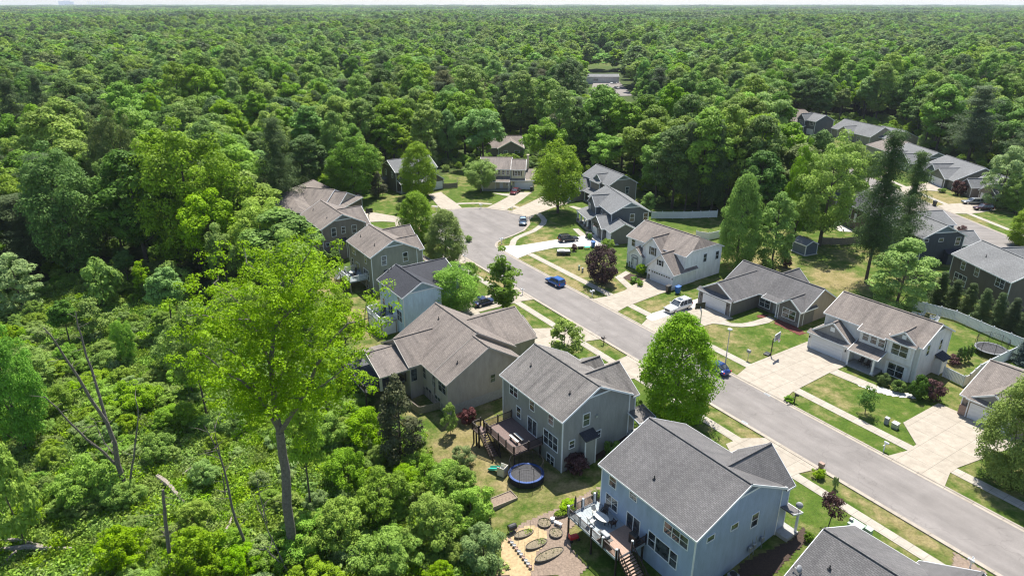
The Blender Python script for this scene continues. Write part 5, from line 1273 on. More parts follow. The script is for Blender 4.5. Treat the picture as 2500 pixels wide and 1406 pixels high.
# utility boxes
def cabinet(x, y, w, d, h, mat, label, ang=SA, cap=True):
    t = thing('utility_box', label, 'utility box', (x, y, tz(x, y)), ang); m = MB(); m.box(-w / 2, w / 2, -d / 2, d / 2, 0, h * .85); m.build('body', mat, t, bevel=.02)
    m = MB(); m.prism([(-w / 2 - .03, -d / 2 - .03, h * .93), (w / 2 + .03, -d / 2 - .03, h * .93), (w / 2 + .03, d / 2 + .03, h), (-w / 2 - .03, d / 2 + .03, h)], h * .1); m.build('lid', mat, t, bevel=.02)
cabinet(*G(*d3(652, 1015)), 1.35, 1.1, .8, M['utilgreen'], 'pale green electric transformer box on the near lawn')
cabinet(*G(*d3(756, 1048)), .7, .5, .75, M['utilgreen'], 'small pale green box to the right of the transformer')
cabinet(*G(*d3(605, 985)), .28, .28, 1.1, M['grey'], 'grey round-topped cable post left of the transformer')
cabinet(*G(*d3(912, 120)), .5, .4, 1.0, M['grey'], 'grey utility post on the lawn, left of a pair near the wide right-hand driveway')
cabinet(*G(*d3(985, 155)), .75, .6, .85, M['metal'], 'squat metal utility box, right of a pair near the wide right-hand driveway')
cabinet(*G(*d1(1711, 655)), .3, .3, .95, M['utilgreen'], 'pale green cable post left of a pair beside the purple bush'); cabinet(*G(*d1(1745, 680)), .3, .3, .95, M['grey'], 'grey cable post right of a pair beside the purple bush')
# sign on the off-white verge garden
x, y = G(*d2(1345, 740)); t = thing('utility_post', 'small metal utility box on a thin post on the ranch lawn', 'post', (x, y, 0), SA); m = MB(); m.tube([(0, 0, 0), (0, 0, 1.3)], .04, 8); m.build('post', M['metal'], t); m = MB(); m.box(-.3, .3, -.18, .18, 1.3, 1.75); m.build('box', M['grey'], t, bevel=.04)

# trampolines
def trampoline(x, y, z, rx, ry, label, pad, ang=0, full_net=True, skirt=False, hh=.85):
    t = thing('trampoline', label, 'trampoline', (x, y, z), ang)
    m = MB(); m.lathe([(.001, hh), (.88, hh)], 32, sx=rx, sy=ry); m.build('mat', M['mat'], t)
    m = MB(); m.lathe([(.86, hh + .02), (.87, hh + .05), (1.0, hh + .05), (1.01, hh - .04), (.88, hh - .02)], 32, sx=rx, sy=ry); m.build('pad', pad, t)
    if skirt: m = MB(); m.lathe([(.99, hh - .04), (.99, .05)], 32, sx=rx, sy=ry); m.build('skirt', M['mesh'], t)
    for k in range(8):
        a = 2 * math.pi * (k + .5) / 8; c, s_ = math.cos(a), math.sin(a)
        m = MB(); m.tube([(rx * c, ry * s_, 0), (rx * c, ry * s_, hh)], .03, 6); m.build('leg', M['black'], t)
        m = MB(); m.tube([(rx * 1.01 * c, ry * 1.01 * s_, .1), (rx * 1.04 * c, ry * 1.04 * s_, hh + 1.1), (rx * .95 * c, ry * .95 * s_, hh + 1.9)], .028, 6); m.build('net_pole', M['black'], t)
    # net as thin strands
    m = MB(); n = 64
    for k in range(n):
        a = 2 * math.pi * k / n
        m.beam((rx * .92 * math.cos(a), ry * .92 * math.sin(a), hh + .05), (rx * .95 * math.cos(a), ry * .95 * math.sin(a), hh + 1.85), .012, .012)
    for j in range(9):
        zz = hh + .1 + j * .21; m.tube([(rx * .94 * math.cos(2 * math.pi * k / 32), ry * .94 * math.sin(2 * math.pi * k / 32), zz) for k in range(33)], .008 if j < 8 else .02, 4, False)
    m.build('net', M['mesh'], t)
cx, cy, cz = GT(*e2(368, 1190)); trampoline(cx, cy, cz, 2.1, 1.9, 'round trampoline with blue pad and black skirt behind the green-grey house', M['bluep'], 0, skirt=True)
cx, cy = G(2416, 862); trampoline(cx, cy, 0, 2.2, 2.2, 'round black-netted trampoline on the lawn by the white fence', M['grey'], 0)
# toddler slide
x, y, z = GT(*e2(165, 1150)); t = thing('toddler_slide', 'small grey and teal plastic toddler slide beside the blue trampoline', 'slide', (x, y, z), 2.6)
m = MB(); m.box(-.5, .5, -.5, .5, .55, .65); m.box(-.5, -.42, -.5, .5, 0, 1.25); m.box(.42, .5, -.5, .5, 0, .6); m.box(-.5, .5, -.5, -.42, 0, 1.2); m.box(-.5, .5, .42, .5, 0, 1.2); m.build('tower', M['cream_p'], t, bevel=.03)
m = MB(); m.prism([(.5, -.3, .62), (1.9, -.3, .12), (1.9, .3, .12), (.5, .3, .62)], .06); m.beam((.5, -.3, .75), (1.9, -.3, .22), .05, .14); m.beam((.5, .3, .75), (1.9, .3, .22), .05, .14); m.build('chute', M['teal'], t)
# raised planters
x, y, z = GT(*e6(190, 370)); t = thing('raised_planter', 'long wooden raised planter box on the dry lawn near the blue trampoline', 'planter', (x, y, z), math.radians(31))
m = MB(); 
for a in ((-1.75, 1.75, -.75, -.68), (-1.75, 1.75, .68, .75), (-1.75, -1.68, -.68, .68), (1.68, 1.75, -.68, .68)): m.box(*a, -.1, .42)
m.build('frame', M['wood'], t); m = MB(); m.box(-1.68, 1.68, -.68, .68, .0, .32); m.build('soil', M['woodchip'], t)
M['stoneedge'] = mat_plain('dark_edging', (0.09, 0.08, 0.07), 0.8, var=0.3, scale=6)
M['bedsoil'] = mat_plain('bed_soil_and_dry_plants', (0.20, 0.165, 0.11), 0.95, var=0.45, scale=9)
BEDS = []
def oval_bed(p_, a, b_, ang, label, plant=None):
    x, y, z = GT(*p_); t = thing('planter_bed', label, 'planter', (x, y, z), ang)
    m = MB(); m.lathe([(1.0, -.15), (1.02, .26), (.95, .27), (.95, .1)], 28, sx=a, sy=b_); m.build('edge', M['stoneedge'], t)
    BEDS.append((t, a, b_, label))
    m = MB(); m.lathe([(.95, .2), (.5, .25), (.001, .27)], 28, sx=a, sy=b_); m.build('soil', M['bedsoil'], t)
    return t
oval_bed(e6(795, 680), .72, .72, 0, 'round planter bed nearest the lawn edge, dry brown planting'); oval_bed(e6(955, 820), .72, .72, 0, 'round planter bed in the middle of the mulch, dry planting')
oval_bed(e6(685, 975), 1.25, .55, math.radians(28), 'oblong planter bed with a few green seedlings'); oval_bed(e6(865, 1120), 1.7, .6, math.radians(30), 'longest oblong planter bed, filled with bare chips')
oval_bed(e6(510, 830), 1.1, .5, math.radians(25), 'oblong planter bed with a strip of green, nearest the black barrel'); ob = oval_bed(e6(1045, 550), 1.1, .5, math.radians(25), 'oblong planter bed full of bright green lettuce')
x, y, z = GT(*e6(345, 790)); t = thing('compost_tumbler', 'black compost barrel on a stand at the edge of the mulch garden', 'barrel', (x, y, z), .5)
m = MB(); m.lathe([(.001, -.45), (.33, -.45), (.36, -.3), (.36, .3), (.33, .45), (.001, .45)], 14); m.v = [(v[2], v[0], v[1] + .7) for v in m.v]; m.build('drum', M['black'], t)
m = MB(); 
for a in (-.4, .4): m.beam((a, -.3, 0), (a, 0, .7), .04, .04); m.beam((a, .3, 0), (a, 0, .7), .04, .04)
m.build('stand', M['metal'], t)
x, y, z = GT(*e6(1200, 900)); t = thing('red_tricycle', 'red and black push cart lying beside the pale deck', 'toy cart', (x, y, z), .4)
m = MB(); m.box(-.5, .5, -.3, .3, .3, .55); m.box(-.5, -.4, -.3, .3, .3, .85); m.build('body', M['red'], t, bevel=.04)
for a in (-.4, .45):
    for c in (-.33, .33): m = MB(); m.lathe([(.001, -.05), (.18, -.05), (.18, .05), (.001, .05)], 10); m.v = [(v[0] + a, v[2] + c, v[1] + .18) for v in m.v]; m.build('wheel', M['tire'], t)
# row of pots
for k in range(10):
    f_ = k / 9; p_ = e6(310 + (600 - 310) * f_, 925 + (1300 - 925) * f_ ** 1.05); x, y, z = GT(*p_)
    t = thing('plant_pot', 'plant pot in the row of pots edging the straw mulch garden', 'plant pot', (x, y, z), 0, 'row of pots edging the mulch garden')
    m = MB(); m.lathe([(.001, 0), (.13, 0), (.2, .34), (.17, .34), (.15, .28), (.001, .28)], 12); m.build('pot', M['grey'] if k % 3 else M['brickred'], t)
for k, p_ in enumerate((e6(908, 640), e6(985, 700))):
    x, y, z = GT(*p_); t = thing('white_tub', ('round white tub beside the lettuce bed', 'white bench-shaped box in the mulch near the deck')[k], 'tub', (x, y, z), -.6)
    m = MB(); (m.lathe([(.001, 0), (.2, 0), (.24, .45), (.001, .47)], 12) if k == 0 else m.box(-.45, .45, -.16, .16, .3, .42).box(-.42, -.3, -.16, .16, 0, .3).box(.3, .42, -.16, .16, 0, .3)); m.build('body', M['white'], t)

# furniture on decks
def on(Hs, lx, ly, z): x, y = Hs.l2w(lx, ly); return (x, y, z)
def chair(name, label, loc, ang, mat, group=None, adir=False, s=1.0):
    t = thing(name, label, 'chair', loc, ang, group); 
    m = MB(); m.prism([(-.28 * s, -.28 * s, .40 * s), (.28 * s, -.28 * s, .45 * s), (.28 * s, .28 * s, .45 * s), (-.28 * s, .28 * s, .40 * s)], .05); m.build('seat', mat, t)
    m = MB(); 
    for k in range(4): a = -.27 * s + k * .14 * s; m.add([(-.26 * s, a, .42 * s), (-.26 * s, a + .12 * s, .42 * s), (-.5 * s, a + .12 * s, 1.05 * s), (-.5 * s, a, 1.05 * s), (-.3 * s, a, .42 * s), (-.3 * s, a + .12 * s, .42 * s), (-.54 * s, a + .12 * s, 1.05 * s), (-.54 * s, a, 1.05 * s)], [(0, 1, 2, 3), (7, 6, 5, 4), (0, 3, 7, 4), (1, 5, 6, 2), (3, 2, 6, 7)])
    m.build('backrest', mat, t)
    for a in (-.25, .25):
        for c in (-.26, .26): m = MB(); m.beam((a * s, c * s, 0), (a * s, c * s, (.42 if a < 0 else .62) * s), .05, .06); m.build('leg', mat, t)
    for c in (-.3, .3): m = MB(); m.box(-.3 * s, .32 * s, c * s - .05, c * s + .05, .6 * s, .64 * s); m.build('armrest', mat, t)
for k, p_ in enumerate((e5(1330, 300), e5(1420, 300), e5(1560, 345), e5(1590, 385))):
    x, y = G(*p_); chair('garden_chair', ('white garden chair, leftmost of four behind the off-white house', 'white garden chair, second of four behind the off-white house', 'large white slatted garden chair seen whole behind the off-white roof', 'low white garden chair nearest the off-white roof ridge')[k], (x, y - 3.2, 0), 1.0 + k * .8, M['white'], 'white chairs behind the off-white house', s=1.25)
x = HO; chair('porch_chair', 'dark wicker porch chair nearer the garage of the off-white house', on(HO, 7.3, -.5, .25), HO.root.rotation_euler.z - math.pi / 2, M['darkwood'], 'porch chairs'); chair('porch_chair', 'dark wicker porch chair nearer the front door of the off-white house', on(HO, 8.4, -.8, .25), HO.root.rotation_euler.z - math.pi / 2, M['darkwood'], 'porch chairs')
# table set on the blue house deck
t = thing('patio_table', 'oval patio table with a white cloth on the pale blue house deck', 'table', on(HB, 2.6, -1.5, .79), -.9)
m = MB(); m.lathe([(.001, .72), (1, .72), (1, .75), (.001, .75)], 20, sx=.95, sy=.55); m.build('table_top', M['tarp'], t)
for a in (-.5, .5): m = MB(); m.tube([(a, 0, 0), (a, 0, .72)], .05, 8); m.build('leg', M['black'], t)
for k, (lx, ly, a) in enumerate([(1.5, -1.3, 0), (2.2, -2.5, 1.5), (1.9, -.5, -1.2), (3.6, -.9, 3)]): chair('patio_chair', ('pale patio chair at the left end of the oval table', 'pale patio chair at the railing side of the oval table', 'dark patio chair against the blue wall', 'dark patio chair near the patio door')[k], on(HB, lx, ly, .79), HB.root.rotation_euler.z + a, M['tarp'] if k < 2 else M['darkwood'], 'chairs on the pale blue house deck')
t = thing('umbrella_pole', 'closed dark parasol standing at the corner of the pale blue house deck', 'parasol', on(HB, .4, -3.2, .79), 0); m = MB(); m.tube([(0, 0, 0), (0, 0, 2.7)], .03, 8); m.build('pole', M['black'], t); m = MB(); m.lathe([(.04, 1.1), (.16, 1.3), (.1, 2.3), (.02, 2.65)], 8); m.build('canopy', M['black'], t)
t = thing('gas_grill', 'grey gas grill by the railing of the pale blue house deck', 'grill', on(HB, 4.9, -3.0, .79), HB.root.rotation_euler.z); m = MB(); m.box(-.5, .5, -.28, .28, .75, 1.1); m.build('lid', M['grey'], t, bevel=.08); m = MB(); m.box(-.45, .45, -.25, .25, 0, .75); m.box(.5, .9, -.25, .25, .72, .78); m.box(-.9, -.5, -.25, .25, .72, .78); m.build('cart', M['black'], t)
t = thing('gas_grill', 'black grill by the blue wall near the patio door', 'grill', on(HB, 6.6, -.8, .79), HB.root.rotation_euler.z); m = MB(); m.box(-.5, .5, -.28, .28, .75, 1.15); m.build('lid', M['black'], t, bevel=.08); m = MB(); m.box(-.45, .45, -.25, .25, 0, .75); m.box(.5, .9, -.25, .25, .72, .78); m.build('cart', M['black'], t)
for k, yy in enumerate((-2.4, -1.7)):
    t = thing('deck_bench', ('pale wooden bench nearer the railing on the green-grey house deck', 'pale wooden bench nearer the wall on the green-grey house deck')[k], 'bench', on(HC, 6.9, yy, .55), HC.root.rotation_euler.z, 'benches on the reddish deck'); m = MB(); m.box(-.9, .9, -.15, .15, .42, .47); m.build('seat', M['tarp'], t)
    for a in (-.7, .7): m = MB(); m.box(a - .04, a + .04, -.13, .13, 0, .42); m.build('leg', M['wood'], t)
# table sets on white decks
for Hs, lx, ly, zz, lab in ((HF, 6.2, -1.6, .75, 'small patio table on the sage green house deck'), (HE, 4.0, -1.4, .9, 'patio table under a dark cover on the pale house deck')):
    t = thing('patio_table', lab, 'table', on(Hs, lx, ly, zz), 0); m = MB(); m.lathe([(.001, .7), (.6, .7), (.6, .74), (.001, .74)], 16); m.build('table_top', M['tarp'] if Hs is HF else M['black'], t); m = MB(); m.tube([(0, 0, 0), (0, 0, .7)], .06, 8); m.build('leg', M['black'], t)
    for k in range(3): chair('patio_chair', ('dark patio chair left of', 'dark patio chair behind', 'dark patio chair right of')[k] + (' the table on the sage green house deck' if Hs is HF else ' the table on the very pale blue house deck'), on(Hs, lx + 1.1 * math.cos(k * 2.1), ly + .9 * math.sin(k * 2.1), zz), k * 2.1 + 3.14 + Hs.root.rotation_euler.z, M['black'], 'chairs on the white railed decks')
# air conditioners
def ac(loc, ang, label):
    t = thing('air_conditioner', label, 'air conditioner', loc, ang); m = MB(); m.box(-.42, .42, -.42, .42, .05, .85); m.build('case', M['grey'], t, bevel=.05); m = MB(); m.lathe([(.001, .86), (.36, .86), (.36, .88), (.001, .9)], 16); m.build('fan_grille', M['black'], t); m = MB(); m.box(-.5, .5, -.5, .5, -.4, .05); m.build('base', M['concrete'], t)
q = HB.l2w(14.0, 5.4); ac((*q, tz(*q)), HB.root.rotation_euler.z, 'blue-grey air conditioner beside the side wall of the pale blue house')
for k, (ly, zz) in enumerate([(8.6, 0), (9.2, 0), (10.4, 0)]):
    q = HB.l2w(13.3, ly); t = thing('utility_meter', ('grey electric meter with conduit, first of three on the blue side wall', 'grey gas meter, middle of three on the blue side wall', 'grey meter box, last of three toward the street on the blue side wall')[k], 'meter', (*q, tz(*q)), HB.root.rotation_euler.z, 'meters on the blue wall'); m = MB(); m.box(-.12, .1, -.2, .2, .8, 1.4); m.build('box', M['metal'], t, bevel=.03); m = MB(); m.tube([(0, 0, -.2), (0, 0, .8)], .04, 6); m.tube([(0, .15, 1.4), (0, .15, 2.3)], .03, 6); m.build('pipe', M['metal'], t)
# satellite dishes
def dish(loc, label, ang=0):
    t = thing('satellite_dish', label, 'satellite dish', loc, ang); m = MB(); m.tube([(0, 0, -.1), (0, 0, .45)], .03, 6); m.beam((0, 0, .4), (.55, 0, .35), .04, .04); m.build('mast', M['metal'], t)
    m = MB(); m.lathe([(.001, 0), (.2, .02), (.36, .09), (.35, .1), (.2, .05), (.001, .03)], 16)
    m.v = [(v[2] * .8 + v[0] * .5, v[1], v[0] * .8 - v[2] * .5 + .55) for v in m.v]; m.build('dish', M['grey'], t, smooth=True); m = MB(); m.box(.5, .62, -.05, .05, .3, .42); m.build('receiver', M['black'], t)
q = HA.onroof(c2(500, 1395)); 
if q: dish((*HA.l2w(q.x, q.y), q.z), 'dark satellite dish on the nearest dark grey roof', 2.2)
dish(on(HB, 14.3, 14.2, 3.2), 'dark satellite dish on the porch roof of the pale blue house', 1.2)
# fences
def fence(name, pts, h, mat, label, postw=.13, panel='board', step=2.4, group=None, gap=False, grp=None, cat='fence'):
    t = thing(name, label, cat, (0, 0, 0), 0, group)
    L = 0; posts = []
    pm = MB(); wm = MB()
    for a, c in zip(pts[:-1], pts[1:]):
        A, C = Vector(a), Vector(c); n = max(1, int(round((C - A).length / step)))
        for k in range(n + 1): posts.append(A.lerp(C, k / n)) if not (k == 0 and posts) else None
        nb = int((C - A).length / .17)
        for k in range(n):
            P0 = A.lerp(C, k / n); P1 = A.lerp(C, (k + 1) / n); z0 = tz(*P0.xy); z1 = tz(*P1.xy)
            for zz in (.15, h * .95): pm.beam((P0.x, P0.y, z0 + zz), (P1.x, P1.y, z1 + zz), .05, .12)
            d = (P1 - P0).normalized(); Lp = (P1 - P0).length; nbp = int(Lp / (.2 if gap else .16))
            for j in range(nbp):
                q = P0 + d * (Lp * (j + .5) / nbp); zq = z0 + (z1 - z0) * (j + .5) / nbp; hwb = Lp / nbp * (.36 if gap else .48)
                pm.beam((q.x, q.y, zq + .08), (q.x, q.y, zq + h * .97), hwb * 2 * abs(d.y) + .025, hwb * 2 * abs(d.x) + .025)
    pm.build('panel', mat, t)
    for q in posts:
        m = MB(); z = tz(q.x, q.y); w = postw / 2; m.box(q.x - w, q.x + w, q.y - w, q.y + w, z - .1, z + h + .08); m.lathe([(postw * .85, 0), (postw * .85, .04), (.01, .13)], 4, (q.x, q.y, z + h + .08)); m.build('fence_post', mat, t)
    return t
g3 = lambda *ps: [(*G(*p_), 0) for p_ in ps]
fence('vinyl_fence', g3((1590, 534), (1668, 534), (1750, 531)), 1.8, M['vinyl'], 'white vinyl privacy fence running along the dark wood behind the slate-blue house')
fence('vinyl_fence', g3(e4(1400, 800), e4(1540, 820), e4(1650, 795), (1775, 579)), 1.8, M['vinyl'], 'short white vinyl fence rising behind the white house')
fence('vinyl_fence', g3((2222, 752), (2330, 782), (2420, 822), (2505, 856), (2600, 897)), 1.8, M['vinyl'], 'long white vinyl fence between the lawn trampoline and the spruce row', gap=True)
fence('vinyl_fence', g3(e7(1000, 400), e7(890, 450), e7(700, 545), e7(600, 600), e7(490, 700)), 1.8, M['vinyl'], 'white vinyl fence beside the tan house roof', gap=True)
fence('vinyl_fence', g3(e7(222, 610), e7(440, 720), e7(490, 700)), 1.7, M['vinyl'], 'white vinyl fence with a gate joining the off-white house', gap=True)
fence('wood_fence', g3(c4(110, 890), c4(330, 905), c4(450, 895)), 1.7, M['fencewood'], 'brown board fence in shade beyond the pair of green trees')
fence('wood_fence', g3(c4(330, 1085), c4(480, 1090), c4(640, 1075)), 1.7, M['fencewood'], 'brown board fence behind the garden shed')
fence('wood_fence', g3(e3(100, 665), e3(190, 655), e3(270, 650)), 1.5, M['fencewood'], 'short board fence left of the grey-green house')
fence('wood_fence', g3(e3(1055, 600), e3(1180, 598), e3(1290, 585), e3(1290, 520)), 1.5, M['fencewood'], 'pale board fence right of the grey-green house garage')
fence('wood_fence', [(*GT(*c6(*p_))[:2], 0) for p_ in ((560, 1020), (700, 1130), (860, 1090))], 1.2, M['fencewood'], 'low weathered board fence below the taupe house patio')
# ---------------------------------------------------------------- vegetation
LM = {
 'green': mat_leaf('leaves_green', (0.065, 0.13, 0.013), (0.215, 0.36, 0.038), 0.022, 0.3, 0.34),
 'bright': mat_leaf('leaves_bright', (0.09, 0.17, 0.015), (0.265, 0.41, 0.042), 0.016, 0.2, 0.36),
 'yellow': mat_leaf('leaves_yellow_green', (0.11, 0.175, 0.013), (0.255, 0.40, 0.032), 0.012, 0.1, 0.38),
 'dark': mat_leaf('leaves_dark', (0.04, 0.09, 0.014), (0.145, 0.255, 0.036), 0.015, 0.2, 0.3),
 'pale': mat_leaf('leaves_pale', (0.12, 0.19, 0.045), (0.28, 0.40, 0.10), 0.012, 0.15, 0.4),
 'needle': mat_leaf('needles', (0.045, 0.08, 0.028), (0.13, 0.19, 0.065), 0.012, 0.2, 0.25),
 'brownneedle': mat_leaf('needles_brownish', (0.06, 0.066, 0.026), (0.15, 0.165, 0.06), 0.01, 0.2, 0.15),
 'bluen': mat_leaf('needles_blue', (0.06, 0.10, 0.085), (0.16, 0.23, 0.20), 0.01, 0.1, 0.1),
 'purple': mat_leaf('leaves_purple', (0.035, 0.018, 0.018), (0.11, 0.065, 0.058), 0.01, 0.12, 0.25),
 'redleaf': mat_leaf('leaves_red', (0.06, 0.024, 0.025), (0.14, 0.062, 0.058), 0.01, 0.15, 0.3),
 'grass': mat_leaf('herb_leaves', (0.12, 0.20, 0.02), (0.27, 0.41, 0.05), 0.015, 0.2, 0.3),
}
def leaf_mesh(name, P, Nn, S, tint, mat, aspect=.62, rs=None):
    n = len(P); rs = rs or np.random.RandomState(1)
    Nn = Nn / np.maximum(np.linalg.norm(Nn, axis=1, keepdims=True), 1e-6)
    r = rs.normal(size=(n, 3)); A = np.cross(Nn, r); A /= np.maximum(np.linalg.norm(A, axis=1, keepdims=True), 1e-6); B = np.cross(Nn, A)
    S = S[:, None] if S.ndim == 1 else S
    fold = Nn * S * .18
    V = np.stack([P - A * S, P + B * S * aspect - fold, P + A * S, P - B * S * aspect - fold], 1).reshape(-1, 3)
    F = np.arange(4 * n).reshape(n, 4)
    me = bpy.data.meshes.new(name); np_mesh(me, V, F)
    t = me.attributes.new('tint', 'FLOAT', 'POINT'); t.data.foreach_set('value', np.repeat(np.clip(tint, 0, 1), 4).astype(np.float32))
    me.materials.append(mat)
    return me
def clumps_to_leaves(rs, C, R, n_per, leaf, up=.35, flat=.75, tintc=None, jit=.25):
    """C centres (k,3), R clump radii (k,), n_per leaves each"""
    k = len(C); U = rs.normal(size=(k, n_per, 3)); U /= np.linalg.norm(U, axis=2, keepdims=True)
    U[..., 2] = np.where(rs.rand(k, n_per) < .6, np.abs(U[..., 2]), U[..., 2])
    rad = (.82 + .18 * rs.rand(k, n_per) ** .7)[..., None] * R[:, None, None]
    rad = rad * (1 + jit * rs.normal(size=(k, n_per, 1)) * .4)
    O = U * rad; O[..., 2] *= flat
    P = (C[:, None, :] + O).reshape(-1, 3)
    Nn = (U * .85 + rs.normal(size=U.shape) * .36 + np.array([0, 0, up + .1])).reshape(-1, 3)
    S = leaf * (.6 + .8 * rs.rand(k * n_per))
    tc = rs.rand(k) if tintc is None else tintc
    T = (.18 + np.repeat(tc, n_per) * .5 + rs.rand(k * n_per) * .32)
    return P, Nn, S, T
def crown_round(seed, H=16., R=4.6, base=.28, k=70, n_per=120, leaf=.26, shape='round', cr=1.25, lump=1.0):
    rs = np.random.RandomState(seed); C = []; zc = H * (1 + base) / 2; hz = H * (1 - base) / 2
    ph = rs.rand(4) * 6.28
    while len(C) < k:
        u = rs.normal(size=3); u /= np.linalg.norm(u)
        if u[2] < (-.55 if base > .2 else -.98): continue
        a = math.atan2(u[1], u[0]); rr = 1 + .16 * lump * math.sin(2 * a + ph[0]) + .12 * lump * math.sin(3 * a + ph[1] + u[2] * 3)
        f_ = rs.uniform(.35, 1.0) ** .45
        z = u[2] * f_
        if shape == 'round': prof = 1.0
        elif shape == 'ovate': prof = 1.12 if z < -.2 else max(.22, 1.12 - .82 * (z + .2) ** 1.25)
        elif shape == 'column': prof = .62
        elif shape == 'cone': prof = max(.1, .95 - .62 * (z + .4))
        elif shape == 'spread': prof = 1.2 if z > 0 else .9
        if shape == 'ovate':
            z = rs.uniform(-1, 1); rad_ = (1 - abs(z) ** 3.0) ** .5 * (1.0 if z < -.1 else 1 - .42 * (z + .1)) * rs.uniform(.45, 1.0) ** .4; an = rs.uniform(0, 6.28)
            C.append((math.cos(an) * rad_ * R * rr, math.sin(an) * rad_ * R * rr, zc + z * hz)); continue
        C.append((u[0] * f_ * R * prof * rr, u[1] * f_ * R * prof * rr, zc + z * hz * (1 + .1 * lump * rs.normal() if u[2] > .5 else 1)))
    C = np.array(C); Rr = cr * (.7 + .6 * rs.rand(k))
    return (rs,) + clumps_to_leaves(rs, C, Rr, n_per, leaf) + (C,)
def crown_pine(seed, H=22., R=4.0, base=.3, layers=17, leaf=.22, k_=7, n_per=70, droop=.05, shape='pine'):
    rs = np.random.RandomState(seed); C = []; Rr = []
    for i in range(layers):
        f_ = (i + .5) / layers; z = H * (base + (1 - base) * f_)
        rad = R * ((1 - f_) ** (.42 if shape == 'pine' else .75) + .08) * (1 + .25 * rs.normal() * (shape == 'pine'))
        nb = max(3, int(k_ * (1.2 - .6 * f_)))
        off = rs.rand() * 6.28
        for j in range(nb):
            a = off + 6.28 * j / nb + rs.normal() * .2; L = max(.3, rad * (1 + .25 * rs.normal()))
            for s_ in np.arange(.3, 1.01, .34 if shape == 'pine' else .3):
                C.append((L * s_ * math.cos(a), L * s_ * math.sin(a), z - droop * L * s_ * 3 + (.12 * L * s_ if shape == 'pine' else -.25 * L * s_) + rs.normal() * (.45 if shape == 'pine' else .12))); Rr.append((.5 + .32 * rad * .3 + .25 * rs.rand()) * (1.3 if shape == 'pine' else .95))
    C = np.array(C); Rr = np.array(Rr)
    return (rs,) + clumps_to_leaves(rs, C, Rr, n_per, leaf, flat=.6, up=.5) + (C,)
def trunk_mb(H, r, C=None, rs=None, base=.3, nlimb=7, lean=0, bark='bark'):
    m = MB(); top = H * .8; pts = []; rad = []
    for i in range(7):
        f_ = i / 6; pts.append((math.sin(f_ * 3 + lean) * .25 * f_, math.cos(f_ * 4 + lean) * .2 * f_, -1.0 + (top + 1) * f_)); rad.append(r * (1.25 - f_ * 1.05) + .02)
    m.tube(pts, rad, 7)
    if C is not None and len(C):
        idx = rs.choice(len(C), min(nlimb, len(C)), replace=False)
        for j in idx:
            c = C[j]; zb = max(H * base * .8, min(c[2] - math.hypot(c[0], c[1]) * .8, top * .92)); f_ = (zb + 1) / (top + 1)
            a = (math.sin(f_ * 3 + lean) * .25 * f_, math.cos(f_ * 4 + lean) * .2 * f_, zb); mid = ((a[0] + c[0]) * .5, (a[1] + c[1]) * .5, (a[2] * .6 + c[2] * .4))
            m.tube([a, mid, tuple(c * np.array([.95, .95, 1]))], [r * .42, r * .28, r * .08], 5)
    return m
VAR = {}
def variant(key, kind, seed, mat, H, R, tr=.22, bark='bark', base=.28, aspect=.62, **kw):
    f_ = crown_pine if kind in ('pine', 'spruce') else crown_round
    if kind in ('pine', 'spruce'): kw['shape'] = kind
    else: kw['shape'] = kind
    rs, P, Nn, S, T, C = f_(seed, H=H, R=R, base=base, **kw)
    me = leaf_mesh('crown_' + key, P, Nn, S, T, LM[mat], aspect=aspect, rs=rs)
    tm_ = trunk_mb(H, tr, C, rs, base, 8 if kind not in ('pine', 'spruce') else 4)
    o = tm_.build('trunk_' + key, M[bark]); tme = o.data; bpy.data.objects.remove(o)
    rr_ = np.hypot(P[:, 0], P[:, 1]); VAR[key] = (me, tme, float(np.percentile(P[:, 2], 99.7)), float(np.percentile(rr_, 98)))
variant('maple_a', 'ovate', 11, 'bright', 10, 3.6, .16, base=.02, k=260, n_per=170, leaf=.10, cr=.85, lump=.4)
variant('lawnoak', 'round', 14, 'bright', 11, 4.0, .2, base=.12, k=170, n_per=150, leaf=.12, cr=1.0, lump=.8)
variant('maple_b', 'ovate', 12, 'bright', 10, 3.4, .16, base=.02, k=260, n_per=170, leaf=.10, cr=.85, lump=.5)
variant('ball', 'round', 13, 'yellow', 8, 3.5, .15, base=.18, k=140, n_per=170, leaf=.105, cr=.7, lump=.4)
variant('oak_a', 'round', 21, 'green', 17, 5.0, .28, k=95, n_per=190, leaf=0.235, cr=1.25)
variant('oak_b', 'ovate', 22, 'bright', 19, 4.6, .28, k=95, n_per=190, leaf=0.235, cr=1.2, base=.25)
variant('oak_c', 'spread', 23, 'bright', 16, 4.8, .28, k=90, n_per=190, leaf=0.241, cr=1.25)
variant('oak_d', 'ovate', 24, 'dark', 19, 4.8, .28, k=95, n_per=190, leaf=0.235, cr=1.25)
variant('oak_e', 'ovate', 25, 'green', 17, 4.4, .25, k=90, n_per=190, leaf=0.235, cr=1.15)
variant('oak_f', 'column', 26, 'green', 18, 4.8, .22, k=80, n_per=180, leaf=0.235, cr=1.1)
variant('big_a', 'round', 27, 'bright', 17, 6.0, .35, base=.04, k=210, n_per=170, leaf=0.175, cr=1.25, lump=1.2)
variant('big_b', 'round', 28, 'green', 17, 6.0, .35, base=.04, k=210, n_per=170, leaf=0.175, cr=1.25, lump=1.4)
variant('open_a', 'round', 31, 'yellow', 14, 4.0, .2, k=70, n_per=150, leaf=0.200, cr=.95, lump=1.8)
variant('openbig', 'round', 33, 'bright', 16, 6.0, .3, base=.15, k=150, n_per=150, leaf=0.175, cr=1.1, lump=1.6)
variant('pale_a', 'ovate', 32, 'pale', 13, 3.6, .18, k=90, n_per=160, leaf=0.163, cr=.9, base=.03)
variant('pine_a', 'pine', 41, 'needle', 21, 4.4, .28, base=.22, n_per=120, leaf=.15, aspect=.4)
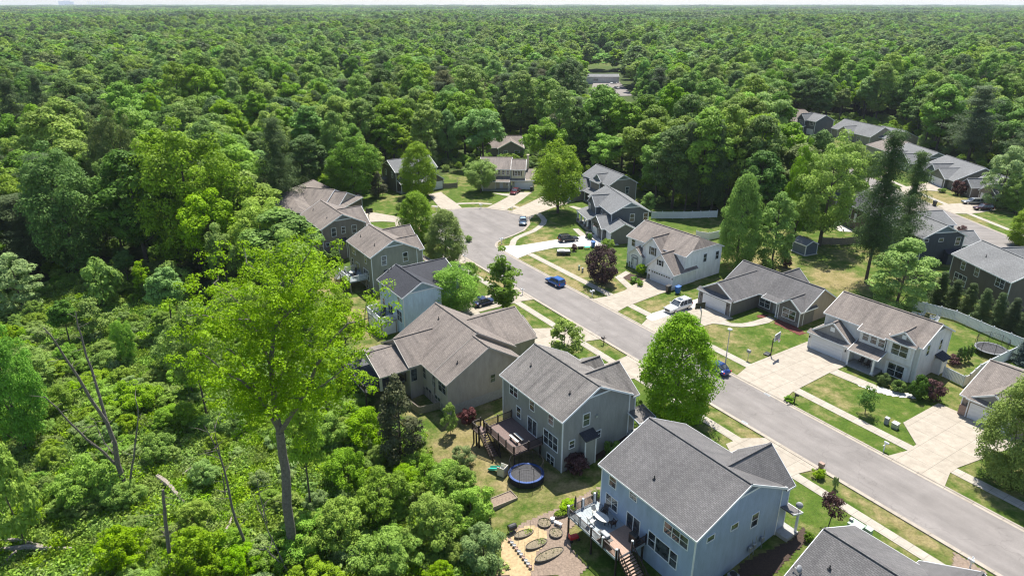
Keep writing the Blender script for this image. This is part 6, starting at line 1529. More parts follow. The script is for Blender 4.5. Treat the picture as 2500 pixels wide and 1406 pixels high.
variant('pine_b', 'pine', 42, 'needle', 19, 3.8, .25, base=.18, n_per=120, leaf=.15, aspect=.4)
variant('pine_c', 'pine', 43, 'brownneedle', 19, 3.2, .25, base=.3, n_per=100, leaf=.15, aspect=.4)
variant('spruce', 'spruce', 44, 'needle', 10, 2.6, .16, base=.04, layers=15, n_per=90, leaf=.12, aspect=.45)
variant('bluespruce', 'spruce', 45, 'bluen', 8, 2.2, .14, base=.04, layers=12, n_per=70, leaf=.14, aspect=.4)
variant('cedar', 'cone', 46, 'brownneedle', 9, 2.8, .16, base=.05, k=70, n_per=110, leaf=.14, cr=.7)
variant('arbor', 'column', 47, 'dark', 3.2, .75, .06, base=.0, k=40, n_per=60, leaf=.09, cr=.28, lump=.2)
variant('shrub_a', 'round', 51, 'green', 3.0, 1.9, .06, base=.0, k=34, n_per=90, leaf=0.188, cr=.6)
variant('shrub_k', 'round', 65, 'dark', 3.0, 1.9, .06, base=.0, k=50, n_per=100, leaf=0.150, cr=.6, lump=.4)
variant('shrub_b', 'spread', 52, 'bright', 2.6, 2.0, .06, base=.0, k=34, n_per=90, leaf=0.188, cr=.6)
variant('shrub_c', 'round', 53, 'pale', 3.2, 2.0, .06, base=.0, k=34, n_per=90, leaf=0.163, cr=.6)
variant('shrub_d', 'ovate', 54, 'yellow', 4.2, 2.2, .08, base=.05, k=44, n_per=90, leaf=0.200, cr=.65, lump=1.5)
variant('bush_a', 'round', 61, 'bright', 4.6, 3.1, .08, base=.0, k=90, n_per=130, leaf=0.131, cr=.62, lump=1.3)
variant('bush_b', 'spread', 62, 'bright', 3.8, 3.2, .08, base=.0, k=90, n_per=130, leaf=0.131, cr=.62, lump=1.3)
variant('bush_c', 'round', 63, 'pale', 4.4, 3.0, .08, base=.0, k=90, n_per=130, leaf=0.119, cr=.6, lump=1.3)
variant('bush_d', 'ovate', 64, 'yellow', 5.6, 3.0, .09, base=.02, k=90, n_per=130, leaf=0.131, cr=.62, lump=1.6)
variant('purple', 'round', 55, 'purple', 5.2, 2.9, .12, base=.05, k=80, n_per=110, leaf=.13, cr=.7)
variant('redbush', 'round', 56, 'redleaf', 1.5, .9, .04, base=.0, k=30, n_per=60, leaf=.09, cr=.32)
variant('darktree', 'round', 57, 'purple', 4.2, 1.5, .06, base=.3, k=34, n_per=50, leaf=.12, cr=.5, lump=1.5)
variant('smalldark', 'round', 66, 'dark', 4.2, 1.6, .06, base=.2, k=40, n_per=60, leaf=.11, cr=.5, lump=1.5)
variant('smalltree', 'ovate', 58, 'bright', 5.2, 2.0, .07, base=.18, k=48, n_per=90, leaf=.15, cr=.6)
variant('slim', 'column', 59, 'green', 11, 3.2, .13, base=.1, k=60, n_per=90, leaf=.18, cr=.75, lump=2.2)
variant('fine', 'round', 60, 'green', 9, 4.0, .15, base=.1, k=90, n_per=140, leaf=.13, cr=.9, lump=1.2)
TREE_N = 0
def tree(key, x, y, h, r, name, label, group=None, cat='tree', z=None, rz=None):
    global TREE_N
    me, tm_, H0, R0 = VAR[key]
    t = thing(name, label, cat, (x, y, tz(x, y) if z is None else z), rng.uniform(0, 6.28) if rz is None else rz, group)
    t.scale = (r / R0, r / R0, h / H0)
    o = bpy.data.objects.new('crown', me); SC.collection.objects.link(o); o.parent = t
    o = bpy.data.objects.new('trunk', tm_); SC.collection.objects.link(o); o.parent = t
    TREE_N += 1
    return t
PLACED = []
def ptree(key, u, vb, vt, wpx, name, label, group=None, cat='tree'):
    """tree whose foot shows (or would show) at (u, vb); height and spread from its outline in the photograph"""
    x, y, z = GT(u, vb)
    lo, hi = 0.3, 45
    for _ in range(30):
        mid = (lo + hi) / 2
        if px(x, y, z + mid)[1] > vt: lo = mid
        else: hi = mid
    h = (lo + hi) / 2; d = math.hypot(y, CAM_H); r = wpx / 2 / F_PX * d * 1.0
    PLACED.append((x, y, r)); return tree(key, x, y, h, r, name, label, group, cat)
for a in [
 ('maple_a', 1648, 1022, 772, 178, 'street_tree', 'large dense round-topped street tree on the verge between the green-grey and pale blue houses'),
 ('maple_b', 1088, 648, 514, 98, 'street_tree', 'dense egg-shaped tree, nearer of the pair at the mouth of the cul-de-sac'),
 ('maple_b', 1020, 592, 470, 92, 'street_tree', 'dense egg-shaped tree, farther of the pair at the mouth of the cul-de-sac'),
 ('maple_a', 1023, 480, 349, 88, 'street_tree', 'tall dense oval tree in front of the grey-green house'),
 ('ball', 1174, 470, 391, 84, 'street_tree', 'round bright yellow-green lawn tree before the cream house'),
 ('lawnoak', 1362, 520, 346, 132, 'lawn_tree', 'large spreading lawn tree right of the cul-de-sac with a dark pool of shade'),
 ('lawnoak', 1112, 768, 645, 132, 'lawn_tree', 'broad green tree beside the pale blue house'), ('smalltree', 1150, 712, 640, 50, 'lawn_tree', 'small bright green tree behind the broad tree by the pale blue house'),
 ('slim', 1228, 770, 603, 108, 'lawn_tree', 'tall ragged narrow tree at the kerb in the middle of the street'), ('smalltree', 1378, 878, 782, 98, 'lawn_tree', 'small bright green tree by the taupe house driveway'),
 ('maple_a', 2462, 1175, 918, 165, 'street_tree', 'dense bright green tree cut by the right edge, beside the wide driveway'), ('pale_a', 2186, 755, 585, 142, 'garden_tree', 'pale green pyramid tree behind the off-white house'),
 ('maple_b', 1797, 650, 428, 104, 'garden_tree', 'tall dark green oval tree behind the white house, left of a paler tree'), ('pale_a', 1882, 652, 470, 96, 'garden_tree', 'paler brown-topped tree right of the dark oval tree'),
 ('openbig', 2000, 600, 322, 185, 'garden_tree', 'very broad feathery green tree with two visible trunks'), ('pine_a', 2113, 690, 322, 138, 'pine_tree', 'tallest ragged pine standing before the dark brown house'), ('pine_a', 2192, 640, 372, 92, 'pine_tree', 'second ragged pine just right of the tallest pine'),
 ('pale_a', 2434, 505, 358, 88, 'garden_tree', 'pale green tree standing over the small gabled house on the second street'), ('maple_a', 2495, 600, 505, 74, 'garden_tree', 'green tree cut by the right edge beside the second street'), ('big_a', 2478, 520, 425, 80, 'garden_tree', 'bushy green tree at the right edge behind the parked cars'),
 ('bluespruce', 2492, 884, 832, 56, 'spruce_tree', 'blue-grey spruce at the right edge by the white fence'), ('cedar', 978, 1125, 918, 128, 'cedar_tree', 'brownish green cedar behind the taupe house'), ('smalltree', 1100, 1060, 985, 44, 'garden_tree', 'small dark green tree at the corner of the taupe house fence'),
 ('redbush', 1143, 1032, 998, 44, 'red_shrub', 'dark red shrub on the lawn beside the taupe house'), ('purple', 1468, 692, 598, 92, 'purple_tree', 'dark purple round bushy tree on the lawn before the white house'),
 ('darktree', 2022, 1288, 1206, 64, 'dark_red_tree', 'thin dark maroon young tree on the near lawn'), ('smalldark', 2112, 1010, 942, 50, 'small_dark_tree', 'small dark open tree on the lawn of the off-white house'), ('smalltree', 1583, 520, 470, 38, 'garden_tree', 'small bright conical tree behind the slate-blue house'),
 ('ball', 1483, 612, 583, 32, 'round_shrub', 'round bright shrub beside the slate-blue house garage'), ('redbush', 1402, 612, 596, 16, 'small_red_tree', 'tiny red-leaved tree beside the trailer'), ('redbush', 2337, 476, 441, 34, 'red_tree', 'dark red round tree on the lawn of the second street'),
 ('redbush', 2348, 568, 552, 26, 'pink_shrub', 'pinkish red shrub in front of the second street kerb'), ('redbush', 1918, 652, 622, 28, 'red_shrub', 'dark red shrub at the foot of the paler brown-topped tree'), ('smalltree', 1576, 516, 478, 30, 'garden_tree', 'slender bright sapling nearest the white fence corner'),
 ('redbush', 1405, 1152, 1110, 66, 'red_shrub', 'dark maroon shrub at the corner of the green-grey house'), ('shrub_k', 1495, 1112, 1075, 44, 'green_shrub', 'green shrub along the side wall of the green-grey house'), ('redbush', 2275, 975, 928, 46, 'red_shrub', 'weeping reddish shrub beside the off-white house'), ('shrub_k', 2238, 970, 918, 42, 'green_shrub', 'dark green shrub at the corner of the off-white house'),
 ('shrub_k', 2155, 938, 912, 30, 'green_shrub', 'round dark shrub by the porch of the off-white house'), ('shrub_k', 2192, 955, 930, 34, 'green_shrub', 'round dark shrub under the front window of the off-white house'), ('redbush', 2328, 888, 868, 34, 'red_shrub', 'dark red shrub beside the narrow hedge columns'),
 ('shrub_k', 810, 645, 606, 46, 'flowering_shrub', 'dark rounded flowering shrub against the brown gable house'), ('smalltree', 1558, 1010, 975, 30, 'green_shrub', 'small shrub by the porch of the green-grey house'), ('ball', 1565, 672, 645, 26, 'round_shrub', 'bright shrub before the white house entry'), 
 ('shrub_b', 1548, 690, 676, 26, 'green_shrub', 'low green shrub left of the white garage door'), ('shrub_b', 1563, 698, 684, 18, 'green_shrub', 'lowest green shrub nearest the white garage door'), ('shrub_a', 1440, 585, 570, 14, 'green_shrub', 'small round shrub by the slate-blue house path'),
 ('shrub_a', 1388, 1240, 1225, 46, 'green_shrub', 'leafy shrub bed in the corner of the pale blue house'), ('shrub_b', 2000, 1165, 1145, 34, 'green_shrub', 'leafy green plants in the square planter by the near kerb'), ('shrub_c', 2037, 1192, 1165, 14, 'small_shrub', 'tiny shrub in a stone ring on the near verge'), ('shrub_b', 1925, 980, 968, 28, 'hosta_ring', 'ring of leafy plants around the dark mailbox'),
 ('shrub_a', 1972, 1320, 1300, 24, 'green_shrub', 'green plants beside the pale blue house porch'), ('shrub_a', 1455, 1215, 1198, 26, 'green_shrub', 'low green shrubs against the blue wall'), ('shrub_a', 2300, 470, 460, 20, 'green_shrub', 'green shrub at the second street driveway'),
 ('ball', 980, 522, 496, 30, 'orange_shrub', 'orange-tipped shrub in the ringed bed at the cul-de-sac'), ('shrub_b', 2120, 545, 520, 30, 'green_shrub', 'green shrub by the pale patio'), ('cedar', 925, 480, 420, 50, 'spruce_tree', 'dark spruce left of the grey-green house'),
 ('shrub_a', 1300, 900, 885, 40, 'green_shrub', 'dark shrub between the taupe and green-grey houses'), ('shrub_b', 1250, 1000, 985, 30, 'green_shrub', 'green shrub at the side wall of the taupe house'), ('shrub_b', 1145, 590, 575, 20, 'green_shrub', 'shrub at the foot of the pair of trees'),
('oak_d', 1640, 508, 308, 118, 'forest_tree', 'tall green tree behind the left part of the long white fence'), ('oak_e', 1705, 512, 268, 128, 'forest_tree', 'tall dark green tree behind the middle of the long white fence'), ('oak_b', 1768, 505, 258, 118, 'forest_tree', 'tall bright tree behind the right end of the long white fence'),
 ('pine_b', 1735, 520, 300, 84, 'pine_tree', 'tall dark pine standing just behind the white fence'), ('oak_d', 1838, 512, 285, 124, 'forest_tree', 'tall green tree behind the dark oval tree'), ('oak_e', 1600, 486, 330, 92, 'forest_tree', 'green tree right above the slate-blue house'), ('pine_a', 1672, 515, 300, 80, 'pine_tree', 'ragged pine standing behind the left half of the white fence'),
 ('oak_b', 1905, 500, 300, 118, 'forest_tree', 'tall leafy tree behind the paler brown-topped tree'), ('big_b', 1940, 575, 345, 92, 'garden_tree', 'dark tree close left of the very broad feathery tree'), ('big_a', 2052, 520, 348, 98, 'garden_tree', 'green tree between the broad feathery tree and the tallest pine'), ('oak_f', 2108, 492, 372, 66, 'garden_tree', 'narrow green tree behind the top of the tallest pine'),
]:
    nm = a[5]; ptree(*a, cat='shrub' if 'shrub' in nm or 'ring' in nm else 'tree')
for k, (u, vb, vt) in enumerate([(2262, 718, 660), (2290, 738, 664), (2322, 754, 684), (2358, 768, 692), (2392, 786, 706), (2428, 798, 716), (2462, 810, 728), (2496, 824, 742)]):
    ptree('spruce', u, vb, vt, 54, 'spruce_tree', 'young dark spruce in the row behind the long white fence, ' + ('first', 'second', 'third', 'fourth', 'fifth', 'sixth', 'seventh', 'last')[k] + ' from its left end', 'row of young spruces', 'tree')
for k in range(4): ptree('arbor', 2337 + k * 9, 888 - k * 2, 848 - k * 2, 13, 'hedge_column', 'narrow columnar evergreen in the tight row beside the off-white house', 'columnar evergreens by the fence', 'tree')

for bt, ba, bb, bl in BEDS:      # planting in the garden beds
    rsb = np.random.RandomState(len(bl)); lush = 'lettuce' in bl; n = 700 if lush else (150 if 'green' in bl else 30)
    an = rsb.uniform(0, 6.28, n); rr_ = np.sqrt(rsb.rand(n)) * .88; side = (rr_ * np.cos(an) > .1) | lush | ('dry' in bl) | ('bare' in bl)
    Pb = np.stack([rr_ * np.cos(an) * ba, rr_ * np.sin(an) * bb, .28 + rsb.rand(n) * (.22 if lush else .14)], -1)[side]; k_ = len(Pb)
    meb = leaf_mesh('plants', Pb, rsb.normal(size=(k_, 3)) * .7 + np.array([0, 0, .8]), .075 * (.6 + .8 * rsb.rand(k_)), rsb.rand(k_), LM['grass' if (lush or 'green' in bl) else 'brownneedle'], rs=rsb)
    ob_ = bpy.data.objects.new('plants', meb); SC.collection.objects.link(ob_); ob_.parent = bt
for k, p_ in enumerate([(600, 790), (705, 880), (520, 1090), (618, 1280), (1030, 520), (430, 960)]):
    x, y, z = GT(*e6(*p_)); t = thing('garden_stake', 'thin upright garden stake standing in the mulch garden', 'stake', (x, y, z), 0, 'thin stakes in the mulch garden'); m = MB(); m.tube([(0, 0, -.1), (.02, 0, .8), (0, .02, 1.6)], .018, 5); m.build('rod', M['wood'], t)
# --- the big open tree in the foreground, limbs and all
def skeleton(name, label, foot, limbs, r0, leafmat=None, bark='bark', cat='tree', seed=5, k_per=5, n_per=70, leaf=.17, cr=.8, zf=None):
    """limbs: list of polylines given as (pixel u, pixel v, depth offset along y); radii taper"""
    x, y, z = GT(*foot); t = thing(name, label, cat, (x, y, z), 0)
    rs = np.random.RandomState(seed); m = MB(); tips = []
    for pl_, ra, rb in limbs:
        P = []
        for (u, v, dy) in pl_:
            d = ray(u, v); yy = y + dy; tt = yy / d[1]; P.append((d[0] * tt - x, dy, CAM_H + d[2] * tt - z))
        n = len(P); P2 = [P[0]]
        for a, b_ in zip(P[:-1], P[1:]):
            mid = tuple((a[i] + b_[i]) / 2 + rs.normal() * .012 * math.dist(a, b_) for i in range(3)); P2 += [mid, b_]
        m.tube(P2, [ra + (rb - ra) * i / (len(P2) - 1) for i in range(len(P2))], 7)
        tips.append(P2)
    # twigs
    C = []
    for P2 in tips:
        for i in range(1, len(P2)):
            a, b_ = np.array(P2[i - 1]), np.array(P2[i]); L = np.linalg.norm(b_ - a)
            for _ in range(max(1, int(L / 1.2))):
                q = a + (b_ - a) * rs.rand(); dirv = rs.normal(size=3); dirv[2] = abs(dirv[2]) * .6; dirv /= np.linalg.norm(dirv); LL = rs.uniform(.6, 2.0)
                e_ = q + dirv * LL; m.tube([q, (q + e_) / 2 + rs.normal(size=3) * .08, e_], [.045, .03, .012], 4, False); C.append(e_)
    m.build('trunk' if leafmat else 'trunk', M[bark], t)
    return t, tips, C
big = [([(716, 1352, 0), (708, 1280, 0), (700, 1190, 0), (690, 1110, 0), (683, 1055, 0)], .52, .40),
       ([(683, 1055, 0), (668, 960, .3), (662, 880, .8), (670, 800, 1.5), (690, 720, 1.8), (700, 640, 2)], .34, .06),
       ([(683, 1055, 0), (712, 1010, -.5), (742, 965, -1), (770, 900, -1.5), (800, 840, -2.5), (850, 790, -3), (905, 775, -3.5)], .26, .04),
       ([(683, 1055, 0), (655, 1010, -.3), (628, 960, -.8), (600, 900, -1.5), (560, 850, -2)], .2, .04),
       ([(665, 900, .7), (640, 840, 2), (610, 780, 3), (565, 720, 4), (520, 690, 4.5)], .17, .03),
       ([(670, 800, 1.5), (720, 750, 0), (765, 700, -1), (800, 660, -1.5)], .15, .03), ([(668, 960, .3), (700, 890, 2), (745, 820, 3.5), (790, 760, 4)], .15, .03),
       ([(628, 960, -.8), (590, 930, -3), (540, 900, -5), (490, 860, -6)], .14, .03), ([(742, 965, -1), (790, 940, -3.5), (840, 900, -5)], .12, .03),
       ([(690, 720, 1.8), (640, 670, 1), (600, 640, .5)], .11, .03), ([(690, 720, 1.8), (740, 640, 2.5), (765, 600, 3)], .10, .03), ([(610, 780, 3), (560, 780, 0), (500, 770, -2), (455, 770, -3)], .10, .03)]
t, tips, C = skeleton('cottonwood_tree', 'very tall open yellow-green tree with a bare forked trunk in the foreground wood', (716, 1350), big, .5, 'yellow', 'greybark', seed=8)
rs = np.random.RandomState(9)
CC = list(C)
for P2 in tips[1:]:
    for i in range(1, len(P2)):
        a, b_ = np.array(P2[i - 1]), np.array(P2[i]); L = np.linalg.norm(b_ - a)
        for _ in range(int(L * 9.5)): 
            q = a + (b_ - a) * rs.rand(); CC.append(q + rs.normal(size=3) * np.array([1.75, 1.75, 1.2]))
CC = np.array([c for c in CC if c[2] > 17.0 + .8 * math.sin(c[0]) - (4.5 if abs(c[0] + 1) > 3.5 else 0) and math.sin(c[0] * 1.1 + 1) * math.sin(c[1] * 1.3 + .5) * math.sin(c[2] * 1.0) > -.42])
rs2 = np.random.RandomState(3)
P, Nn, S, T = clumps_to_leaves(rs2, CC, .62 * (.6 + .8 * rs2.rand(len(CC))), 60, .105, flat=.7)
me = leaf_mesh('crown', P, Nn, S, T, LM['yellow'], rs=rs2); o = bpy.data.objects.new('crown', me); SC.collection.objects.link(o); o.parent = t
PLACED.append((t.location.x, t.location.y, 2.5))
f4 = crop(0, 700, 1.9914)
def sk(pl_, ys=None): return [(*f4(a, b_), (ys[i] if ys else 0)) for i, (a, b_) in enumerate(pl_)]
dead = [(sk([(640, 1020), (600, 940), (572, 860), (558, 760), (520, 660)]), .36, .22), (sk([(520, 660), (440, 545), (380, 440), (320, 350), (270, 270), (212, 200)], [0, -.5, -1, -1.5, -2, -2.5]), .2, .06),
        (sk([(520, 660), (480, 520), (445, 400), (405, 280), (378, 190), (368, 120)], [0, .5, 1, 1.2, 1.5, 1.6]), .18, .05), (sk([(560, 860), (500, 800), (420, 740), (340, 660), (280, 590), (215, 532)], [0, -.6, -1.3, -2, -2.6, -3]), .17, .05),
        (sk([(630, 960), (640, 880), (655, 780), (668, 680), (672, 610), (658, 545)], [0, .5, 1, 1.5, 1.8, 2]), .13, .05), (sk([(555, 815), (510, 760), (475, 690), (455, 640)], [0, .6, 1, 1.3]), .07, .02)]
skeleton('dead_tree', 'leafless grey dead tree with long bare spreading limbs, lower left', (321, 1208), dead, .3, bark='greybark', seed=4)
skeleton('dead_tree', 'thick bare broken trunk leaning slightly at the bottom edge', (420, 1425), [(sk([(838, 1440), (828, 1330), (812, 1200), (800, 1080), (792, 985)]), .24, .12), (sk([(812, 1215), (798, 1200), (788, 1188)]), .06, .03)], .24, bark='greybark', seed=5)
skeleton('dead_tree', 'slender bare curved trunk right of the bottom-edge broken trunk', (606, 1340), [(sk([(1208, 1290), (1170, 1190), (1128, 1070), (1100, 930), (1075, 840), (1040, 760), (990, 670)]), .17, .03), (sk([(1075, 840), (1050, 740), (1038, 655)], [0, .3, .5]), .06, .02)], .17, bark='greybark', seed=6)
skeleton('dead_tree', 'short dead pole behind the slender bare trunk', (550, 1215), [(sk([(1095, 1020), (1080, 905)]), .09, .05)], .09, bark='greybark', seed=7)
skeleton('dead_tree', 'tangled bare branches at the foot of the tall open tree', (700, 1400), [(sk([(1394, 1380), (1340, 1260), (1280, 1120), (1220, 1000)]), .08, .02), (sk([(1394, 1370), (1330, 1310), (1285, 1265)]), .08, .03), (sk([(1300, 1150), (1260, 1000), (1245, 900)], [0, .4, .6]), .05, .02)], .08, bark='greybark', seed=8)
skeleton('dead_tree', 'bare grey multi-stemmed tree at the left edge of the wood', (50, 610), [([(50, 606, 0), (32, 560, 0), (12, 510, .5), (2, 470, 1)], .16, .03), ([(50, 606, 0), (42, 540, .5), (25, 480, .8), (15, 430, 1)], .14, .03), ([(45, 590, 0), (58, 530, -.5), (60, 490, -.6)], .1, .03)], .16, bark='greybark', seed=9)
skeleton('dead_tree', 'pale leafless bushy treetop above the bright tree left of the brown gable house', (600, 640), [([(612, 640, 0), (600, 580, 0), (580, 540, 0), (560, 510, 0)], .14, .03), ([(605, 600, 0), (590, 545, .5), (583, 505, .8)], .1, .02), ([(600, 580, 0), (575, 550, -1), (555, 530, -1.5)], .09, .02), ([(612, 620, 0), (640, 585, 0), (660, 560, 0)], .09, .02)], .14, bark='greybark', seed=10)
def log(p0, p1, r, label, f=f4):
    r *= 1.5
    a = GT(*f(*p0)); b_ = GT(*f(*p1)); t = thing('fallen_log', label, 'log', a, 0, 'fallen logs in the clearing'); d = Vector(b_) - Vector(a)
    m = MB(); m.tube([(0, 0, .25), tuple(d * .35 + Vector((0, .15, .5))), tuple(d * .7 + Vector((.1, 0, .35))), tuple(d + Vector((0, 0, .3)))], [r, r * .9, r * .7, r * .4], 7); m.build('trunk', M['deadwood'], t)
for a in (((770, 930), (912, 1075), .24, 'pale peeling log lying right of the leafless tree'), ((0, 1288), (370, 1280), .22, 'long grey log lying level at the bottom left'), ((0, 1240), (240, 1272), .16, 'thinner grey log just above the long one at the bottom left'), ((0, 1185), (158, 1148), .18, 'pale log at the left edge above the others'),
          ((0, 1390), (120, 1250), .13, 'log crossing the others diagonally at the bottom left'), ((1080, 1255), (1130, 1125), .14, 'short pale log left of the slender bare trunk'), ((890, 918), (990, 872), .08, 'thin pale stick lying in the herbs'), ((1000, 1175), (1028, 1118), .08, 'small pale branch in the grass'), ((565, 1290), (720, 1300), .13, 'short log in yellow-green undergrowth')): log(*a)
# named trees of the left wood
WOOD = 'trees of the left wood'
for a in [('big_b', 492, 655, 300, 262, 'forest_tree', 'huge round-crowned green tree standing highest in the left wood'), ('big_b', 190, 665, 352, 215, 'forest_tree', 'large dome-shaped green tree near the left edge'), ('pine_a', 692, 530, 290, 112, 'pine_tree', 'tall dark pine just left of the low brown house'),
          ('big_a', 655, 700, 492, 172, 'forest_tree', 'bright yellow-green tree directly left of the brown gable house'), ('open_a', 560, 720, 545, 110, 'forest_tree', 'light green tree at the lower left of the bright tree by the brown gable house'), ('oak_f', 425, 812, 655, 82, 'forest_tree', 'isolated narrow green tree rising from the thicket'), ('big_b', 65, 1100, 785, 150, 'forest_tree', 'dark green tree at the left edge beside the leafless tree'),
          ('open_a', 505, 1015, 745, 130, 'forest_tree', 'yellow-green tree left of and below the tall open tree crown'), ('open_a', 850, 900, 700, 110, 'forest_tree', 'yellow-green tree between the tall open tree and the pale house deck'), ('smalltree', 62, 1330, 1092, 120, 'forest_tree', 'small feathery green tree at the lower left edge'), ('open_a', 735, 800, 560, 190, 'forest_tree', 'yellow-green tree behind the tall open tree'), ('big_b', 320, 560, 255, 120, 'forest_tree', 'dark leafy tree left of the highest tree'), ('pale_a', 325, 520, 432, 46, 'forest_tree', 'small pale tree lit in a dark gap of the left wood'), ('oak_f', 352, 625, 535, 60, 'forest_tree', 'slim tree at the edge of the marshy clearing'),
          ('big_b', 866, 492, 325, 132, 'forest_tree', 'dark round tree behind the low brown house'), ('oak_d', 760, 470, 330, 100, 'forest_tree', 'dark narrow tree between the pine and the round tree'), ('open_a', 760, 1240, 935, 120, 'forest_tree', 'slender leafy tree right of the tall open tree trunk'), ('shrub_d', 430, 730, 640, 90, 'forest_tree', 'bright rounded tree in the middle of the thicket'),
          ('big_a', 600, 820, 700, 130, 'forest_tree', 'yellow-green tree at the left foot of the tall open tree crown'), ('shrub_c', 255, 745, 640, 110, 'tall_shrub', 'grey-green rounded thicket shrub below the dome-shaped tree'), ('pale_a', 60, 760, 620, 110, 'forest_tree', 'pale tree at the left edge below the dome-shaped tree'), ('oak_d', 560, 660, 520, 90, 'forest_tree', 'dark tree in the shade of the highest tree'),
          ('big_b', 190, 420, 235, 130, 'forest_tree', 'leafy tree above the dome-shaped tree'), ('pine_b', 70, 420, 190, 110, 'pine_tree', 'dark pine near the left edge'), ('pine_b', 130, 380, 180, 80, 'pine_tree', 'dark pine right of the one near the left edge')]: ptree(*a, group=None)
WS = ['dark spreading bush at the foot of the grey leafless tree', 'bright bush below the dark tree at the left edge', 'bright bush directly behind the leafless tree fork', 'broad green bush in the middle of the thicket', 'green bush right of the leafless tree base', 'pale bush beside the pale peeling log',
 'green bush between the broken trunk and the slender trunk', 'green bush at the corner of the dry back lawn', 'green bush below the raised planter', 'bright bush touching the back lawn edge', 'pale bush at the edge of the straw mulch', 'tall yellow-green bush left of the mulch garden', 'big green bush right of the tall tree trunk',
 'bright bush at the bottom edge right of the tall tree', 'green bush between the tall trunk and the cedar', 'yellow-green bush at the foot of the tall tree on its right', 'green bush below the cedar', 'bright small bush beside the cedar', 'yellow-green bush at the bottom edge by the logs', 'yellow-green bush right of the broken trunk at the bottom edge', 'bright bush at the foot of the slender bare trunk',
 'pale bush directly right of the forked trunk', 'small pale bush at the lawn corner']
for k, (u, v, w, key) in enumerate([(230, 1220, 150, 'bush_a'), (130, 1010, 120, 'bush_b'), (330, 1000, 120, 'bush_b'), (450, 900, 150, 'bush_a'), (390, 1120, 90, 'bush_a'), (560, 1060, 90, 'bush_c'), (500, 1180, 80, 'bush_a'), (1100, 1210, 120, 'bush_a'), (1150, 1280, 130, 'bush_a'), (1040, 1180, 110, 'bush_b'),
                                     (1180, 1370, 120, 'bush_c'), (1060, 1320, 150, 'bush_d'), (940, 1250, 150, 'bush_a'), (950, 1390, 160, 'bush_b'), (850, 1180, 120, 'bush_a'), (830, 1330, 150, 'bush_d'), (900, 1080, 120, 'bush_a'), (1000, 1090, 90, 'bush_b'), (300, 1380, 130, 'bush_d'), (480, 1400, 150, 'bush_d'), (590, 1390, 100, 'bush_b'), (800, 1080, 110, 'bush_c'), (1130, 1130, 60, 'bush_c')]):
    x, y, z = GT(u, v); d = math.hypot(y, CAM_H); r = w / 2 / F_PX * d; me_, tm_, H0, R0 = VAR[key]; PLACED.append((x, y, r))
    tree(key, x, y, H0 * r / R0 * 1.15, r, 'wild_shrub', WS[k], 'wild shrubs of the lower left wood', 'shrub')

def poisson(x0, x1, y0, y1, sp, seed):
    rs = np.random.RandomState(seed); ax = np.arange(x0, x1, sp); ay = np.arange(y0, y1, sp); XX, YY = np.meshgrid(ax, ay)
    XX = XX + rs.uniform(-.42, .42, XX.shape) * sp + (np.arange(len(ay)) % 2)[:, None] * sp * .5; YY = YY + rs.uniform(-.42, .42, YY.shape) * sp
    return XX.ravel(), YY.ravel(), rs
def infov(x, y, margin=12):
    return (np.abs(x) < (y * CP + CAM_H * SP) * .75 + margin + 6) & (y > 10)
xq, yq, rq = poisson(-150, 20, 30, 150, 8.5, 21)
okq = infov(xq, yq, 0) & inpoly(xq, yq, WET) & (rq.rand(len(xq)) < .42)
for cx, cy, cr_ in PLACED: okq &= (xq - cx) ** 2 + (yq - cy) ** 2 > (cr_ + 1.5) ** 2
okq &= ~inpoly(xq, yq, [GT(*p_)[:2] for p_ in ((200, 1010), (760, 1010), (760, 1500), (-100, 1500), (-50, 1240))])
okq &= ~(inpoly(xq + 4, yq, CLEAR) | inpoly(xq + 2, yq + 3, CLEAR) | inpoly(xq, yq - 4, CLEAR))
kinds_ = [('smalltree', 'small bright tree rising from the scrub'), ('pale_a', 'small pale tree rising from the scrub'), ('open_a', 'small feathery yellow-green tree rising from the scrub'), ('oak_f', 'small narrow green tree rising from the scrub'), ('big_a', 'small round bright tree rising from the scrub')]
for cx, cy in zip(xq[okq], yq[okq]):
    ky, lb = kinds_[rq.randint(5)]; r_ = rq.uniform(1.6, 3.0); u_ = px(cx, cy, 2)
    lb += (' at the left edge' if u_[0] < 250 else ' right of the leafless tree' if u_[0] < 500 else ' around the tall open tree') + (', nearer half' if u_[1] > 900 else ', farther half')
    tree(ky, cx, cy, rq.uniform(4.5, 8.5), r_, 'scrub_tree', lb, lb.replace('tree', 'trees', 1)); PLACED.append((cx, cy, r_))
# --- forest fill
xx, yy, rs = poisson(-420, 420, 15, 420, 8.9, 77)
ok = infov(xx, yy) & ~inpoly(xx, yy, CLEAR) & ~inpoly(xx, yy, WET) & ~inpoly(xx, yy, FARLAWN)
hs = [(G(u, v)[0], G(u, v)[1], 13) for u, v in ((675, 312), (372, 415), (960, 310), (1650, 190), (1318, 163), (1250, 372), (1258, 362))]
hs += [(*G(300, 545), 9)]
EXC = [[G(*p) for p in P_] for P_ in ([(1395, 172), (1528, 172), (1578, 325), (1425, 325)], [(1870, 300), (1895, 400), (2060, 400), (2260, 372), (2190, 300)], [(1200, 350), (1310, 350), (1310, 425), (1190, 425)])]
LOW = [[G(*p) for p in P_] for P_ in ([(1400, 325), (1590, 325), (1580, 390), (1410, 390)], [(1840, 395), (2070, 395), (2070, 520), (1840, 500)])]
for P_ in EXC: ok &= ~inpoly(xx, yy, P_)
for cx, cy, cr_ in hs: ok &= (xx - cx) ** 2 + (yy - cy) ** 2 > cr_ ** 2
for cx, cy, cr_ in PLACED: ok &= (xx - cx) ** 2 + (yy - cy) ** 2 > (cr_ * .62 + 2.2) ** 2
xx, yy = xx[ok], yy[ok]
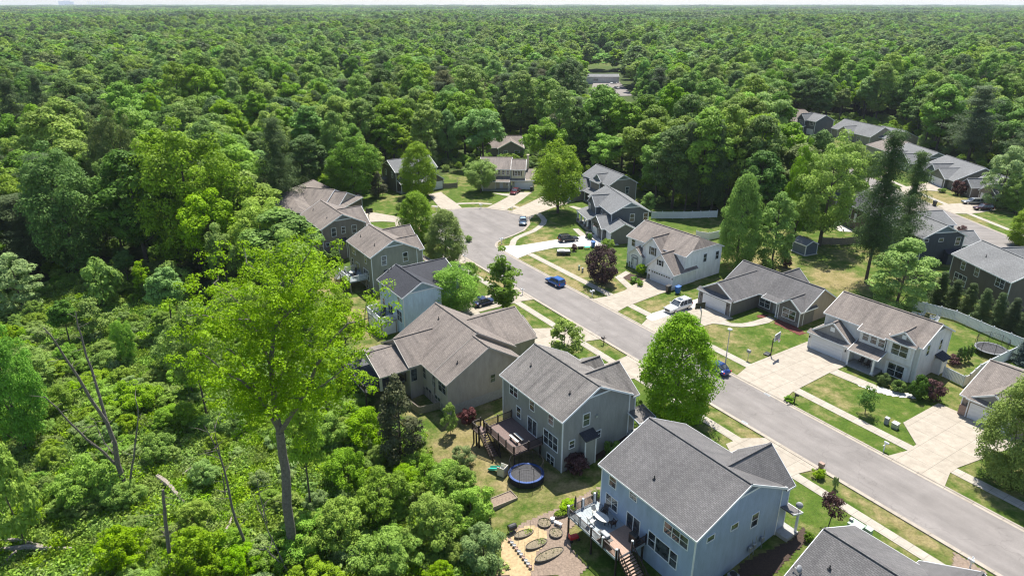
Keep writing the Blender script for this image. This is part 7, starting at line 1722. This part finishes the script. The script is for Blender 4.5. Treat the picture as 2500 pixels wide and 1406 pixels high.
# keep a margin to the gardens so crowns do not hang over the houses
def near_clear(x, y, m):
    r = np.zeros(x.shape, bool)
    for dx, dy in ((m, 0), (-m, 0), (0, m), (0, -m), (m * .7, m * .7), (-m * .7, m * .7), (m * .7, -m * .7), (-m * .7, -m * .7)): r |= inpoly(x + dx, y + dy, CLEAR)
    return r
nc = near_clear(xx, yy, 3.2); xx, yy = xx[~nc], yy[~nc]
d_ = np.hypot(xx, yy); order = np.argsort(d_); xx, yy = xx[order], yy[order]
keys = ['oak_a', 'oak_b', 'oak_c', 'oak_d', 'oak_e', 'oak_f', 'open_a', 'pale_a', 'pine_a', 'pine_b', 'pine_c']
def pick(x, y, rs):
    pn = .5 + .5 * math.sin(x * .021 + 1.7) * math.cos(y * .017 + .6) + .25 * math.sin(x * .06 + y * .05)
    w = np.array([3, 3, 2.2, 2.4, 2.6, 2.0, 1.1, .7, 0, 0, 0.0])
    dd = math.hypot(x, y)
    if pn > .72 and dd < 420: w[8:] = (2.4, 2.0, 1.6)
    elif pn > .9: w[8:] = (.6, .6, .4)
    else: w[8:] = (.1, .1, .12)
    return keys[rs.choice(len(keys), p=w / w.sum())]
N_IND = max(0, 296 - sum(1 for o in SC.objects if o.get('category') == 'tree'))
LOOK = dict(oak_a='round-crowned green tree', oak_b='tall bright egg-shaped tree', oak_c='bright spreading tree', oak_d='dark green egg-shaped tree', oak_e='green egg-shaped tree', oak_f='narrow upright green tree', open_a='feathery yellow-green tree', pale_a='pale green pointed tree', pine_a='tall ragged pine', pine_b='dense dark pine', pine_c='brownish thin pine')
def where(x, y):
    u = px(x, y, 8)[0]; far = math.hypot(x, y) > 235
    for lim, w_ in ((350, 'at the left edge of the wood'), (700, 'around the highest tree of the left wood'), (1000, 'behind the low brown and grey-green houses'), (1420, 'behind the cream house'), (1900, 'behind the slate-blue and white houses'), (9999, 'behind the far row of houses')):
        if u < lim: return w_ + (', in the back ranks' if far else ', in the front ranks')
rest = []
for i, (x, y) in enumerate(zip(xx, yy)):
    key = pick(x, y, rs); _, _, H0, R0 = VAR[key]; sc = rs.uniform(.75, 1.0) if rs.rand() < .35 else rs.uniform(1.0, 1.6); hsx = (.55 + .45 * sc) * rs.uniform(.75, 1.2); sc *= .95; hsx *= (.85 if key.startswith('pine') else 1)
    if any(inpoly(np.array([x]), np.array([y]), P_)[0] for P_ in LOW): hsx *= .55; sc *= .8
    if i < N_IND:
        pine = key.startswith('pine'); wh_ = where(x, y)
        t = tree(key, x, y, H0 * hsx, R0 * sc, 'pine_tree' if pine else 'forest_tree', LOOK[key] + ' ' + wh_, LOOK[key] + 's ' + wh_)
    else: rest.append((x, y, tz(x, y), R0 * sc, H0 * hsx, keys.index(key)))

# far wood and undergrowth: scattered points carrying copies
def scatter(name, pts, srcs, label=None, cat=None):
    """pts: array (x,y,z, sx, sz, idx, rot)"""
    pts = np.array(pts, float); me = bpy.data.meshes.new(name); me.vertices.add(len(pts)); me.vertices.foreach_set('co', pts[:, :3].astype(np.float32).ravel())
    a = me.attributes.new('scl', 'FLOAT_VECTOR', 'POINT'); a.data.foreach_set('vector', np.stack([pts[:, 3], pts[:, 3], pts[:, 4]], -1).astype(np.float32).ravel())
    a = me.attributes.new('rotz', 'FLOAT_VECTOR', 'POINT'); z0 = np.zeros(len(pts)); a.data.foreach_set('vector', np.stack([z0, z0, pts[:, 6]], -1).astype(np.float32).ravel())
    a = me.attributes.new('pick', 'INT', 'POINT'); a.data.foreach_set('value', pts[:, 5].astype(np.int32))
    o = bpy.data.objects.new(name, me); SC.collection.objects.link(o); tag(o, label, cat, kind='stuff')
    col = bpy.data.collections.new(name + '_sources')
    for k, so in enumerate(srcs): so.name = '%s_source_%02d' % (name, k); col.objects.link(so)
    ng = bpy.data.node_groups.new(name + '_scatter', 'GeometryNodeTree')
    ng.interface.new_socket('Geometry', in_out='INPUT', socket_type='NodeSocketGeometry'); ng.interface.new_socket('Geometry', in_out='OUTPUT', socket_type='NodeSocketGeometry')
    gi = ng.nodes.new('NodeGroupInput'); go = ng.nodes.new('NodeGroupOutput'); ip = ng.nodes.new('GeometryNodeInstanceOnPoints'); ci = ng.nodes.new('GeometryNodeCollectionInfo')
    ci.inputs['Collection'].default_value = col; ci.inputs['Separate Children'].default_value = True; ci.inputs['Reset Children'].default_value = True
    def na(nm, dt):
        n = ng.nodes.new('GeometryNodeInputNamedAttribute'); n.data_type = dt; n.inputs['Name'].default_value = nm
        return [s_ for s_ in n.outputs if s_.enabled and s_.name == 'Attribute'][0]
    L = ng.links; L.new(gi.outputs[0], ip.inputs['Points']); L.new(ci.outputs[0], ip.inputs['Instance']); ip.inputs['Pick Instance'].default_value = True
    L.new(na('pick', 'INT'), ip.inputs['Instance Index']); L.new(na('scl', 'FLOAT_VECTOR'), ip.inputs['Scale'])
    er = ng.nodes.new('FunctionNodeEulerToRotation'); L.new(na('rotz', 'FLOAT_VECTOR'), er.inputs[0]); L.new(er.outputs[0], ip.inputs['Rotation'])
    L.new(ip.outputs[0], go.inputs[0])
    md = o.modifiers.new('scatter', 'NODES'); md.node_group = ng
    return o
def joined(key, keep=1.0, grow=1.0, trunk=True):
    """crown and trunk of a variant as one source mesh (optionally thinned)"""
    me, tme, H0, R0 = VAR[key]; n = len(me.vertices); co = np.zeros(n * 3, np.float32); me.vertices.foreach_get('co', co); co = co.reshape(-1, 4, 3)
    ti = np.zeros(n, np.float32); me.attributes['tint'].data.foreach_get('value', ti); ti = ti.reshape(-1, 4)
    if keep < 1: idx = np.random.RandomState(2).rand(len(co)) < keep; co = co[idx]; ti = ti[idx]; c = co.mean(1, keepdims=True); co = c + (co - c) * grow
    V = co.reshape(-1, 3); F = np.arange(len(V)).reshape(-1, 4)
    out = bpy.data.meshes.new('src_' + key); np_mesh(out, V, F); a = out.attributes.new('tint', 'FLOAT', 'POINT'); a.data.foreach_set('value', ti.ravel()); out.materials.append(me.materials[0])
    if trunk:
        bm = bmesh.new(); bm.from_mesh(out); nf = len(bm.faces); bm.from_mesh(tme); bm.faces.ensure_lookup_table()
        for f_ in bm.faces[nf:]: f_.material_index = 1
        bm.to_mesh(out); bm.free(); out.materials.append(tme.materials[0])
    return bpy.data.objects.new('src_' + key, out)
# ring 1: up to 420 m, full trees
pts = [(x, y, z, r / VAR[keys[k]][3], h / VAR[keys[k]][2], k, rng.uniform(0, 6.28)) for x, y, z, r, h, k in rest]
scatter('forest', pts, [joined(k) for k in keys])
# ring 2: 420 m to 1500 m, lighter trees
def ring(y0, y1, sp, seed, extra=0):
    x, y, rs = poisson(-y1 * .85, y1 * .85, y0, y1, sp, seed); ok = infov(x, y, 30); ok &= ~inpoly(x, y, FARLAWN)
    for P_ in EXC: ok &= ~inpoly(x, y, P_)
    for cx, cy, cr_ in ((*G(1650, 190), 14), (*G(1318, 163), 18), (*G(200, 85), 25), (*G(20, 80), 60)): ok &= (x - cx) ** 2 + (y - cy) ** 2 > cr_ ** 2
    return x[ok], y[ok], rs
x, y, rs = ring(420, 1600, 9.5, 5); pts = []
for a, b_ in zip(x, y):
    k = pick(a, b_, rs); s_ = rs.uniform(1.0, 1.75); pts.append((a, b_, tz(a, b_), s_, rs.uniform(.75, 1.1) if k.startswith('pine') else rs.uniform(.75, 1.3), keys.index(k), rs.uniform(0, 6.28)))
scatter('far_forest', pts, [joined(k, .16, 2.1, False) for k in keys])
# ring 3: canopy patches to the horizon
patches = []
for pi in range(4):
    rsp = np.random.RandomState(100 + pi); Ps, Ns, Ss, Ts = [], [], [], []
    for q in range(90):
        cx, cy = rsp.uniform(-45, 45, 2); H0 = rsp.uniform(13, 20); R0 = rsp.uniform(4, 6); dark = rsp.rand()
        n = 46; U = rsp.normal(size=(n, 3)); U /= np.linalg.norm(U, axis=1, keepdims=True); U[:, 2] = np.abs(U[:, 2])
        Ps.append(np.array([cx, cy, H0 - R0]) + U * R0 * np.array([1, 1, 1.1])); Ns.append(U + rsp.normal(size=U.shape) * .3); Ss.append(R0 * .42 * (.7 + .6 * rsp.rand(n))); Ts.append(dark * .7 + .3 * rsp.rand(n))
    me = leaf_mesh('patch', np.concatenate(Ps), np.concatenate(Ns), np.concatenate(Ss), np.concatenate(Ts), LM['green' if pi % 2 else 'dark'] if pi else LM['green'], aspect=.9, rs=rsp)
    patches.append(bpy.data.objects.new('patch', me))
x, y, rs = ring(1560, 11500, 74, 6); pts = [(a, b_, tz(a, b_), rs.uniform(.95, 1.15), rs.uniform(.75, 1.15) , rs.randint(4), rs.uniform(0, 6.28)) for a, b_ in zip(x, y)]
scatter('distant_forest', pts, patches)
# undergrowth in the marshy wood and under the trees
sh = ['bush_a', 'bush_b', 'bush_c', 'bush_d']
x, y, rs = poisson(-160, 40, 10, 190, 3.1, 9); ok = infov(x, y, 3) & inpoly(x, y, WET) & ~near_clear(x, y, 1.0)
dens = np.sin(x * .16 + 1) * np.sin(y * .13 + 2) + .5 * np.sin(x * .31 + y * .22); ok &= (dens > -.35) | (rs.rand(len(x)) < .35)
for u, v, r in ((150, 1370, 6), (60, 1390, 4), (370, 590, 3.5), (560, 1160, 4), (330, 1150, 2.5), (420, 1210, 3.5), (400, 1180, 3), (90, 1340, 4), (550, 1290, 2.5), (480, 1160, 2.5), (330, 1020, 3)):
    gx, gy, _ = GT(u, v); ok &= (x - gx) ** 2 + (y - gy) ** 2 > r * r
x, y = x[ok], y[ok]; pts = []
for a, b_ in zip(x, y):
    s_ = rs.uniform(.25, .62) * (1 + .4 * math.sin(a * .2) * math.cos(b_ * .23)); pts.append((a, b_, tz(a, b_) - .1, s_, s_ * rs.uniform(.6, 1.2), (1, 3, 2, 1, 3, 0, 2)[rs.randint(7)], rs.uniform(0, 6.28)))
x, y, rs = poisson(-300, 300, 60, 330, 4.5, 10); ok = infov(x, y, 3) & ~inpoly(x, y, WET) & ~inpoly(x, y, CLEAR) & ~near_clear(x, y, 2) & ~inpoly(x, y, FARLAWN)
for a, b_ in zip(x[ok], y[ok]):
    s_ = rs.uniform(.3, .7); pts.append((a, b_, tz(a, b_) - .1, s_, s_, rs.randint(4), rs.uniform(0, 6.28)))
scatter('undergrowth', pts, [joined(k, 1, 1, False) for k in sh])
# low herbs covering the marsh floor
herb = []
for pi in range(3):
    rsp = np.random.RandomState(200 + pi); n = 420; P = np.stack([rsp.uniform(-1.1, 1.1, n), rsp.uniform(-1.1, 1.1, n), rsp.uniform(.02, .45, n) * (1 + .4 * rsp.rand(n))], -1)
    herb.append(bpy.data.objects.new('herb', leaf_mesh('herb', P, rsp.normal(size=(n, 3)) * .8 + np.array([0, 0, .8]), .13 * (.6 + .8 * rsp.rand(n)), rsp.rand(n), LM['grass'], rs=rsp)))
x, y, rs = poisson(-160, 40, 10, 180, 1.7, 12); ok = infov(x, y, 2) & inpoly(x, y, WET) & ~near_clear(x, y, .6)
pts = [(a, b_, tz(a, b_), rs.uniform(.8, 1.4), rs.uniform(.6, 1.6), rs.randint(3), rs.uniform(0, 6.28)) for a, b_ in zip(x[ok], y[ok])]
scatter('herbs', pts, herb)

# ---------------------------------------------------------------- far clearing with parked cars, horizon works
cp = [(*G(u, v), .1) for u, v in ((1452, 190), (1502, 190), (1545, 234), (1438, 238))]
zc = max(tz(*p_[:2]) for p_ in cp); cp = [(p_[0], p_[1], zc + .1) for p_ in cp]; m = MB(); m.prism(cp, 12); tag(m.build('car_park', M['asphalt']), kind='structure')
for k, (u, v) in enumerate([(1468, 200), (1478, 194), (1490, 199), (1498, 206), (1482, 212), (1505, 218), (1492, 230)]):
    p_ = G(u, v, zc); t = thing('parked_car', ('pale', 'white', 'grey', 'white', 'silver', 'dark', 'white')[k] + ' car in the far car park, ' + ('first', 'second', 'third', 'fourth', 'fifth', 'sixth', 'last')[k] + ' from its far end', 'car', (p_[0], p_[1], zc + .12), .3 + k, 'cars in the far car park')
    m = MB(); m.prism([(-2.3, -.9, .85), (2.3, -.85, .75), (2.3, .85, .75), (-2.3, .9, .85)], .55); m.build('body', M['white'] if k % 3 != 2 else M['grey'], t, bevel=.1); m = MB(); m.prism([(-1.5, -.7, 1.45), (.6, -.7, 1.45), (.6, .7, 1.45), (-1.5, .7, 1.45)], .6); m.build('windows', M['glass'], t, bevel=.1)
H = House('flat_roof_building', 'low white building with a pale roof at the far end of the distant car park', ((1455, 188), 4, 0, 0), 0, -6, S_['offwhite'], 'slate', S_['offwhite'], group=None)
H.root['category'] = 'building'; H.block(-8, 16, 0, 14, 4, 5.2); H.window('y', .35, -1, xy=(0, 2), w=3, h=1.2, n=3); H.finish()
t = thing('power_station', 'tiny pale industrial blocks with a row of stacks on the horizon at the upper left', 'industrial building', (*G(170, 14.5)[:2], 0), 0)
x0, y0 = t.location.x, t.location.y; sc_ = y0 / F_PX
for (a, w, h) in ((-18, 10, 6.5), (-4, 16, 7.5), (6, 8, 5.5)):
    m = MB(); m.box((a - w / 2) * sc_, (a + w / 2) * sc_, -20, 20, 0, 26 + h * sc_); m.build('block', M['white'], t)
for k in range(12): m = MB(); m.tube([((42 + k * 4.2) * sc_, 0, 0), ((42 + k * 4.2) * sc_, 0, 18 + 7 * sc_)], .5 * sc_, 6); m.build('stack', M['white'], t)
# ---------------------------------------------------------------- air
lo = float(np.min(co[:, 2])) - 1.0
m = MB(); m.box(-13000, 13000, -300, 16500, lo, 95.0)
hz = m.build('haze', None); hm = bpy.data.materials.new('thin_haze'); hm.use_nodes = True; nt = hm.node_tree; nt.nodes.clear()
out = nt.nodes.new('ShaderNodeOutputMaterial'); pv = nt.nodes.new('ShaderNodeVolumePrincipled'); pv.inputs['Color'].default_value = (.80, .88, 1.0, 1); pv.inputs['Density'].default_value = 0.00006; pv.inputs['Anisotropy'].default_value = 0.2
nt.links.new(pv.outputs[0], out.inputs['Volume']); hz.data.materials.append(hm); tag(hz, kind='stuff')
